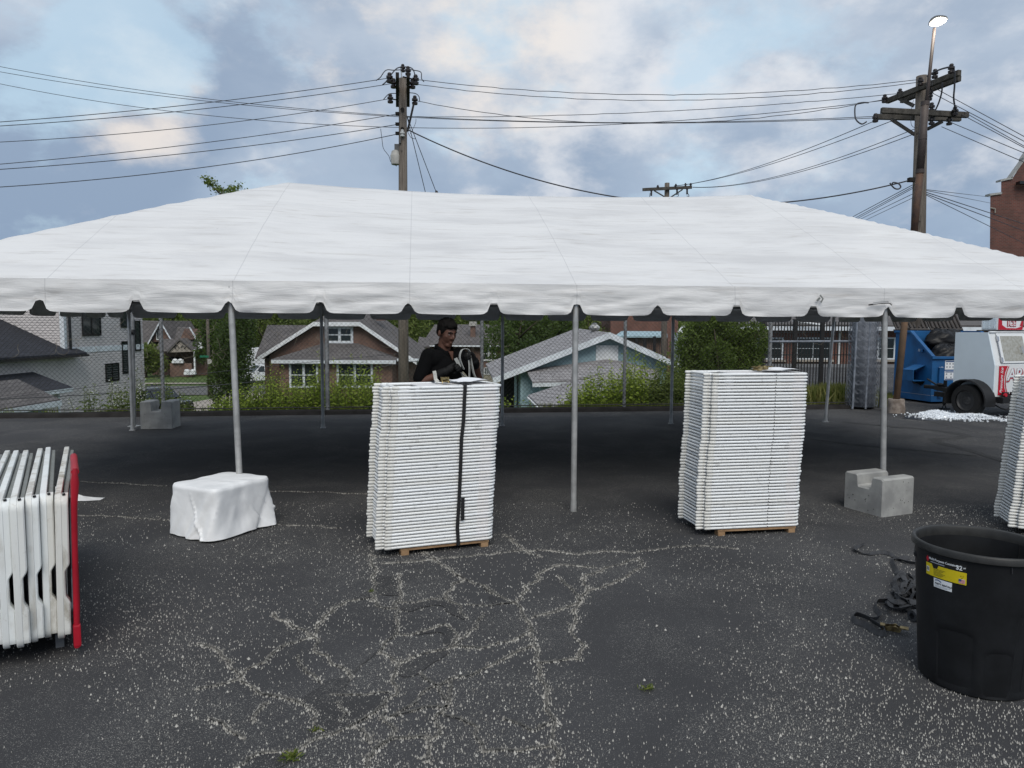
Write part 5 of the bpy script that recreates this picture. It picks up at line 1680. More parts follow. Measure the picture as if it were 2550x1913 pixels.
W('wire from the lower insulator of the central pole to the left edge', (0, 354, 18.5), (970, 246, 21), (500, 314), .012, .5)
W('upper of three bracket wires running left from the central pole', (0, 409, 17.5), (990, 284, 20), (500, 357), .012, .5)
W('middle of three bracket wires running left from the central pole', (0, 422, 17.5), (990, 310, 20), (500, 378), .013, .5)
W('lowest wire running left from the central pole', (0, 466, 17.5), (990, 334, 20), (500, 418), .014, .5)
W('highest of three wires coming down from the upper left behind the central pole', (0, 166, 25), (2180, 290, 19), (980, 288), .012, .4)
W('second of three wires coming down from the upper left behind the central pole', (0, 179, 25), (2179, 294, 19), (991, 291), .012, .4)
W('lowest of three wires coming down from the upper left behind the central pole', (0, 209, 25), (2203, 250, 19.4), (1009, 318), .012, .4)
W('top wire between the central pole and the right crossarm pole', (1035, 198, 19), (2292, 198, 18.2), (1621, 236), .011, 0, 0, .02)
W('second wire between the central pole and the right crossarm pole', (1028, 209, 19.6), (2288, 205, 18.2), (1678, 250), .011, 0, 0, .02)
W('deeply sagging wire from the central pole to the right upper crossarm', (1035, 251, 21), (2203, 248, 19.3), (1540, 307), .012, 0, 0, .02)
W('wire from the central pole middle to the right upper crossarm', (1014, 291, 20), (2241, 233, 19.1), (1275, 290), .011, 0, 0, .015)
W('thick black cable slung from the central pole behind the tent ridge to the right pole', (1015, 323, 20), (2270, 448, 18.5), (1275, 429), .024)
W('left guy wire of the central pole', (1013, 288, 20), (1062, 490, 20.8), None, .014, 0, 1.0)
W('right guy wire of the central pole', (1013, 288, 20), (1089, 486, 21.5), None, .014, 0, 1.0)
single('guy_insulator', MB().ball(U(1087, 482, 21.5), (.05, .05, .09), 10, 6), 'insul', 'black guy insulator on the right guy wire just over the tent ridge', 'insulator')
W('upper of two wires from the distant pole to the right lower crossarm', (1678, 463, 36), (2190, 296, 18.1), (1950, 394), .013)
W('lower of two wires from the distant pole to the right lower crossarm', (1679, 464, 36), (2232, 297, 18.1), (1950, 400), .013)
W('upper of two wires from the distant crossarm tip to the right pole', (1724, 466, 36), (2276, 322, 18.4), (1980, 428), .013)
W('lower of two wires from the distant crossarm tip to the right pole', (1725, 467, 36), (2276, 334, 18.4), (1980, 432), .013)
lowl = ['topmost', 'second', 'third', 'fourth', 'fifth']
for k, ((ax, ay), (bx__, by__)) in enumerate((((2105, 550), (2272, 461)), ((2110, 554), (2272, 466)), ((2118, 554), (2272, 470)), ((2128, 553), (2271, 484)), ((2140, 556), (2271, 494)))):
    W('%s cable of the bundle from the right pole down behind the tent' % lowl[k], (ax, ay, 26), (bx__, by__, 18.5), None, .014 - .001 * k, 1.2)
rr_ = [((2327, 219), (2550, 340), 'top'), ((2322, 232), (2550, 352), 'second'), ((2400, 279), (2550, 364), 'third'), ((2392, 284), (2550, 368), 'fourth'), ((2365, 304), (2550, 381), 'fifth'), ((2345, 316), (2550, 404), 'lowest')]
for a, b, w in rr_:
    W('%s wire from the right crossarm pole to the upper right edge' % w, (*a, 18.1), (*b, 15.5), None, .011, 0, .5)
for k, (a, b) in enumerate((((2303, 472), (2466, 491)), ((2303, 474), (2467, 506)), ((2303, 478), (2550, 558)), ((2303, 482), (2550, 575)), ((2306, 486), (2550, 606)))):
    W('%s low cable from the right pole towards the tall brick building' % lowl[k], (*a, 18.5), (*b, 40 if k < 2 else 24), None, .012 + .003 * (k in (2, 3)), 0, 0 if k < 2 else .4)
W('low telephone cable crossing before the grey house and the street', (-150, 1000, 17.5), (640, 950, 22), (300, 978), .016, 0, .8)
W('low pale wire crossing before the craftsman house lawn', (240, 962, 20), (1010, 880, 24), (600, 920), .010, .4)
# ================================================================== chairs
CL, CW = .87, .445
TR = .0116
def chair_meshes():
    d = {}
    # back frame: one bent tube, feet at x=0, round top at x=CL
    hw = CW / 2 - TR
    rc = .055
    pts = [(.02, -hw, 0)] + [(CL - TR - rc, -hw, 0)]
    for k in range(1, 7):
        a = -math.pi / 2 + math.pi / 2 * k / 6
        pts.append((CL - TR - rc + rc * math.cos(a), -hw + rc + rc * math.sin(a), 0))
    for k in range(0, 7):
        a = math.pi / 2 * k / 6
        pts.append((CL - TR - rc + rc * math.cos(a), hw - rc + rc * math.sin(a), 0))
    pts += [(.02, hw, 0)]
    d['frame'] = mesh_of('frame', MB().tube(pts, TR, 8, True, .92, (0, 0, 1)), 'chair', 60)
    # sleeves where the back moulding grips the tube
    d['sleeve'] = [mesh_of('sleeve', MB().tube([(CL - .155, s * hw, 0), (CL - .06, s * hw, 0)], TR * 1.08, 8, True, .95, (0, 0, 1)), 'chairp', 60) for s in (-1, 1)]
    # rear leg: inner U, feet a little in from the ends
    h2 = CW / 2 - TR * 3.4
    d['rear_leg'] = mesh_of('rear_leg', MB().tube([(-.045, -h2, 0), (.50, -h2, 0)], TR * .95, 8, True, .92, (0, 0, 1)), 'chair', 60)
    d['crossbar'] = [mesh_of('crossbar', MB().tube([(x, -y, 0), (x, y, 0)], TR * .86, 8), 'chair', 60) for x, y in ((.028, hw), (-.022, h2))]
    d['seat'] = mesh_of('seat', MB().cbox((.40, 0, .001), (.37, CW - .11, .011), .004), 'chairp')
    d['backrest'] = mesh_of('backrest', MB().cbox((.735, 0, .001), (.17, CW - .09, .011), .004), 'chairp')
    cap = lambda x, y: MB().lathe([(.003, -.030), (.0105, -.028), (.0130, -.020), (.0128, .018), (.0118, .024)], 10, axis='X').v
    def capm(x, y):
        q = MB().lathe([(.003, -.030), (.0105, -.028), (.0130, -.020), (.0128, .018), (.0118, .024)], 10, axis='X')
        moved(q, lambda p: Vector((p.x + x, p.y + y, p.z * .97)))
        return q
    d['foot_cap'] = [mesh_of('foot_cap', capm(x, y), 'cap', 60) for x, y in ((.02, -hw), (.02, hw), (-.045, -h2), (-.045, h2))]
    m = MB()
    for s in (-1,):
        m.lathe([(.0042, -.0015), (.0042, .0015)], 8, axis='Y', capb=True, capt=True)
        for i in range(-16, 0):
            x, y, z = m.v[i]; m.v[i] = (x + .555, y + s * (hw + TR), z)
    d['rivet'] = mesh_of('rivet', m, 'dark')
    d['rear_leg2'] = h2
    return d
CM = chair_meshes()
def new_chair():
    t = thing('folding_chair', 'x', 'folding chair')
    part('frame', CM['frame'], None, t)
    for m in CM['sleeve']:
        part('sleeve', m, None, t)
    a = part('rear_leg', CM['rear_leg'], None, t)
    b = part('rear_leg', CM['rear_leg'], None, t); b.location = (0, 2 * CM['rear_leg2'], 0)
    for m in CM['crossbar']:
        part('crossbar', m, None, t)
    part('seat', CM['seat'], None, t)
    part('backrest', CM['backrest'], None, t)
    for m in CM['foot_cap']:
        part('foot_cap', m, None, t)
    part('rivet', CM['rivet'], None, t)
    return t
def nth(i):
    sp = {1: 'first', 2: 'second', 3: 'third', 4: 'fourth', 5: 'fifth', 6: 'sixth', 7: 'seventh', 8: 'eighth', 9: 'ninth', 10: 'tenth', 11: 'eleventh', 12: 'twelfth'}
    if i in sp: return sp[i]
    suf = 'th' if 10 <= i % 100 <= 20 else {1: 'st', 2: 'nd', 3: 'rd'}.get(i % 10, 'th')
    return '%d%s' % (i, suf)
protoC = None
def stack(fl, yaw, n, lean, where, seed, pitch, zdeck=.056):
    """chairs lying flat on a low pallet; fl is the near foot corner on the ground"""
    global protoC
    rg = random.Random(seed)
    u = Vector((math.cos(yaw), math.sin(yaw), 0)); v = Vector((-math.sin(yaw), math.cos(yaw), 0))
    base = Vector(fl) + v * CW / 2
    pal = thing('wooden_pallet', 'low pine pallet under the %s' % where, 'pallet', base, yaw)
    part('deck', MB().box((CL / 2 + .035, 0, zdeck - .011), (CL - .16, CW - .03, .018)), 'plywood', pal)
    for x in (.15, CL - .08):
        for y in (-CW / 2 + .05, CW / 2 - .05):
            part('foot', MB().box((x, y, .021), (.06, .07, .042)), 'plywood', pal)
    out = []
    run = 0.0
    for i in range(n):
        if rg.random() < .12: run = .6 * run + rg.uniform(-.009, .009)
        t = i / (n - 1)
        dx = lean(t) + run * .6 + rg.uniform(-.004, .004)
        dy = rg.uniform(-.003, .003) + run * .2
        p = base + u * dx + v * dy
        z = zdeck + TR + .001 + i * pitch
        if protoC is None:
            c = protoC = new_chair(); index_kids(protoC)
        else:
            c = copy_tree(protoC)
        c.location = (p.x, p.y, z)
        c.rotation_euler = (0, rg.uniform(-.002, .002), yaw + rg.uniform(-.005, .005))
        k = n - i
        nm = 'topmost' if k == 1 else 'bottom' if k == n else nth(k) + ' from top'
        c['label'] = 'white folding chair lying flat, %s in the %s' % (nm, where)
        c['group'] = 'chairs in the ' + where
        out.append(c)
    return base, u, v, zdeck + n * pitch, out
leanA = lambda t: .000 + .050 * t + (.012 if t > .72 else 0)
sA_ = stack(G(961, 1390), R(21), 49, leanA, 'strapped middle stack', 3, .0252)
leanB = lambda t: .022 * t + (.012 if t > .55 else 0)
sB_ = stack(G(1757, 1338), R(10), 49, leanB, 'right stack under the tent edge', 5, .0268)
leanC = lambda t: -.02 + .10 * t
sC_ = stack(G(2543, 1334), R(-17), 49, leanC, 'stack at the right edge', 8, .0262)

# ratchet strap round the middle stack
base, u, v, zt, _ = sA_
sx = .575
def SP(s, y, z, t=None):
    t = (z / zt) if t is None else t
    return base + u * (s + leanA(max(0, min(1, t)))) + v * y + Vector((0, 0, z))
strap = thing('ratchet_strap', 'black webbing strap pulled tight round the middle chair stack', 'strap', SP(sx, -CW / 2, .02))
f_ = CW / 2 + .008
pth = [SP(sx - .01, -f_ + .05, .040), SP(sx - .01, -f_, .045)] + [SP(sx - .01 + .018 * math.sin(k / 9 * 5) * .3 - .02 * (1 - k / 9), -f_ - .002, .045 + (zt - .045) * k / 9) for k in range(1, 10)] + [SP(sx - .03, -f_ + .03, zt + .008), SP(sx - .10, -.05, zt + .010), SP(sx - .16, .10, zt + .010), SP(sx - .16, f_, zt + .004)] + [SP(sx - .10, f_ + .002, zt - (zt - .1) * k / 6) for k in range(1, 7)]
part('webbing', MB().ribbon(pth, .028, .003, [tuple(u)] * len(pth)), 'black', strap, False, True)
tl_ = MB().ribbon([SP(sx + .01, -f_ - .006, .42), SP(sx + .012, -f_ - .008, .30), SP(sx + .014, -f_ - .007, .24)], .028, .003, [tuple(u)] * 3)
part('loose_tail', tl_, 'black', strap, False, True)
def ratchet(parent, c, yaw, s=1.0):
    rt = Matrix.Rotation(yaw, 3, 'Z')
    c = Vector(c)
    m = MB()
    for y in (-.022, .022):
        m.slab([(-.06, y, 0), (.05, y, 0), (.06, y, .022), (.02, y, .038), (-.05, y, .026)], (0, .003, 0))
    m.tube([(.02, -.03, .022), (.02, .03, .022)], .009, 10).tube([(-.05, -.03, .012), (-.05, .03, .012)], .006, 8)
    m.box((-.055, 0, .03), (.03, .05, .006)).box((.075, 0, .03), (.05, .052, .006))
    moved(m, lambda p: rt @ p * s + c)
    b = part('buckle', m, 'brass', parent, False, True)
    for y in (-.026, .028):
        g = MB().lathe([(.016, -.002), (.018, .002)], 12, (.02, y, .022), 'Y', True, True)
        moved(g, lambda p: rt @ p * s + c)
        part('ratchet_gear', g, 'brass', b, False, True)
ratchet(strap, SP(sx - .115, -.02, zt + .008), R(100), 1.1)
# pale loose strap end curling up beside the buckle, and a white sheet on top
part('strap_end', MB().ribbon([SP(sx - .17, -.02, zt + .012), SP(sx - .19, -.01, zt + .035), SP(sx - .195, -.01, zt + .075), SP(sx - .20, -.005, zt + .10)], .028, .003, [tuple(u)] * 4), 'webwhite', strap, False, True)
def paper(label, c, yaw, w, h, seed, curl=.04):
    c = Vector(c)
    rt = Matrix.Rotation(yaw, 3, 'Z')
    m = MB().grid(14, 10, lambda a, b: c + rt @ Vector(((a - .5) * w, (b - .5) * h, .004 + curl * max(0, a - .35) * (1 - a) * 1.8 + .006 * mnoise.noise((a * 3, b * 3, seed)) + .006)))
    o = MB(); o.v = list(m.v); o.f = list(m.f)
    k = len(o.v); o.v += [(x, y, z - .0015) for x, y, z in m.v]; o.f += [tuple(i + k for i in f)[::-1] for f in m.f]
    return single('paper_sheet', o, 'paper', label, 'paper sheet', None, True)
paper('white sheet lying curled on top of the middle chair stack', SP(.68, .05, zt + .006), R(25), .30, .30, 3, .07)
paper('white sheet lying on top of the right chair stack', sB_[0] + sB_[1] * .72 + sB_[2] * .02 + Vector((0, 0, sB_[3] + .004)), R(6), .33, .30, 6, .05)
p = sB_[0] + sB_[1] * .56 + sB_[2] * -.02 + Vector((0, 0, sB_[3] + .005))
st2 = thing('ratchet_buckle', 'brass ratchet buckle lying on top of the right chair stack', 'ratchet buckle', p)
ratchet(st2, p, R(30), 1.15)

# ================================================================== folded tables on the red cart
tfr, tbr = G(176, 1617, .10), None
TFR = Vector((-2.285, 3.72, 0))
tdir = Vector((-.52, .854, 0)).normalized()
tnrm = Vector((-tdir.y, tdir.x, 0))          # towards the next table on the left
TL, THT, TT = 1.80, .765, .0605
tyaw = math.atan2(tdir.y, tdir.x)
def table_meshes():
    d = {}
    # local: x along the table away from the viewer, y to the left through the stack, z up
    rc = .055
    def outline(x0, x1, z0, z1, r):
        pts = []
        for cx_, cz_, a0 in ((x1 - r, z0 + r, -90), (x1 - r, z1 - r, 0), (x0 + r, z1 - r, 90), (x0 + r, z0 + r, 180)):
            for k in range(6):
                a = R(a0 + 90 * k / 5)
                pts.append((cx_ + r * math.cos(a), cz_ + r * math.sin(a)))
        return pts
    top = MB()
    o1 = outline(0, TL, 0, THT, rc)
    n = len(o1)
    lay = [(.0, .004), (.004, 0.0), (.028, 0.0), (.030, .003)]
    for y, sh in lay:
        oo = outline(sh, TL - sh, sh, THT - sh, rc)
        top.v += [(x, TT - y, z) for x, z in oo]
    for i in range(len(lay) - 1):
        for k in range(n):
            top.f.append((i * n + k, i * n + (k + 1) % n, (i + 1) * n + (k + 1) % n, (i + 1) * n + k))
    top.f.append(tuple(range(n))); top.f.append(tuple(range((len(lay) - 1) * n, len(lay) * n))[::-1])
    d['tabletop'] = mesh_of('tabletop', top, 'table', 40)
    # end skirt: full thickness, with a hand-hold scallop in its free edge
    sk = MB()
    zs = [0.03 + (THT - .035) * k / 60 for k in range(61)]
    def depth(z):
        c, h = .30, .105
        t = abs(z - c) / h
        e = 1.0 if t > 1 else sstep(.55, 1.0, t)
        return .001 + .020 * (1 - e)
    prof = []
    for z in zs:
        rz = min(z, THT - z)
        xin = rc - math.sqrt(max(0, rc * rc - max(0, rc - rz) ** 2)) if rz < rc else 0
        y0 = depth(z)
        prof.append([(xin + .004, TT - .024, z), (xin + .001, y0 + .006, z), (xin + .006, y0, z), (xin + .06, y0, z), (xin + .06, TT - .024, z)])
    for pr2 in prof: sk.v += pr2
    for i in range(60):
        for k in range(5):
            sk.f.append((i * 5 + k, i * 5 + (k + 1) % 5, (i + 1) * 5 + (k + 1) % 5, (i + 1) * 5 + k))
    sk.f.append((4, 3, 2, 1, 0)); sk.f.append(tuple(300 + k for k in range(5)))
    d['end_skirt'] = mesh_of('end_skirt', sk, 'table', 40)
    d['long_rail'] = mesh_of('long_rail', MB().cbox((TL / 2, .0130, THT - .035), (TL - .16, .020, .03), .004), 'tablegrey')
    d['corner_latch'] = mesh_of('corner_latch', MB().cbox((.035, .020, THT - .0015), (.022, .014, .008), .002), 'dark')
    d['latch_pin'] = mesh_of('latch_pin', MB().cbox((.035, .020, THT + .003), (.012, .006, .004), .001), 'tablegrey')
    d['folded_leg'] = mesh_of('folded_leg', MB().tube([(.25, .010, .12), (.25, .010, THT - .12), (.9, .010, THT - .12), (.9, .010, .12)], .009, 6), 'darkpost')
    return d
TMs = table_meshes()
def new_table():
    t = thing('folding_table', 'x', 'folding table')
    part('tabletop', TMs['tabletop'], None, t)
    sk = part('end_skirt', TMs['end_skirt'], None, t)
    part('corner_latch', TMs['corner_latch'], None, sk)
    part('latch_pin', TMs['latch_pin'], None, sk)
    part('long_rail', TMs['long_rail'], None, t)
    part('folded_leg', TMs['folded_leg'], None, t)
    return t
protoT = new_table(); index_kids(protoT)
NT_ = 9
tlab = ['white folding table on its edge, next to the red cart panel', 'white folding table second from the red panel, its top gaping open', 'scuffed grey-stained white folding table, third from the red panel', 'clean white folding table on edge, fourth from the red panel', 'scuffed white folding table with brown stain, fifth from the red panel', 'white folding table with tan tape patch, sixth from the red panel', 'white folding table, seventh from the red panel, cut by the photo edge', 'white folding table, eighth from the red panel at the left edge', 'white folding table, ninth from the red panel beyond the left edge']
tz = .105
tilt = [.030, .014, .004, -.004, -.010, -.016, -.02, -.02, -.02]
for i in range(NT_):
    o = protoT if i == 0 else copy_tree(protoT)
    back = [0.0, .05, .02, -.02, .0, .03, .02, .0, .01][i]
    p = TFR + tnrm * (i * .0585) + tdir * back
    o.location = (p.x, p.y, tz)
    o.rotation_euler = (tilt[i] * .5, 0, tyaw + (-.028 if i == 0 else (.0, -.008, .004, .002, -.003, .002, 0, 0)[i - 1]))
    o['label'] = tlab[i]; o['group'] = 'folded tables on the cart'
# a patch of tan tape on the sixth table's end
p = TFR + tnrm * (5 * .0585 + .026) + tdir * (.028)
tp = single('tape_patch', MB().box((0, 0, 0), (.002, .018, .085)), simple('tan_tape', (.42, .34, .22), .7, .2, 20), 'strip of tan tape stuck low on a white table end', 'tape', None, False, (p.x, p.y, tz + .165), tyaw)
cart = thing('table_cart', 'red moulded cart panel standing against the folded white tables', 'cart', TFR, tyaw)
# red end panel, a rounded plastic post plate with rolled top
pn = MB()
prof = [(.0, .06), (-.006, .30), (-.008, .60), (-.012, .83), (-.016, .93), (-.020, .985)]
pc = lambda x, y, z: (x, y, z)
def plate(x0, x1, yo, th):
    m = MB()
    rows = []
    for y, z in prof:
        rows.append([(x0, y + yo, z), (x1, y + yo, z), (x1, y + yo - th, z), (x0, y + yo - th, z)])
    for r_ in rows: m.v += r_
    for i in range(len(rows) - 1):
        for k in range(4):
            m.f.append((i * 4 + k, i * 4 + (k + 1) % 4, (i + 1) * 4 + (k + 1) % 4, (i + 1) * 4 + k))
    m.f.append((3, 2, 1, 0)); m.f.append(tuple(len(m.v) - 4 + k for k in range(4)))
    return m
part('red_panel', plate(.02, .50, -.012, .026), 'red', cart)
rollp = MB().tube([(.005, -.052, .965), (.005, -.052, 1.0), (.52, -.052, 1.0), (.52, -.052, .965)], .020, 12)
part('rolled_edge', MB().tube([(.0, -.047, .985), (.53, -.047, .985)], [.018, .018], 14), 'red', cart, 50)
part('front_post', MB().tube([(.015, -.024, .055), (.012, -.030, .5), (.006, -.036, .80), (.0, -.044, .93), (.0, -.047, 1.005)], [.014, .014, .015, .020, .010], 12, True, 1.0), 'red', cart, 50)
part('foot_collar', MB().cbox((.02, -.026, .12), (.045, .036, .12), .01), 'red', cart)
part('deck', MB().box((TL / 2 + .12, .26, .088), (TL - .3, .56, .026)), 'darkpost', cart)
for x in (.22, TL - .2):
    for y in (.055, .50):
        part('leg', MB().box((x, y, .038), (.04, .04, .075)), 'plywood' if False else 'darkpost', cart)

# ================================================================== blocks, cover, tarp
def ballast(name, label, p0, yaw, a=.46, b=.41, h=.36, nw=.17, nd=.115, n0=.15):
    """cast ballast block: U-shaped face a wide along local x, extruded b along local y"""
    t = thing(name, label, 'concrete block', p0, yaw, 'concrete ballast blocks')
    c = .016
    pr2 = [(0, 0), (a, 0), (a, h - c), (a - c, h), (n0 + nw + .012, h), (n0 + nw, h - .012), (n0 + nw - .012, h - nd + .02), (n0 + nw - .03, h - nd), (n0 + .02, h - nd), (n0 + .008, h - nd + .015), (n0, h - .012), (n0 - .012, h), (c, h), (0, h - c)]
    m = MB()
    lays = [(0, .010), (.012, 0), (b - .012, 0), (b, .010)]
    cx_, cz_ = a / 2, h / 2
    for y, ins_ in lays:
        for x, z in pr2:
            xx = x + (ins_ if x < cx_ else -ins_) if abs(x - cx_) > a * .4 else x
            zz = z - ins_ if z > h - nd - .02 else z
            m.v.append((xx, y, max(0.0, zz)))
    n = len(pr2)
    for i in range(3):
        for k in range(n):
            m.f.append((i * n + k, i * n + (k + 1) % n, (i + 1) * n + (k + 1) % n, (i + 1) * n + k))
    m.f.append(tuple(range(n))[::-1][::-1]); m.f.append(tuple(range(3 * n, 4 * n)))
    part('block', m, 'concretebl', t)
    ch = MB()
    for k in range(26):      # air pockets and chipped arrises
        if k % 2: q = Vector((random.uniform(.02, a - .02), -.0005, random.uniform(.02, h * .62)))
        else: q = Vector((a + .0005, random.uniform(.03, b - .03), random.uniform(.03, h - .04)))
        s = random.uniform(.002, .006)
        ch.ball(q, (s, s, s) if k % 2 else (s * .3, s, s), 6, 4)
    part('air_pocket', ch, simple('void_shadow', (.09, .09, .085), .95), t, kind='stuff')
    return t
# left face runs from blk_l to blk_f
pl, pf = Vector((3.246, 7.099, 0)), Vector((3.42, 6.691, 0))
ballast('ballast_block', 'notched grey concrete block at the foot of the right front tent leg', pl, math.atan2(pf.y - pl.y, pf.x - pl.x), (pf - pl).length, .41, .355)
pl, pf = Vector((-6.235, 12.28, 0)), Vector((-5.70, 12.36, 0))
ballast('ballast_block', 'notched dark concrete block beside the back left tent leg', pl, R(6), .52, .40, .46, .175, .17, .175)
part_parent = [o for o in COL.objects if o.name.startswith('ballast_block')][-1]
m = MB().tube([(.33 + .06 * math.cos(a_), .12, .32 + .09 * math.sin(a_)) for a_ in np.linspace(0, math.pi, 12)], .010, 8)
part('lifting_loop', m, 'iron', part_parent, True)

# ================================================================== bin
cc = Vector((2.315, 3.565, 0))
RB, RT, HB = .245, .287, .70
can = thing('rubbish_bin', 'large black round plastic bin with yellow label at the front right', 'bin', cc, 0)
def can_r(z): return RB + (RT - RB) * z / HB
N = 96
def wallf(r_off=0.0):
    m = MB()
    zz = [0, .008, .03] + list(np.linspace(.06, HB - .07, 34)) + [HB - .045, HB - .04]
    for z in zz:
        for k in range(N):
            a = 2 * math.pi * k / N
            r = can_r(z)
            if z < .01: r -= .012 * (1 - z / .01)
            # moulded panels: recessed low panels and handle flanks, rounded at their tops
            for c0, hw_, z0, z1, dp in ((R(-100), .26, .04, .25, .013), (R(-66), .34, .05, .44, .012), (R(-142), .34, .05, .32, .012), (R(30), .4, .05, .4, .006), (R(120), .4, .05, .4, .006)):
                da = abs((a - c0 + math.pi) % (2 * math.pi) - math.pi)
                w = sstep(hw_, hw_ - .07, da) * sstep(z1, z1 - .035, z + .1 * max(0, da - hw_ + .15)) * sstep(z0 - .03, z0, z)
                r -= dp * w
            r += .0018 * mnoise.noise((math.cos(a) * 3, math.sin(a) * 3, z * 4))
            m.v.append(((r + r_off) * math.cos(a), (r + r_off) * math.sin(a), z))
    for i in range(len(zz) - 1):
        for k in range(N):
            m.f.append((i * N + k, i * N + (k + 1) % N, (i + 1) * N + (k + 1) % N, (i + 1) * N + k))
    return m
w_ = wallf(); w_.f.append(tuple(range(N))[::-1])
part('body', w_, 'canplastic', can, 35)
iw = MB()
for z in (.012, HB * .5, HB - .02):
    for k in range(N):
        a = 2 * math.pi * k / N; r = can_r(z) - .006
        iw.v.append((r * math.cos(a), r * math.sin(a), z))
for i in range(2):
    for k in range(N):
        iw.f.append((i * N + (k + 1) % N, i * N + k, (i + 1) * N + k, (i + 1) * N + (k + 1) % N))
iw.f.append(tuple(range(N)))
part('inner_wall', iw, 'canplastic', can, 35)
part('rim', MB().lathe([(can_r(HB) - .009, HB - .05), (can_r(HB) + .001, HB - .037), (can_r(HB) + .011, HB - .036), (can_r(HB) + .015, HB - .033), (can_r(HB) + .015, HB - .007), (can_r(HB) + .011, HB - .001), (can_r(HB) + .006, HB + .001), (can_r(HB) - .004, HB - .003), (can_r(HB) - .008, HB - .012), (can_r(HB) - .009, HB - .05)], N), 'canrim', can, 35)
for a0 in (R(150), R(-30)):
    m = MB()
    rr2 = can_r(HB - .10)
    m.cbox(((rr2 - .012) * math.cos(a0), (rr2 - .012) * math.sin(a0), HB - .095), (.035, .125, .03), .010, Matrix.Rotation(a0, 3, 'Z'))
    part('handle', m, 'canrim', can, 40)
for a0 in (R(128), R(-72), R(20)):
    m = MB()
    for z0, z1 in ((.05, HB - .05),):
        m.tube([((can_r(z) - .006) * math.cos(a0), (can_r(z) - .006) * math.sin(a0), z) for z in np.linspace(z0, z1, 10)], .004, 6)
    part('inner_rib', m, 'canplastic', can, 40)
# labels wrapped on the wall: u = arc length from the label's middle, w = height
def wrap(mb, a_mid, z_mid, lift=.001, skew=0.0):
    def fn(p):
        p = Vector((p.x * .74, p.y * .80, p.z))
        z = z_mid + p.y + skew * p.x
        r = can_r(z) + lift + p.z
        a = a_mid + p.x / (can_r(z_mid))
        return Vector((r * math.cos(a), r * math.sin(a), z))
    return moved(mb, fn)
def rect(x0, x1, y0, y1, nx_=14, ny_=3, th=.0004):
    return MB().grid(nx_, ny_, lambda a, b: (x0 + (x1 - x0) * a, y0 + (y1 - y0) * b, 0))
LA, LZ = R(-153), HB - .105
lab = part('product_label', wrap(rect(-.135, .135, -.062, .062), LA, LZ, .0030), 'decalblack', can)
part('yellow_band', wrap(rect(-.135, .135, -.062, .012), LA, LZ, .0036), 'decalyellow', lab)
part('torn_patch', wrap(MB().add([(-.085, .014, 0), (-.035, .014, 0), (-.045, -.008, 0), (-.075, -.010, 0)], [(0, 1, 2, 3)]), LA, LZ, .0042), 'decalblack', lab)
part('lettering', wrap(moved(text_mb('Multi-Purpose Container', .0195, 0, .0004, .0002), lambda p: p + Vector((-.010, .043, 0))), LA, LZ, .0042), 'decalwhite', lab)
part('small_print', wrap(rect(-.095, .005, .0215, .0275, 8, 1), LA, LZ, .0042), 'decalgrey', lab)
part('lettering', wrap(moved(text_mb('32', .036, 0, .0012, .0002), lambda p: p + Vector((.092, .034, 0))), LA, LZ, .0042), 'decalwhite', lab)
part('lettering', wrap(moved(text_mb('gal', .012, 0, .0002, .0002), lambda p: p + Vector((.122, .040, 0))), LA, LZ, .0042), 'decalwhite', lab)
part('red_emblem', wrap(MB().add([(-.121, .056, 0), (-.106, .036, 0), (-.121, .014, 0), (-.133, .036, 0)], [(0, 1, 2, 3)]), LA, LZ, .0042), 'decalred', lab)
part('bar_code', wrap(rect(-.13, -.106, -.042, -.010, 3, 1), LA, LZ, .0042), 'decalwhite', lab)
bm_ = MB()
for k in range(7):
    q = rect(-.127 + k * .0028, -.1258 + k * .0028, -.036, -.014, 1, 1); bm_.add(q.v, q.f)
part('code_bars', wrap(bm_, LA, LZ, .0048), 'decalblack', lab)
bm_ = MB()
for k in range(6):
    q = rect(-.070, .010 - .012 * (k % 3), -.012 - k * .0078, -.0095 - k * .0078, 5, 1); bm_.add(q.v, q.f)
part('small_print', wrap(bm_, LA, LZ, .0048), simple('faded_print', (.12, .10, .02), .6), lab)
fl = MB(); 
for k in range(7):
    q = rect(.092, .127, -.055 + k * .0036, -.0532 + k * .0036, 3, 1); fl.add(q.v, q.f)
part('flag_field', wrap(rect(.092, .127, -.056, -.030, 3, 1), LA, LZ, .0042), 'decalwhite', lab)
part('flag_stripe', wrap(fl, LA, LZ, .0048), 'decalred', lab)
part('flag_canton', wrap(rect(.092, .107, -.043, -.0302, 2, 1), LA, LZ, .0054), 'decalblue', lab)
rc_ = MB()
for k in range(3):
    a = 2 * math.pi * k / 3 + .5
    c0 = Vector((.110 + .007 * math.cos(a), -.016 + .007 * math.sin(a), 0))
    rc_.add([c0 + Vector((math.cos(a + b_) * .0045, math.sin(a + b_) * .0045, 0)) for b_ in (0, 2.1, 4.2)], [(0, 1, 2)])
part('recycling_mark', wrap(rc_, LA, LZ, .0048), simple('print_olive', (.2, .17, .02), .6), lab)
lb2 = part('rental_label', wrap(rect(-.070, .052, -.035, .020), LA, LZ - .071, .0030), 'decalwhite', can)
part('lettering', wrap(moved(text_mb('PARTY RENTALS', .0150, 0, .0004, .0002), lambda p: p + Vector((-.004, -.010, 0))), LA, LZ - .071, .0036), 'decalblack', lb2)
sw = MB().ribbon([(-.058 + .042 * t, .008 + .007 * math.sin(t * 3.1) - .004 * t, 0) for t in np.linspace(0, 1, 9)], .006, .0004, (0, 1, 0))
part('swoosh', wrap(sw, LA, LZ - .071, .0038), 'decalblue', lb2)
bm_ = MB()
for k in range(2):
    q = rect(-.060, .045 - .02 * k, -.0235 - k * .006, -.0215 - k * .006, 6, 1); bm_.add(q.v, q.f)
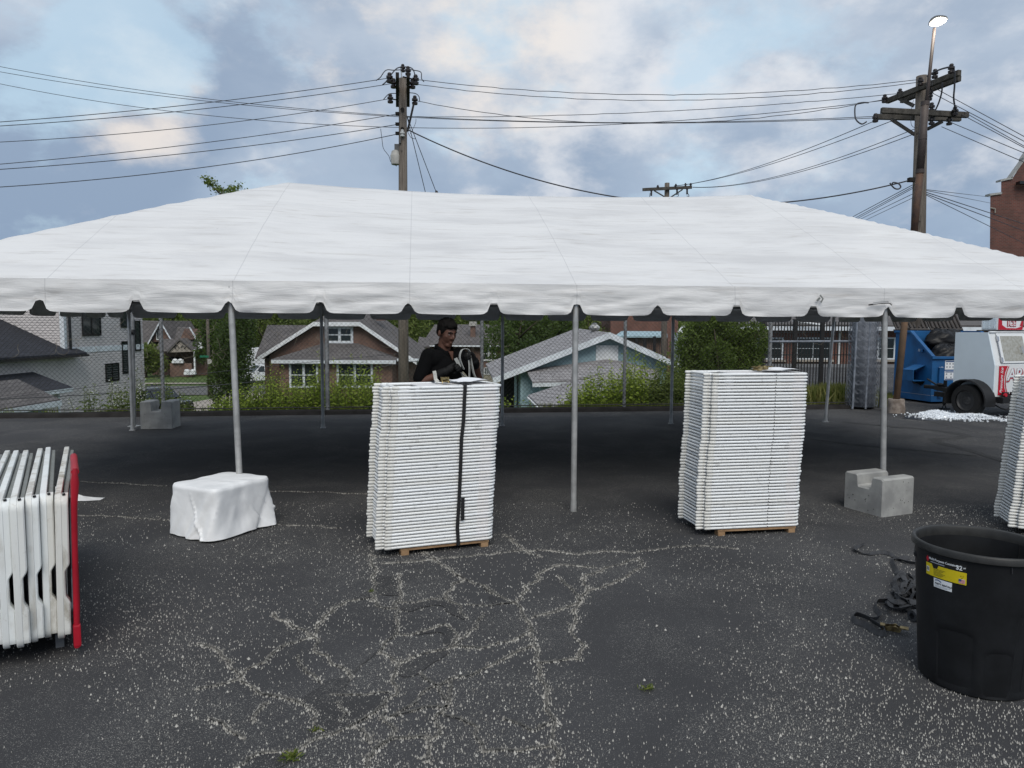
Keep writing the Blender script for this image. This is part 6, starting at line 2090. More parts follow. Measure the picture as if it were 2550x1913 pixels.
part('small_print', wrap(bm_, LA, LZ - .071, .0036), 'decalgrey', lb2)
part('hang_cord', MB().tube([((can_r(.66) + .004) * math.cos(R(-98)), (can_r(.66) + .004) * math.sin(R(-98)), .70), ((can_r(.64) + .006) * math.cos(R(-97)), (can_r(.64) + .006) * math.sin(R(-97)), .63)], .002, 5), 'webgrey', can)

# ================================================================== straps on the ground
def Z7(x, y, z=0): return G(2050 + x * .40984, 1100 + y * .40984, z)
def spline(P_, k=6):
    out = []
    for i in range(len(P_) - 1):
        a, b, c, d = P_[max(0, i - 1)], P_[i], P_[i + 1], P_[min(len(P_) - 1, i + 2)]
        for q in range(k):
            t = q / k
            out.append(.5 * ((2 * b) + (c - a) * t + (2 * a - 5 * b + 4 * c - d) * t * t + (3 * b - a - 3 * c + d) * t ** 3))
    return out + [P_[-1]]
def ground_strap(label, pts, zs=None, tiltf=None, w=.034, buckle=None):
    P_ = [Z7(*q) for q in pts]
    for i, p in enumerate(P_): p.z = .010 + (zs[i] if zs else 0)
    sp_ = spline(P_)
    rg = random.Random(len(label) * 7 + int(pts[0][0]))
    sides = []
    ph = rg.uniform(0, 6)
    for i, p in enumerate(sp_):
        t = (sp_[min(i + 1, len(sp_) - 1)] - sp_[max(i - 1, 0)]).normalized()
        nn = Vector((-t.y, t.x, 0)).normalized()
        a = tiltf if tiltf is not None else .9 * math.sin(ph + i * .23)
        s = nn * math.cos(a) + Vector((0, 0, 1)) * math.sin(a)
        sides.append(tuple(s))
        p.z = max(p.z, .005 + abs(math.sin(a)) * w / 2)
    t = thing('strap', label, 'strap', sp_[0], 0, 'loose straps on the asphalt')
    part('webbing', MB().ribbon(sp_, w, .003, sides), 'webgrey', t, False, True)
    if buckle:
        c = Z7(*buckle[0]); c.z = .012
        ratchet(t, c, buckle[1], .85)
    return t
ground_strap('grey strap trailing furthest left from the pile beside the bin', [(240, 630), (205, 650), (200, 676), (285, 690), (370, 686), (440, 712), (510, 745), (585, 752)], None, None)
ground_strap('grey strap running down from the long strap into the pile', [(520, 722), (470, 722), (418, 724), (432, 780), (470, 830), (500, 880), (540, 900), (600, 930)])
ground_strap('grey strap loop with brass ratchet nearest the camera', [(430, 985), (370, 985), (325, 990), (315, 1030), (345, 1075), (300, 1100), (250, 1082), (200, 1068), (176, 1085), (195, 1110), (250, 1130), (310, 1170), (365, 1188), (375, 1165), (330, 1130), (290, 1108)], None, 1.15, .034, ((415, 1158), R(-28)))
rg = random.Random(5)
for k in range(12):
    cx_, cy_ = 490 + rg.uniform(-40, 60), 950 + rg.uniform(-60, 70)
    pts, zs = [], []
    a = rg.uniform(0, 6.28)
    for q in range(9):
        pts.append((cx_ + math.cos(a) * rg.uniform(35, 105), cy_ + math.sin(a) * rg.uniform(20, 80)))
        zs.append(.01 + .009 * k * rg.uniform(.3, 1.0)); a += rg.uniform(.5, 1.5)
    ground_strap(['coiled grey strap at the top left of the tangled pile', 'grey strap looped low in the tangled pile', 'twisted grey strap across the middle of the pile', 'grey strap folded over the tangle by the bin', 'grey strap curled under the pile edge', 'grey strap lying over the top of the pile', 'grey strap end tucked against the bin', 'grey strap bent double at the back of the pile', 'grey strap draped low towards the camera', 'slack grey strap arching over the pile centre', 'grey strap twisted round the rolled end', 'uppermost grey strap crossing the whole pile'][k], pts, zs)
for k, (x, y) in enumerate(((478, 850), (565, 930), (560, 1090))):
    c = Z7(x, y); c.z = .035
    m = MB().lathe([(.018, -.03), (.034, -.03), (.034, .03), (.018, .03)], 16, axis='X')
    rt = Matrix.Rotation(rg.uniform(0, 3), 3, 'Z'); moved(m, lambda p: rt @ p + c)
    single('rolled_strap', m, 'webgrey', ['tightly rolled strap at the back of the tangled pile', 'rolled strap end in the pile touching the bin', 'rolled strap at the near end of the pile under the bin side'][k], 'strap', 'loose straps on the asphalt', 40)
# ================================================================== vinyl covers
def tri(x): return max(0.0, 1 - abs(x))
def wrapdiff(a, b): return (a - b + math.pi) % (2 * math.pi) - math.pi
def block_cover(hx, hy, h, seed):
    """sheet pulled over a block: flat top, sides hanging in a few long sharp folds, an uneven hem"""
    rg_ = random.Random(seed)
    folds = []
    for c in (.66, 2.44, 3.86, 5.60):                       # spare cloth gathered at the four corners
        for _ in range(2):
            folds.append((c + rg_.uniform(-.18, .18), rg_.uniform(-.55, .55), rg_.uniform(.10, .20), rg_.uniform(.035, .065), rg_.uniform(.0, .25)))
    for _ in range(26):
        folds.append((rg_.uniform(0, 6.28), rg_.uniform(-1.3, 1.3), rg_.uniform(.035, .20), rg_.uniform(-.018, .026), rg_.uniform(0, .7)))
    dents = [(rg_.uniform(0, 6.28), rg_.uniform(.25, .8), rg_.uniform(.3, .6), rg_.uniform(.25, .45), rg_.uniform(.004, .012)) for _ in range(9)]
    NA, NS, NT2 = 144, 44, 16
    m = MB()
    def rad(a, p=9.0):
        c, s = abs(math.cos(a)), abs(math.sin(a))
        return 1 / ((c / hx) ** p + (s / hy) ** p) ** (1 / p)
    def side(a, v):
        r = rad(a)
        f = 0.0
        for a0, sl, w, amp, v0 in folds:
            if v > v0:
                t = (v - v0) / (1 - v0)
                f += amp * tri(wrapdiff(a, a0 + sl * (v - v0)) / (w * (.5 + .8 * t))) * t ** .8
        for a0, v0, wa, wv, dp in dents:
            q = (wrapdiff(a, a0) / wa) ** 2 + ((v - v0) / wv) ** 2
            if q < 1: f -= dp * (1 - q) ** 2
        f += .004 * mnoise.noise((math.cos(a) * 5, math.sin(a) * 5, v * 4)) + .03 * v - .012 * math.sin(v * math.pi)
        return r + f
    def hem(a):
        return .008 + .012 * (1 + mnoise.noise((math.cos(a) * 1.6, math.sin(a) * 1.6, seed))) * .8
    for j in range(NS + 1):
        v = j / NS
        for i in range(NA):
            a = 2 * math.pi * i / NA
            r = side(a, v)
            z = h * (1 - v) + hem(a) * v + .010 * mnoise.noise((math.cos(a) * 2.2, math.sin(a) * 2.2, 7.0)) * (1 - v)
            r -= .012 * max(0, 1 - v * 14) ** 2
            m.v.append((r * math.cos(a), r * math.sin(a), z))
    for j in range(NS):
        for i in range(NA):
            m.f.append(((j + 1) * NA + i, (j + 1) * NA + (i + 1) % NA, j * NA + (i + 1) % NA, j * NA + i))
    base_ = len(m.v)
    for k in range(1, NT2 + 1):
        t = k / NT2
        for i in range(NA):
            a = 2 * math.pi * i / NA
            r = (side(a, 0) - .012) * (1 - t)
            x, y = r * math.cos(a), r * math.sin(a)
            z = h + .010 * mnoise.noise((math.cos(a) * 2.2, math.sin(a) * 2.2, 7.0)) * (1 - t) + .006 * min(1, t * 6) + .016 * (1 - abs(mnoise.noise((x * 3.2 + seed, y * 3.2 + x, 2))) * 2) * min(1, t * 2.2) - .012 * t
            m.v.append((x, y, z))
        o0 = base_ - (NS and 0)
    for k in range(NT2):
        lo = (0 if k == 0 else base_ + (k - 1) * NA)
        hi = base_ + k * NA
        for i in range(NA):
            m.f.append((lo + i, lo + (i + 1) % NA, hi + (i + 1) % NA, hi + i))
    return m
cvm = block_cover(.315, .265, .425, 5)
cover = single('block_cover', cvm, 'sheet', 'white vinyl sheet draped over a block at the left front tent leg', 'cover', None, 38, Vector((-2.47, 6.20, 0)), R(64))
tc_ = G(196, 1245)
def tarp_pt(a, b):
    x, y = (a - .5) * .62, (b - .5) * .40
    z = .19 * max(0, 1 - 1.25 * a) * tri((b - .5) * 1.7) + .035 * abs(mnoise.noise((a * 3.1, b * 2.7, 4))) * tri((b - .5) * 2)
    return (x, y * (1 - .75 * a), z + .006)
single('folded_tarp', MB().grid(24, 18, tarp_pt), 'sheet', 'corner of a white tarp lying on the asphalt behind the red panel', 'tarp', None, 25, Vector((tc_.x - .08, tc_.y, 0)), R(4))
# ================================================================== dumpster
dC = Vector((9.713, 17.03, 0)); DY = R(9.9)
dump = thing('dumpster', 'blue steel dumpster with open brown lids full of black bags', 'dumpster', dC, DY)
DW, DD = 1.90, 1.28
side = [(0, .05), (0, 1.09), (.74, 1.66), (DD, 1.66), (DD, .05)]
for x in (0, DW - .03):
    m = MB().slab([(x, y, z) for y, z in side], (.03, 0, 0))
    part('side_wall', m, 'blue', dump)
part('front_wall', MB().box((DW / 2, .017, .57), (DW - .064, .03, 1.04)), 'blue', dump)
part('back_wall', MB().box((DW / 2, DD - .017, .85), (DW - .064, .03, 1.60)), 'blue', dump)
part('floor', MB().box((DW / 2, DD / 2, .10), (DW - .07, DD - .07, .06)), 'dark', dump)
rim = MB()
rim.cbox((DW / 2, -.01, 1.07), (DW + .06, .07, .06), .008)
for x in (.0, DW):
    a, b = Vector((x, -.02, 1.09)), Vector((x, .74, 1.675))
    t = (b - a).normalized(); rot = Matrix((Vector((1, 0, 0)), t, Vector((1, 0, 0)).cross(t))).transposed()
    rim.cbox((a + b) / 2, (.09, (b - a).length, .05), .006, rot)
    rim.cbox((x, 1.0, 1.665), (.10, .56, .05), .006)
rim.cbox((DW / 2, DD, 1.66), (DW + .04, .07, .06), .006)
part('top_rim', rim, 'blue', dump)
part('base_rail', MB().box((DW / 2, -.006, .12), (DW + .01, .012, .14)).box((-.006, DD / 2, .12), (.012, DD, .14)), 'blue', dump)
part('scrape_line', MB().box((DW / 2, -.0135, .195), (DW, .003, .008)).box((-.0135, DD / 2, .195), (.003, DD, .008)), 'decalgrey', dump)
# fork pocket: a short open-ended sleeve welded on the side
fp = MB()
y0, y1, z0, z1, d = .22, .58, .52, .88, .30
fp.slab([(-.0, y0, z0), (-d, y0, z0), (-d, y0, z1 - .12), (0, y0, z1)], (0, .012, 0)) if False else None
fp.box((-d / 2, (y0 + y1) / 2, z0), (d, y1 - y0, .014))
fp.box((-d, (y0 + y1) / 2, (z0 + z1) / 2 - .06), (.014, y1 - y0, z1 - z0 - .12))
fp.slab([(-d - .01, y0, z1 - .12), (-d - .01, y1, z1 - .12), (0, y1, z1), (0, y0, z1)], (0, 0, .014))
fp.box((-d / 2, y1, (z0 + z1) / 2 - .05), (d, .012, z1 - z0 - .1))
part('fork_pocket', fp, 'blue', dump)
part('pocket_mouth', MB().box((-d / 2, y1 - .02, (z0 + z1) / 2 - .06), (d - .03, .01, z1 - z0 - .13)), 'dark', dump)
part('pocket_gusset', MB().slab([(-.002, y0 - .02, z0 - .01), (-.002, y1 + .06, z0 - .01), (-.002, y1, z0 - .09), (-.002, y0 + .05, z0 - .09)], (-.012, 0, 0)).slab([(-.26, y0 + .1, z0 - .01), (0, y0 + .1, z0 - .01), (0, y0 + .1, z0 - .12)], (0, .012, 0)), 'iron', dump)
part('wall_rib', MB().cbox((.20, -.03, .50), (.09, .05, .70), .006).cbox((1.68, -.03, .56), (.09, .05, .70), .006), 'blue', dump)
for k, (z, n_) in enumerate(((.90, 8), (.66, 6))):
    s_ = part('sticker', MB().cbox((.50, -.004, z), (.34, .004, .21), .0015), 'decalwhite', dump)
    part('sticker_band', MB().box((.50, -.0075, z + .082), (.31, .002, .026)), 'decalblue', s_)
    if k: part('sticker_band', MB().box((.50, -.0075, z - .086), (.31, .002, .02)), 'decalblue', s_)
    m = MB()
    for q in range(n_):
        c_ = 4 if k == 0 else 3
        m.box((.50 - .12 + .24 * (q % c_) / (c_ - 1), -.0075, z + .030 - .075 * (q // c_)), (.034, .002, .036))
    part('sticker_icon', m, 'decalgrey', s_)
part('sticker', MB().box((.25, -.004, .83), (.07, .004, .055)).box((.19, -.004, .83), (.02, .004, .05)), 'decalwhite', dump)
part('lettering', moved(text_mb('85', .075, 0, .002, .001), lambda p: Vector((-.003, .60 - p.x, 1.25 + p.y)) + Vector((0, -.16, -.02))), 'decalwhite', dump)
# lids thrown back behind the box, ribbed
for k in range(2):
    a = Vector((.02 + k * .96, DD + .04, 1.70)); b = Vector((.0 + k * .96, DD + .52, 2.45))
    t = (b - a).normalized()
    ld_ = part('lid', MB().slab([a, a + Vector((.92, 0, 0)), b + Vector((.92, 0, 0)), b], (0, -.03, .015)), 'lid', dump)
    rb_ = MB()
    for q in range(8):
        p = a + Vector((.06 + q * .115, -.05, .03))
        rb_.tube([p + t * .05, p + t * .82], .022, 6)
    part('lid_rib', rb_, 'lid', ld_)
part('hinge_bar', MB().tube([(-.02, DD + .05, 1.70), (DW + .02, DD + .05, 1.70)], .022, 8), 'iron', dump)
part('hinge', MB().box((.30, DD + .03, 1.71), (.16, .1, .09)).box((1.15, DD + .03, 1.71), (.16, .1, .09)), 'iron', dump)
part('locking_hook', MB().cbox((-.02, .33, 1.22), (.05, .07, .07), .01), 'blue', dump)
DM = Matrix.Translation(dC) @ Matrix.Rotation(DY, 4, 'Z')
def bag(label, c, s, seed):
    """filled bin liner: slumped, pleated and glossy"""
    m = MB().ball((0, 0, 0), s, 56, 36)
    def fn(p):
        n = Vector((p.x / s[0], p.y / s[1], p.z / s[2]))
        k = 1 + .16 * mnoise.noise(n * 1.6 + Vector((seed, 0, 0)))
        a = math.atan2(n.y, n.x)
        k += .06 * math.sin(a * 9 + 4 * mnoise.noise(n * 2)) * abs(n.z) + .05 * (1 - abs(mnoise.noise(Vector((n.x * 3, n.y * 3, n.z * 9 + seed)))) * 2)
        return DM @ (Vector(c) + Vector((p.x * k, p.y * k, p.z * k * (.75 if p.z < 0 else 1))))
    moved(m, fn)
    return single('bin_bag', m, 'bag', label, 'bin bag', 'black bags in the dumpster', True)
bag('black bin bag wedged against the front lip inside the dumpster', (.78, .42, 1.02), (.50, .34, .36), 2.0)
bag('black bin bag heaped highest at the back of the dumpster', (1.05, .86, 1.42), (.52, .32, .30), 5.0)
bag('black bin bag hidden low at the right of the dumpster', (1.42, .45, 1.0), (.36, .34, .34), 9.0)

# ================================================================== ice trailer
tN = Vector((9.30, 14.20, 0)); TRY = R(20.5)
trl = thing('ice_trailer', 'white ice merchandiser trailer with blue grey side and red lettering', 'trailer', tN, TRY)
TWD, TDP = 2.0, .86
ZB, ZS, ZT, YS = .43, 1.04, 1.67, .17
prof = [(0, ZB), (0, ZS), (YS, ZT), (TDP, ZT), (TDP, ZB)]
part('side_panel', MB().slab([(0, y, z) for y, z in prof], (.03, 0, 0)), 'trailer', trl)
part('body', MB().slab([(.031, y + .004, z) for y, z in prof], (TWD, 0, 0)), 'trailerw', trl)
tt = Vector((0, YS, ZT - ZS)).normalized(); tnn = Vector((0, -tt.z, tt.y))
rotd = Matrix((Vector((1, 0, 0)), tnn * -1, tt)).transposed()
def dp(x, t, o=0): return Vector((x, 0, ZS)) + tt * t + tnn * o
for k in range(2):
    x0 = .22 + k * .88
    dr = part('freezer_door', MB().cbox(dp(x0 + .36, .335, .012), (.78, .024, .60), .008, rotd), 'trailerw', trl)
    part('door_skin', MB().box(dp(x0 + .36, .325, .026), (.62, .008, .50), rotd), 'frost', dr)
    part('door_gasket', MB().box(dp(x0 - .035, .32, .024), (.015, .012, .54), rotd), 'decalgrey', dr)
    part('door_handle', MB().tube([dp(x0 + .56, .22, .03), dp(x0 + .54, .22, .07), dp(x0 + .54, .36, .07), dp(x0 + .56, .36, .03)], .010, 6), 'chrome', dr)
    for t in (.10, .52):
        part('door_hinge', MB().box(dp(x0 - .03, t, .03), (.04, .03, .09), rotd), 'chrome', dr)
part('top_trim', MB().tube([(.02, YS - .01, ZT + .01), (TWD, YS - .01, ZT + .01)], .018, 8), 'white', trl)
part('red_band', MB().slab([(.13, -.001, .475), (.36, -.001, .475), (.30, -.001, .60), (.275, -.001, .76), (.30, -.001, .90), (.36, -.001, 1.025), (.13, -.001, 1.025)], (0, -.004, 0)), 'decalred', trl)
m = MB().ribbon([(.375 + .085 * ((z - .75) / .28) ** 2 - .06, -.006, z) for z in np.linspace(.475, 1.02, 14)], .016, .003, (1, 0, 0))
part('red_curve', m, 'decalred', trl)
part('base_stripe', MB().box((1.05, -.004, .468), (1.85, .004, .02)), 'decalred', trl)
def face_text(s, size, x, z, y, mat, shear=0, bold=0, rot=0):
    m = text_mb(s, size, shear, bold, .0015)
    c, sn = math.cos(rot), math.sin(rot)
    return part('lettering', moved(m, lambda p: Vector((x + p.x * c - p.y * sn, y - p.z, z + p.x * sn + p.y * c))), mat, trl)
face_text('Premium Ice', .098, .205, .74, -.0075, 'decalwhite', .35, .001, math.pi / 2)
face_text('ARCTIC', .33, .96, .83, -.005, 'decalred', .12, .022)
face_text('ARCTIC', .33, .95, .84, -.008, 'decalgrey', .12, .012)
face_text('ARCTIC', .33, .94, .845, -.011, 'decalwhite', .12, .002)
face_text('ICE', .20, 1.1, .60, -.005, 'decalred', .12, .012)
# roof sign: cooling unit with grille end and lettered front
sg_ = part('sign_box', MB().cbox((.64, .36, 1.90), (.70, .34, .36), .01), 'decalwhite', trl)
part('sign_tray', MB().box((.64, .36, 1.705), (.86, .42, .025)), 'iron', sg_)
gr_ = MB()
for z in np.linspace(1.755, 2.045, 9):
    gr_.box((.286, .36, z), (.012, .28, .018))
for y in (.25, .36, .47):
    gr_.box((.284, y, 1.90), (.014, .014, .32))
part('grille', gr_, 'trailer', sg_)
part('sign_red', MB().slab([(.295, .187, 1.725), (.985, .187, 1.725), (.985, .187, 1.80), (.80, .187, 1.755), (.52, .187, 1.76), (.40, .187, 1.82), (.38, .187, 2.075), (.295, .187, 2.075)], (0, -.004, 0)).slab([(.90, .187, 1.80), (.985, .187, 1.80), (.985, .187, 2.075), (.965, .187, 1.95)], (0, -.0041, 0)), 'decalred', sg_)
for s, sz, z in (('ARCTIC', .155, 1.985), ('ICE', .165, 1.85)):
    for dy, mt, b_ in ((0, 'decalred', .012), (-.004, 'decalwhite', .001)):
        m = text_mb(s, sz, 0, b_, .0012)
        part('lettering', moved(m, lambda p: Vector((.66 + p.x, .180 + dy - p.z, z + p.y))), mt, sg_)
# chassis, fender, wheel, tongue and jack
part('chassis', MB().box((TWD / 2, .42, .36), (TWD - .2, .08, .10)).box((.12, .6, .37), (.08, 1.5, .10)).box((TWD - .1, .6, .37), (.08, 1.5, .10)), 'iron', trl)
part('bumper', MB().cbox((1.05, -.06, .37), (1.9, .10, .13), .01).box((.24, -.07, .44), (.14, .05, .16)).box((.45, -.07, .44), (.10, .05, .16)), 'iron', trl)
part('tail_light', MB().lathe([(.035, -.02), (.035, .02)], 14, (.20, -.10, .47), 'Y', True, True), 'decalred', trl)
wc = Vector((-.13, .40, .325))
lathe_wheel(trl, TM.inverted() @ Vector((0, 0, 0)) if False else (Matrix.Translation(tN) @ Matrix.Rotation(TRY, 4, 'Z')) @ wc, .325, .21, Matrix.Rotation(TRY, 3, 'Z') @ Vector((1, 0, 0)), 'rim', 5)
fd = MB()
for k in range(17):
    a = R(-12) + R(204) * k / 16
    for r_, x in ((.40, -.26), (.425, -.255), (.425, .02), (.40, .02)):
        fd.v.append((x, wc.y + r_ * 1.06 * math.cos(a), wc.z + r_ * math.sin(a)))
for i in range(16):
    for k in range(4):
        fd.f.append((i * 4 + k, i * 4 + (k + 1) % 4, (i + 1) * 4 + (k + 1) % 4, (i + 1) * 4 + k))
fd.f += [(0, 1, 2, 3), (67, 66, 65, 64)]
part('fender', fd, 'iron', trl, 40)
dcl = MB()
for k in range(6):
    a = R(34) + R(30) * k / 5
    for x in (-.225, -.10):
        dcl.v.append((x, wc.y + .428 * 1.06 * math.cos(a), wc.z + .428 * math.sin(a)))
for i in range(5): dcl.f.append((2 * i, 2 * i + 1, 2 * i + 3, 2 * i + 2))
part('fender_decal', dcl, 'decalwhite', trl)
part('tongue', MB().slab([(.28, TDP, .36), (.40, TDP, .36), (.80, 1.9, .40), (.72, 1.9, .40)], (0, 0, .09)).slab([(1.25, TDP, .36), (1.13, TDP, .36), (.74, 1.9, .40), (.80, 1.9, .40)], (0, 0, .088)), 'iron', trl)
jk = part('jack', MB().tube([(.70, 1.60, .10), (.70, 1.60, .62)], .036, 10).box((.70, 1.60, .30), (.10, .08, .04)), 'iron', trl)
part('jack_foot', MB().box((.70, 1.60, .012), (.17, .17, .024)).tube([(.64, 1.60, .02), (.70, 1.60, .12)], .012, 6).tube([(.76, 1.60, .02), (.70, 1.60, .12)], .012, 6), 'iron', jk)
part('coupler', MB().cbox((.76, 2.0, .45), (.10, .30, .08), .02).tube([(.76, 1.85, .50), (.76, 2.1, .62)], .02, 6).ball((.70, 1.72, .52), (.05, .10, .04), 10, 6), 'iron', trl)
part('hose', MB().tube([(.45, -.02, .40), (.43, -.05, .25), (.36, -.04, .17), (.24, .0, .20), (.15, .1, .28)], .013, 6), 'iron', trl, True)

# ================================================================== melting ice heap
ice = MB()
nI = 0
hA_, hB_ = G(2305, 1038), G(2500, 1049)
def heap_h(x, y):
    h = 0
    for px, py, hh_, rx, ry in ((2330, 1038, .11, .36, .34), (2425, 1044, .09, .45, .26), (2375, 1041, .06, .65, .36), (2465, 1049, .04, .35, .20), (2350, 1028, .04, .35, .22)):
        c = G(px, py)
        h = max(h, hh_ * max(0, 1 - ((x - c.x) / rx) ** 2 - ((y - c.y) / ry) ** 2))
    return h
rg = random.Random(12)
c0 = G(2385, 1039)
vs_, fs_ = [], []
while nI < 4600:
    x, y = c0.x + rg.gauss(0, .42), c0.y + rg.gauss(0, .26)
    h = heap_h(x, y)
    if h <= 0 and rg.random() > .10: continue
    z = h * rg.random() ** .35
    s = rg.uniform(.010, .022)
    rot = Matrix.Rotation(rg.uniform(0, 6), 3, 'Z') @ Matrix.Rotation(rg.uniform(0, 6), 3, 'X')
    ice.box((x, y, z + s * .7), (s * rg.uniform(1, 1.9), s * 1.4, s * rg.uniform(1, 1.6)), rot)
    nI += 1
o = single('ice_heap', ice, 'ice', 'heap of white ice cubes melting on the asphalt before the trailer wheel', 'ice')
o['kind'] = 'stuff'
wt_ = MB()
cw = G(2395, 1042)
pts = [(cw.x + 1.15 * math.cos(a) * (1 + .25 * mnoise.noise((math.cos(a) * 2, math.sin(a) * 2, 5))), cw.y + .50 * math.sin(a) * (1 + .3 * mnoise.noise((math.cos(a) * 3, math.sin(a) * 3, 8))), .005) for a in np.linspace(0, 2 * math.pi, 48)[:-1]]
wt_.add(pts, [tuple(range(len(pts)))])
k = NT('wet_asphalt'); k.b.inputs['Base Color'].default_value = (.018, .018, .019, 1); k.b.inputs['Roughness'].default_value = .35; M['wet'] = k.m
struct('wet_patch', wt_, 'wet')

# ================================================================== the man behind the middle stack
mp = U(1106, 900, 6.78)
MX, MY = mp.x, 6.78
HA = R(-134)                         # he looks to the right and a little towards the camera
HS = 1.0
def capsule(mb, a, b, ra, rb, n=14, flat=1.0):
    a, b = Vector(a), Vector(b)
    ax = b - a; L = ax.length; t = ax.normalized()
    u = t.orthogonal().normalized(); v = t.cross(u)
    rows = []
    for k in range(4): rows.append((-ra * math.cos(k / 4 * math.pi / 2), ra * math.sin(k / 4 * math.pi / 2) + 1e-4))
    for k in range(5): rows.append((L * k / 4, ra + (rb - ra) * k / 4))
    for k in range(1, 5): rows.append((L + rb * math.sin(k / 4 * math.pi / 2), rb * math.cos(k / 4 * math.pi / 2) + 1e-4))
    vs, fs = [], []
    for d, r_ in rows:
        for q in range(n):
            th = 2 * math.pi * q / n
            vs.append(a + t * d + (u * math.cos(th) + v * math.sin(th)) * r_)
    for i in range(len(rows) - 1):
        for q in range(n):
            fs.append((i * n + q, i * n + (q + 1) % n, (i + 1) * n + (q + 1) % n, (i + 1) * n + q))
    fs.append(tuple(range(n))[::-1]); fs.append(tuple((len(rows) - 1) * n + q for q in range(n)))
    mb.add(vs, fs)
def fused(name, mb, mat, voxel, smooth_it=6, parent=None, loc=None, rotz=0.0):
    """overlapping closed volumes fused into one continuous skin"""
    me = mesh_of(name, mb, mat)
    tmp = bpy.data.objects.new(name + '_tmp', me); COL.objects.link(tmp)
    rm_ = tmp.modifiers.new('r', 'REMESH'); rm_.mode = 'VOXEL'; rm_.voxel_size = voxel; rm_.use_smooth_shade = True
    s_ = tmp.modifiers.new('s', 'SMOOTH'); s_.iterations = smooth_it; s_.factor = .5
    bpy.context.view_layer.update()
    ev = tmp.evaluated_get(bpy.context.evaluated_depsgraph_get())
    out = bpy.data.meshes.new_from_object(ev)
    out.name = name
    bpy.data.objects.remove(tmp)
    out.materials.clear(); out.materials.append(M[mat])
    out.polygons.foreach_set('use_smooth', [True] * len(out.polygons))
    o = bpy.data.objects.new(name, out); COL.objects.link(o)
    if parent is not None: o.parent = parent
    if loc is not None: o.location = loc; o.rotation_euler = (0, 0, rotz)
    return o
# joints in his own frame: x to his right, y forward, z up
sh_l, sh_r = (-.185, .00, 1.475), (.185, .00, 1.475)
el_l, el_r = (-.275, .16, 1.255), (.285, -.03, 1.225)
wr_l, wr_r = (-.115, .285, 1.425), (.135, .170, 1.335)
ha_l, ha_r = (-.050, .285, 1.500), (.055, .225, 1.385)
def limbs(mb, pad=0.0, up_only=False):
    capsule(mb, sh_l, el_l, .054 + pad, .043 + pad); capsule(mb, sh_r, el_r, .054 + pad, .043 + pad)
    if not up_only:
        capsule(mb, el_l, wr_l, .043 + pad, .030 + pad); capsule(mb, el_r, wr_r, .043 + pad, .030 + pad)
HEADC = Vector((0, .035, 1.665))
def head_pt(p, yaw=R(-4), pit=R(-20)):
    """turn and tilt the head: he looks down at his hands"""
    rot = Matrix.Rotation(yaw, 3, 'Z') @ Matrix.Rotation(pit, 3, 'X')
    return rot @ Vector(p) + HEADC
body = MB()
hd_ = MB()
hd_.ball((0, -.012, .045), (.076, .096, .090), 24, 16)       # skull
hd_.ball((0, .040, .005), (.062, .056, .085), 20, 14)        # face
hd_.ball((0, .050, -.075), (.042, .040, .034), 16, 10)       # jaw and chin
hd_.ball((0, .022, -.050), (.056, .058, .050), 18, 12)       # jaw sides
hd_.ball((0, .078, .048), (.048, .018, .014), 14, 8)         # brow
hd_.ball((0, .102, .006), (.012, .020, .022), 12, 8)         # nose tip
capsule(hd_, (0, .088, .040), (0, .106, .004), .009, .012, 10)
hd_.ball((0, .088, -.045), (.019, .012, .009), 12, 8)        # lips
hd_.ball((0, .086, -.056), (.016, .011, .008), 12, 8)
for s in (-1, 1):
    hd_.ball((s * .042, .060, .004), (.020, .018, .018), 12, 8)   # cheekbone
    hd_.ball((s * .078, -.010, .008), (.010, .020, .032), 10, 8)  # ear
    hd_.ball((s * .015, .094, -.004), (.009, .010, .008), 8, 6)   # nostril wing
moved(hd_, lambda p: head_pt(p))
body.add(hd_.v, hd_.f)
capsule(body, (0, -.015, 1.47), head_pt((0, -.010, -.045)), .064, .056)
capsule(body, (-.13, 0, 1.44), (.13, 0, 1.44), .075, .075)
body.ball((0, .01, 1.30), (.170, .108, .21), 22, 14)
body.ball((0, 0, 1.06), (.150, .100, .17), 20, 12)
body.ball((0, 0, .93), (.165, .110, .12), 20, 12)
limbs(body)
for s in (-1, 1):
    capsule(body, (s * .09, 0, .90), (s * .105, .01, .50), .082, .056)
    capsule(body, (s * .105, .01, .50), (s * .11, -.01, .09), .056, .040)
    capsule(body, (s * .11, -.03, .05), (s * .115, .13, .035), .040, .034)
def hand(mb, wr, ha, curl_to, side, r=.0125):
    """palm, four unequal bent fingers closing towards curl_to, thumb off the side of the palm"""
    wr, ha, ct = Vector(wr), Vector(ha), Vector(curl_to)
    ax = (ha - wr).normalized()
    n = (ct - ha); n = (n - ax * n.dot(ax)).normalized()       # towards what it holds
    w = ax.cross(n) * side
    capsule(mb, wr, wr.lerp(ha, .55), .030, .034)
    for k in range(4):
        base_ = ha + w * (.027 - .018 * k) - ax * .012
        capsule(mb, wr.lerp(ha, .35) + w * (.018 - .012 * k), base_, .020, .0145, 10)
        Lf = (.040, .046, .043, .034)[k]
        p1 = base_ + ax * Lf * .75 + n * Lf * .45
        p2 = p1 + ax * (-.1) * Lf + n * Lf * .85
        p3 = p2 - ax * Lf * .60 + n * Lf * .25
        for a, b, q in ((base_, p1, .0128), (p1, p2, .0118), (p2, p3, .0108)):
            capsule(mb, a, b, q, q * .95, 8)
    t0 = wr.lerp(ha, .45) + w * .028
    t1 = t0 + w * .022 + ax * .028 + n * .018
    t2 = t1 + ax * .022 + n * .028 - w * .006
    capsule(mb, wr.lerp(ha, .30), t0, .020, .017, 8); capsule(mb, t0, t1, .0155, .0135, 8); capsule(mb, t1, t2, .013, .011, 8)
hold = Vector((0.01, .30, 1.44))
hand(body, wr_l, ha_l, hold + Vector((.08, .02, .02)), -1)
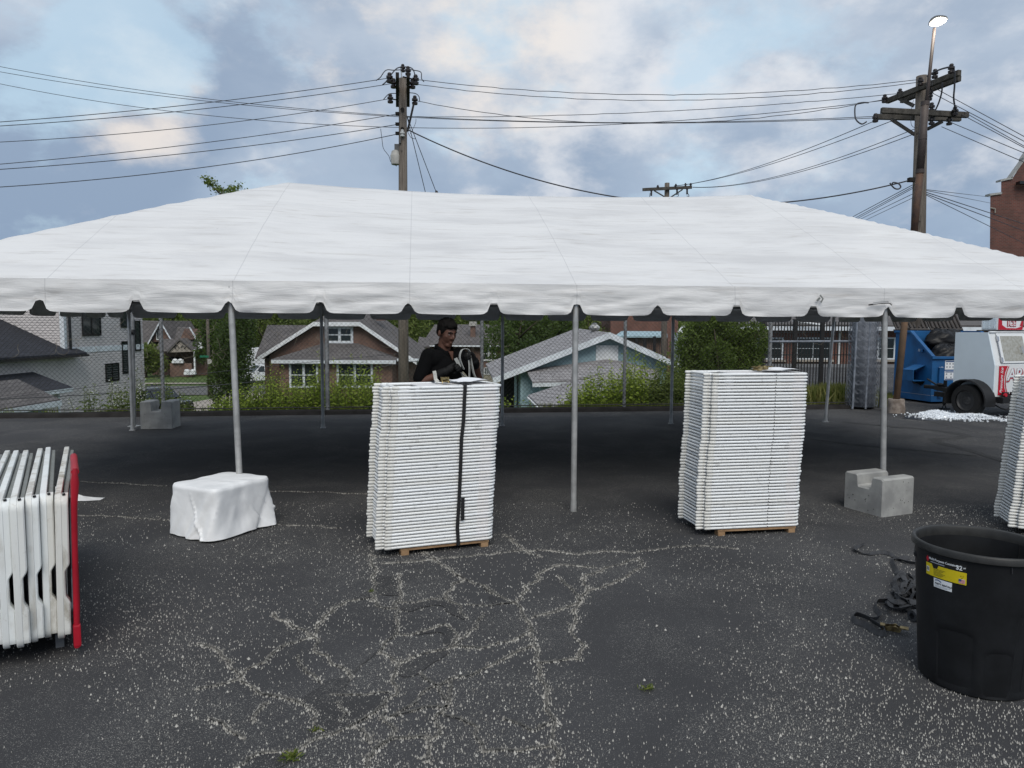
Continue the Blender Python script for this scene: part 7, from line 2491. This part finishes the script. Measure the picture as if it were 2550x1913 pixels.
hand(body, wr_r, ha_r, hold + Vector((-.08, .06, .02)), 1)
man = fused('person', body, 'skin', .0062, 3, None, Vector((MX, MY, 0)), HA)
tag(man, 'man in black polo and gloves holding a pale strap behind the middle stack', 'person')
hr = MB()
hr.ball((0, -.022, .062), (.083, .098, .086), 26, 16)
hr.ball((0, .045, .108), (.058, .048, .030), 16, 10)         # forelock
hr.ball((.022, .068, .098), (.036, .022, .020), 12, 8)
hr.ball((0, -.070, .010), (.066, .040, .060), 16, 10)
for s in (-1, 1):
    hr.ball((s * .072, .015, .055), (.012, .026, .045), 10, 8)
for k in range(70):
    a, b = rg.uniform(0, 6.28), rg.uniform(.1, 1.35)
    hr.ball((.078 * math.cos(a) * math.sin(b), -.012 + .098 * math.sin(a) * math.sin(b), .062 + .088 * math.cos(b)), (.014, .014, .011), 6, 5)
# cut the hair away from the face
keep = []
moved(hr, lambda p: head_pt(p))
fused('hair', hr, 'hair', .006, 1, man)
st_ = MB()
capsule(st_, (-.135, 0, 1.445), (.135, 0, 1.445), .088, .088)
st_.ball((0, .008, 1.30), (.186, .124, .235), 24, 16)
st_.ball((0, 0, 1.06), (.172, .120, .19), 22, 14)
st_.ball((0, 0, .93), (.180, .125, .11), 22, 12)
for s_, e_ in ((sh_l, el_l), (sh_r, el_r)):
    s_, e_ = Vector(s_), Vector(e_)
    capsule(st_, s_, s_.lerp(e_, .80), .070, .064)
sm2 = fused('polo_shirt', st_, 'shirt', .009, 3, man)
cl = MB()
for s in (-1, 1):
    cl.ribbon([(s * .012, .085, 1.43), (s * .055, .070, 1.500), (s * .080, .02, 1.535), (s * .070, -.05, 1.555), (0, -.088, 1.56)], .045, .006, [(0, .3, 1)] * 5)
part('collar', cl, 'shirt', man, True)
cl2 = part('neck_opening', MB().slab([(-.026, .086, 1.515), (.026, .086, 1.515), (0, .110, 1.435)], (0, .012, -.004)), 'skin', man)
tr_ = MB()
tr_.ball((0, 0, .93), (.176, .122, .13), 20, 12)
for s in (-1, 1):
    capsule(tr_, (s * .09, 0, .90), (s * .105, .01, .50), .094, .070); capsule(tr_, (s * .105, .01, .50), (s * .11, -.01, .12), .070, .060)
fused('trousers', tr_, 'trousers', .012, 3, man)
for s in (-1, 1):
    b_ = MB(); capsule(b_, (s * .11, -.03, .05), (s * .115, .15, .045), .052, .044); capsule(b_, (s * .11, -.02, .06), (s * .11, -.02, .14), .05, .055)
    moved(b_, lambda p: Vector((p.x, p.y, max(p.z, .001))))
    part('boot', b_, 'shoe', man, True)
for wr, ha, s, ct in ((wr_l, ha_l, -1, hold + Vector((.08, .02, .02))), (wr_r, ha_r, 1, hold + Vector((-.08, .06, .02)))):
    gl_ = MB(); hand(gl_, wr, ha, ct, s)
    v_ = np.array(gl_.v)
    el = Vector(el_l if s < 0 else el_r)
    d_ = (Vector(wr) - el).normalized()
    capsule(gl_, Vector(wr) - d_ * .05, Vector(wr), .040, .038)
    g_ = fused('glove', gl_, 'glove', .0052, 1, man)
    for q in g_.data.vertices: pass
    # the glove lies a little outside the skin
    nrm_ = [q.normal.copy() for q in g_.data.vertices]
    for q, nn_ in zip(g_.data.vertices, nrm_): q.co += nn_ * .0035
for s in (-1, 1):
    e_ = MB().ball(head_pt((s * .028, .076, .028)), (.013, .009, .008), 10, 7)
    part('eye', e_, simple('eye_white', (.4, .38, .36), .3), man, True)
    part('eyebrow', MB().ribbon([head_pt((s * .012, .097, .050)), head_pt((s * .030, .093, .055)), head_pt((s * .048, .078, .048))], .010, .006, [(0, 0, 1)] * 3), 'hair', man)
# the strap in his hands: folded loops and a tail hanging to the stack
HMat = Matrix.Translation((MX, MY, 0)) @ Matrix.Rotation(HA, 4, 'Z')
def hm(x, y, z): return HMat @ Vector((x, y, z))
hs_ = thing('held_strap', 'pale webbing strap gathered in loops in the gloved hands', 'strap', hm(0, .3, 1.25))
loopA = spline([hm(.03, .30, 1.36), hm(.06, .28, 1.46), hm(.03, .28, 1.535), hm(-.03, .30, 1.530), hm(-.045, .31, 1.45), hm(-.06, .33, 1.33), hm(-.075, .34, 1.27), hm(.02, .30, 1.30), hm(.05, .29, 1.33)])
part('webbing', MB().ribbon(loopA, .040, .003, [tuple(HMat.to_3x3() @ Vector((.35, .9, .1)))] * len(loopA)), 'webwhite', hs_, False, True)
loopB = spline([hm(-.02, .30, 1.50), hm(-.03, .31, 1.40), hm(-.02, .32, 1.25), hm(-.02, .32, 1.05), hm(-.02, .33, .60)])
part('webbing', MB().ribbon(loopB, .045, .003, [tuple(HMat.to_3x3() @ Vector((.8, .5, 0)))] * len(loopB)), 'webwhite', hs_, False, True)
part('strap_end', MB().ribbon([hm(.10, .27, 1.46), hm(.075, .275, 1.42), hm(.06, .28, 1.38)], .03, .003, [(1, 0, .2)] * 3), 'webwhite', hs_, False, True)
# ================================================================== plants
def blob_pts(n, c, s, seed, lumps=9, hollow=.45):
    """points filling an uneven crown: several overlapping leaf clumps"""
    rg_ = np.random.default_rng(seed)
    c, s = np.array(c, float), np.array(s, float)
    cc = rg_.normal(size=(lumps, 3)); cc /= np.linalg.norm(cc, axis=1, keepdims=True)
    cc *= rg_.uniform(.25, .72, (lumps, 1))
    rr = rg_.uniform(.28, .52, lumps)
    idx = rg_.integers(0, lumps, n)
    d = rg_.normal(size=(n, 3)); d /= np.linalg.norm(d, axis=1, keepdims=True)
    r = (hollow + (1 - hollow) * rg_.random(n)) ** .7 * rr[idx]
    p = cc[idx] + d * r[:, None]
    tone = np.clip(.5 * rg_.random(n) + .5 * rg_.random(lumps)[idx], 0, 1)
    return c + p * s, d, tone
def crown(name, parent, mat, n, c, s, size, seed, lumps=9, aspect=.6):
    p, d, tone = blob_pts(n, c, s, seed, lumps)
    rg_ = np.random.default_rng(seed + 99)
    dirs = d * .6 + rg_.normal(size=d.shape) * .7
    me = leaf_mesh(name, p - np.array(parent.location), dirs, rg_.uniform(.6, 1.3, n) * size, tone, mat, aspect)
    o = bpy.data.objects.new(name, me); COL.objects.link(o); o.parent = parent
    return o
def tree(label, x, y, zb, h, w, mat, n, leaf, seed, trunk_r=.2, cr=.9, group='trees beyond the houses', lumps=11, wy=None):
    t = thing('broadleaf_tree', label, 'tree', (x, y, zb), 0, group)
    rg_ = random.Random(seed)
    m = MB()
    top = zb + h * .8
    m.tube([(x, y, zb - .4), (x + rg_.uniform(-.2, .2), y, zb + h * .35), (x + rg_.uniform(-.4, .4), y, top)], [trunk_r, trunk_r * .7, trunk_r * .15], 8)
    for k in range(7):
        a = rg_.uniform(0, 6.28); z0 = zb + h * rg_.uniform(.28, .65)
        m.tube([(x, y, z0), (x + math.cos(a) * w * .22, y + math.sin(a) * w * .22, z0 + h * .10), (x + math.cos(a) * w * .40, y + math.sin(a) * w * .40, z0 + h * .17)], [trunk_r * .45, trunk_r * .28, trunk_r * .08], 6)
    part('trunk', m, 'bark', t, True, True)
    crown('crown', t, mat, n, (x, y, zb + h * (1 - cr / 2)), (w / 2 * 1.25, (wy or w) / 2 * 1.25, h * cr / 2 * 1.25), leaf, seed, lumps)
    return t
# the tall tree whose top shows over the tent, and the dark mass of it beneath
tp_ = U(553, 500, 46.0)
zb_ = Z0
tA = thing('broadleaf_tree', 'tall slim tree whose leafy top shows over the left tent slope', 'tree', (tp_.x, 46, zb_), 0, 'trees beyond the fence')
m = MB()
zt_ = U(553, 450, 46).z
m.tube([(tp_.x, 46, zb_ - .3), (tp_.x + .1, 46, zb_ + 5), (tp_.x, 46, zt_ - 1.2), (tp_.x + .1, 46, zt_ - .4)], [.09, .07, .04, .012], 8)
tips = []
for k in range(26):
    a = random.uniform(0, 6.28); z0 = zt_ - random.uniform(.5, 4.2)
    L = random.uniform(.6, 1.4)
    e = (tp_.x + math.cos(a) * L, 46 + math.sin(a) * L, min(zt_ + .1, z0 + random.uniform(.5, 1.1)))
    m.tube([(tp_.x + .03, 46, z0 - .3), ((tp_.x + e[0]) / 2, (46 + e[1]) / 2, z0 + .15), e], [.035, .022, .006], 5)
    tips.append(e)
part('trunk', m, 'bark', tA, True, True)
pts, dr_, tn = [], [], []
for e in tips:
    for q in range(100):
        t_ = random.random()
        b = Vector((tp_.x, 46, e[2] - .7)).lerp(Vector(e), .35 + .65 * t_)
        pts.append((b.x + random.gauss(0, .15), b.y + random.gauss(0, .15), b.z + random.gauss(0, .13))); dr_.append(np.random.default_rng(len(pts)).normal(size=3)); tn.append(random.random())
me = leaf_mesh('crown', np.array(pts) - np.array(tA.location), np.array(dr_), NPR.uniform(.11, .21, len(pts)), np.array(tn), 'leafmid', .62)
o = bpy.data.objects.new('crown', me); COL.objects.link(o); o.parent = tA

bt = [  # px centre, depth, height above Z0, width, material, leaves, leaf size, label
    (582, 44, 7.6, 2.6, 'leafdark', 12000, .17, 'dense dark evergreen-like tree left of the brick bungalow, behind the front tent leg'),
    (540, 74, 9.0, 3.6, 'leafdark', 5000, .30, 'dark tree beside the thin street pole'),
    (360, 84, 4.2, 4.0, 'leafmid', 4000, .28, 'round green shrub-like tree at the left corner of the brown house'),
    (486, 108, 13, 9, 'leafbush', 6000, .45, 'yellowish green tree behind the brown craftsman house'),
    (420, 118, 14, 11, 'leafmid', 6000, .5, 'green tree above the roof of the brown craftsman house'),
    (350, 112, 13, 10, 'leafmid', 5000, .5, 'green tree far left behind the brown house roof'),
    (655, 88, 11.5, 9, 'leafmid', 8000, .38, 'leafy green tree directly left behind the brick bungalow'),
    (735, 98, 13.5, 11, 'leafmid', 8000, .42, 'green tree behind the bungalow, over its left roof'),
    (830, 104, 14, 11, 'leafbush', 7000, .45, 'green tree behind the bungalow gable'),
    (930, 96, 13, 10, 'leafdark', 8000, .42, 'dark green tree right of the bungalow roof'),
    (1018, 88, 11.5, 7, 'leafmid', 7000, .36, 'green tree between the wooden pole and the man'),
    (1120, 112, 14, 12, 'leafdark', 7000, .5, 'bluish dark tree above the brick house roof'),
    (1215, 90, 12, 8, 'leafmid', 8000, .38, 'green tree right of the brick house chimney'),
    (1290, 56, 8.4, 5.2, 'leafdark', 12000, .24, 'dark leafy tree between the brick house and the blue garage, left one'),
    (1385, 58, 8.6, 5.4, 'leafdark', 12000, .24, 'dark leafy tree over the blue garage roof, left of the front tent leg'),
    (1470, 64, 8.6, 5.5, 'leafmid', 8000, .28, 'green tree behind the turbine vent'),
    (1335, 78, 12, 8, 'leafbush', 6000, .38, 'light green tree far behind the blue garage'),
    (250, 100, 12, 12, 'leafmid', 4000, .5, 'green tree hidden behind the grey house'),
    (600, 120, 15, 13, 'leafbush', 6000, .55, 'far pale green tree behind the dark evergreen'),
    (1580, 90, 12, 10, 'leafmid', 4000, .45, 'green tree behind the red brick block'),
]
for k, (px, Y, h, w, mt, n_, lf, lb_) in enumerate(bt):
    p = U(px, 820, Y)
    tree(lb_, p.x, Y, Z0 if Y < 105 else ground_z(p.x, Y), h, w, mt, n_, lf, 100 + k, .20, .95)
# the far wooded rise: nobody could count these
p_, d_, t_ = [], [], []
rg_ = np.random.default_rng(4)
nF = 26000
ax = rg_.uniform(-.62, .42, nF); ry = rg_.uniform(125, 240, nF)
px_ = ax * ry
zz = np.array([ground_z(x, y) for x, y in zip(px_, ry)]) + rg_.uniform(0, 1, nF) ** .8 * (9 + 5 * np.sin(px_ * .13 + ry * .05) + 3 * np.sin(px_ * .37)) * .8
me = leaf_mesh('far_woods', np.stack([px_, ry, zz], 1), rg_.normal(size=(nF, 3)), rg_.uniform(.8, 1.8, nF), rg_.random(nF), 'leafmid', .8)
o = bpy.data.objects.new('far_woods', me); COL.objects.link(o); o['kind'] = 'stuff'; o['label'] = 'wooded rise far behind the houses'; o['category'] = 'woods'

# weeds and saplings growing through the back of the fence
def weed(label, s, d, h, n, seed, mat='leafbright', w=.22, leaf=.075, group='weeds behind the fence', flowers=0):
    b = fence_pt(s, d); b.z = ground_z(b.x, b.y) - .02
    t = thing('tall_weed', label, 'weed', b, 0, group)
    rg_ = random.Random(seed)
    st_ = MB()
    P_, D_, S_, T_ = [], [], [], []
    fl_ = MB()
    for k in range(n):
        a = rg_.uniform(0, 6.28); r0 = rg_.uniform(0, w)
        x0, y0 = b.x + math.cos(a) * r0, b.y + math.sin(a) * r0 * .8
        hh_ = h * rg_.uniform(.55, 1.0) * (1 - .45 * (r0 / w) ** 2)
        lx, ly = rg_.uniform(-.14, .14) * h, rg_.uniform(-.08, .08) * h
        st_.tube([(x0, y0, b.z - .05), (x0 + lx * .4, y0 + ly * .4, b.z + hh_ * .5), (x0 + lx, y0 + ly, b.z + hh_)], [.007, .005, .002], 4, False)
        nl = int(hh_ / .034)
        tone0 = rg_.uniform(0, .55)
        for q in range(nl):
            t_ = (q + .5) / nl
            aa = q * 2.4 + rg_.uniform(-.4, .4)
            px, py, pz = x0 + lx * t_, y0 + ly * t_, b.z + hh_ * (.06 + .94 * t_)
            L = leaf * rg_.uniform(.7, 1.35) * (1.25 - .75 * t_)
            out = rg_.uniform(0, .10) * (1 - t_)
            P_.append((px + math.cos(aa) * out, py + math.sin(aa) * out, pz))
            D_.append((math.cos(aa), math.sin(aa), rg_.uniform(-.35, .55) + .5 * (t_ > .9))); S_.append(L); T_.append(min(1, tone0 + .45 * t_ + rg_.uniform(-.12, .12)))
            if flowers and rg_.random() < flowers and t_ > .3:
                fl_.ball((px + math.cos(aa) * .04, py + math.sin(aa) * .04, pz), (.014, .014, .010), 5, 3)
    part('stem', st_, 'leafstem', t, False, True)
    me = leaf_mesh('foliage', np.array(P_) - np.array(b), np.array(D_), np.array(S_), np.clip(np.array(T_), 0, 1), mat, .55)
    o = bpy.data.objects.new('foliage', me); COL.objects.link(o); o.parent = t
    if fl_.v: part('flower', fl_, 'petal', t, False, True, kind='stuff')
    return t
M['leafstem'] = simple('weed_stem', (.10, .13, .03), .8, .3, 10)
def s_at(px, d):
    """where along the fence a bush seen at photo column px stands, d metres behind it"""
    dv = ray(px, 1010)
    k = (FA.x * FN.x + FA.y * FN.y + d) / (dv.x * FN.x + dv.y * FN.y)
    return (Vector((dv.x * k, dv.y * k, 0)) - FN * d - FA).dot(FU)
place = ['far left of the bungalow clump', 'left side of the bungalow clump', 'left of the bungalow left window', 'below the bungalow left window', 'tall spike right of the left bungalow window', 'beside the dark fence post', 'right of the dark fence post', 'below the bungalow right window', 'tall spike before the right bungalow window', 'left of the middle chair stack']
wl2 = [(545, .5, .50), (590, .7, .72), (640, .6, .85), (680, .8, 1.10), (722, .7, 1.02), (765, .6, 1.05), (800, .8, 1.38), (838, .6, 1.0), (884, .8, 1.32), (925, .7, 1.08)]
for k, (px, d, h) in enumerate(wl2):
    for q in range(2):
        dd = d + .5 * q
        weed('bright green tall weed %s%s' % (place[k], ', in front' if q == 0 else ', behind it'), s_at(px + (0 if q == 0 else 14), dd), dd, h * (.8 if q == 0 else 1.12), 26, 200 + k * 3 + q, 'leafbright', .34)
place = ['at the fence under the garage corner board', 'left edge of the garage clump', 'before the low garage roof', 'left of the fence post by the garage', 'right of the fence post by the garage', 'under the white garage panel', 'right part of the garage clump', 'between the garage clump and the dark bush', 'just left of the right chair stack']
wl3 = [(1275, .5, .55), (1435, .5, .85), (1475, .6, 1.0), (1520, .7, 1.15), (1560, .6, 1.42), (1600, .7, 1.35), (1635, .6, 1.40), (1668, .7, 1.30), (1700, .5, 1.0)]
for k, (px, d, h) in enumerate(wl3):
    for q in range(1 if k == 0 else 2):
        dd = d + .5 * q
        weed('yellow green leafy sapling %s%s' % (place[k], ', in front' if q == 0 else ', behind it'), s_at(px + 12 * q, dd), dd, h * (.78 if q == 0 else 1.1), 22 if k else 10, 300 + k * 3 + q, 'leafbright' if k < 6 else 'leafmid', .34, .10)
place = ['lone sapling before the grey house', 'left of the back corner leg', 'behind the back corner tent leg', 'right of the ballast block', 'low clump right of the ballast block']
for k, (px, d, h, f) in enumerate(((232, .5, .72, .25), (292, .6, .80, .35), (330, .5, 1.0, .3), (408, .6, .85, .1), (455, .5, .55, .15))):
    weed('white flecked green weed %s' % place[k], s_at(px, d), d, h, 18 if k else 9, 400 + k, 'leafmid', .36, .075, 'flowering weeds behind the left fence', f)
# the big dark bush
bs = s_at(1800, 1.6); bp = fence_pt(bs, 1.7); bp.z = -.3
bush = thing('evergreen_bush', 'large dense dark green bush behind the fence above the right chair stack', 'bush', bp)
m = MB()
for k in range(9):
    a = random.uniform(0, 6.28)
    m.tube([tuple(bp), (bp.x + math.cos(a) * .3, bp.y + math.sin(a) * .3, bp.z + 1.0), (bp.x + math.cos(a) * .7, bp.y + math.sin(a) * .6, bp.z + 2.0)], [.05, .03, .01], 6)
part('stem', m, 'bark', bush, True, True)
crown('foliage', bush, 'leafbush', 42000, (bp.x, bp.y, bp.z + 1.35), (1.12, .95, 1.6), .085, 77, 22, .34)
crown('foliage', bush, 'leafbush', 16000, (bp.x - .55, bp.y, bp.z + .8), (.75, .7, 1.0), .07, 78, 10, .30)
# grass at the fence foot and the strip before the iron fence
def grass(name, label, n, fn, hmin, hmax, seed, mat='grassblade'):
    rg_ = np.random.default_rng(seed)
    P_ = np.array([fn(rg_) for _ in range(n)])
    D_ = np.stack([rg_.normal(0, .35, n), rg_.normal(0, .35, n), np.ones(n)], 1)
    me = leaf_mesh(name, P_, D_, rg_.uniform(hmin, hmax, n), rg_.random(n), mat, .06)
    o = bpy.data.objects.new(name, me); COL.objects.link(o); o['kind'] = 'stuff'; o['label'] = label; o['category'] = 'grass'
def fstrip(rg_):
    s = rg_.uniform(-3, 14.0); d = abs(rg_.normal(0, .25)) + .06
    if mnoise.noise((s * 1.3, 5, 5)) < -.05: s = s_at(1650, 0) + rg_.uniform(-2.5, 1.0)
    p = fence_pt(s, d); return (p.x, p.y, max(-.03, ground_z(p.x, p.y)))
grass('fence_grass', 'straggling dry grass along the foot of the chain-link fence', 5000, fstrip, .05, .22, 1)
def bank(rg_):
    while True:
        px, py = rg_.uniform(1985, 2240), rg_.uniform(970, 1026)
        p = G(px, py, -.02)
        d = (p - FA).dot(FN)
        if d > .12 and p.y < 19.3: return (p.x, p.y, -.02)
grass('verge_grass', 'yellowing grass verge between the chain-link and the iron fence', 22000, bank, .04, .15, 2, 'grassdry')
vb = MB()
vb.add([tuple(fence_pt(12.6, .15, .012)), tuple(fence_pt(17.6, .15, .012)), (8.85, 17.2, .012), (9.0, 19.4, .012), (5.6, 19.4, .012)], [(0, 1, 2, 3, 4)])
struct('verge', vb, 'grass')
def mound(rg_):
    c = fence_pt(s_at(2085, .8), .9)
    return (c.x + rg_.normal(0, .32), c.y + rg_.normal(0, .3), -.02)
grass('tall_grass', 'tall green grass clump before the rolled fence wire', 6000, mound, .15, .55, 3, 'grassdry')
def lawn(rg_):
    px, py = rg_.uniform(590, 660), rg_.uniform(990, 1030)
    p = G(px, py, Z0); x = p.x * .55; y = p.y * .55
    return (x, y, ground_z(x, y))
for k, (px, py, n_, sz, lb_) in enumerate(((1610, 1718, 46, .038, 'small yellow green weed tuft growing from the asphalt at the right'), (728, 1890, 70, .042, 'small weed tuft in the crack at the bottom edge'), (927, 1476, 26, .03, 'tiny moss tuft in the crack below the middle chair stack'), (790, 1822, 26, .03, 'tiny weed tuft along the lower crack'))):
    c = G(px, py)
    rg_ = np.random.default_rng(500 + k)
    P_ = np.stack([rg_.normal(0, sz * .45, n_), rg_.normal(0, sz * .35, n_), np.zeros(n_) + .006], 1)
    D_ = np.stack([rg_.normal(0, .8, n_), rg_.normal(0, .8, n_), np.full(n_, .5)], 1)
    me = leaf_mesh('weed_tuft', P_, D_, rg_.uniform(.4, 1.0, n_) * sz, rg_.random(n_) * .6, 'grassblade', .22)
    o = bpy.data.objects.new('weed_tuft', me); COL.objects.link(o); o.location = c
    tag(o, lb_, 'weed', 'weed tufts in the asphalt')
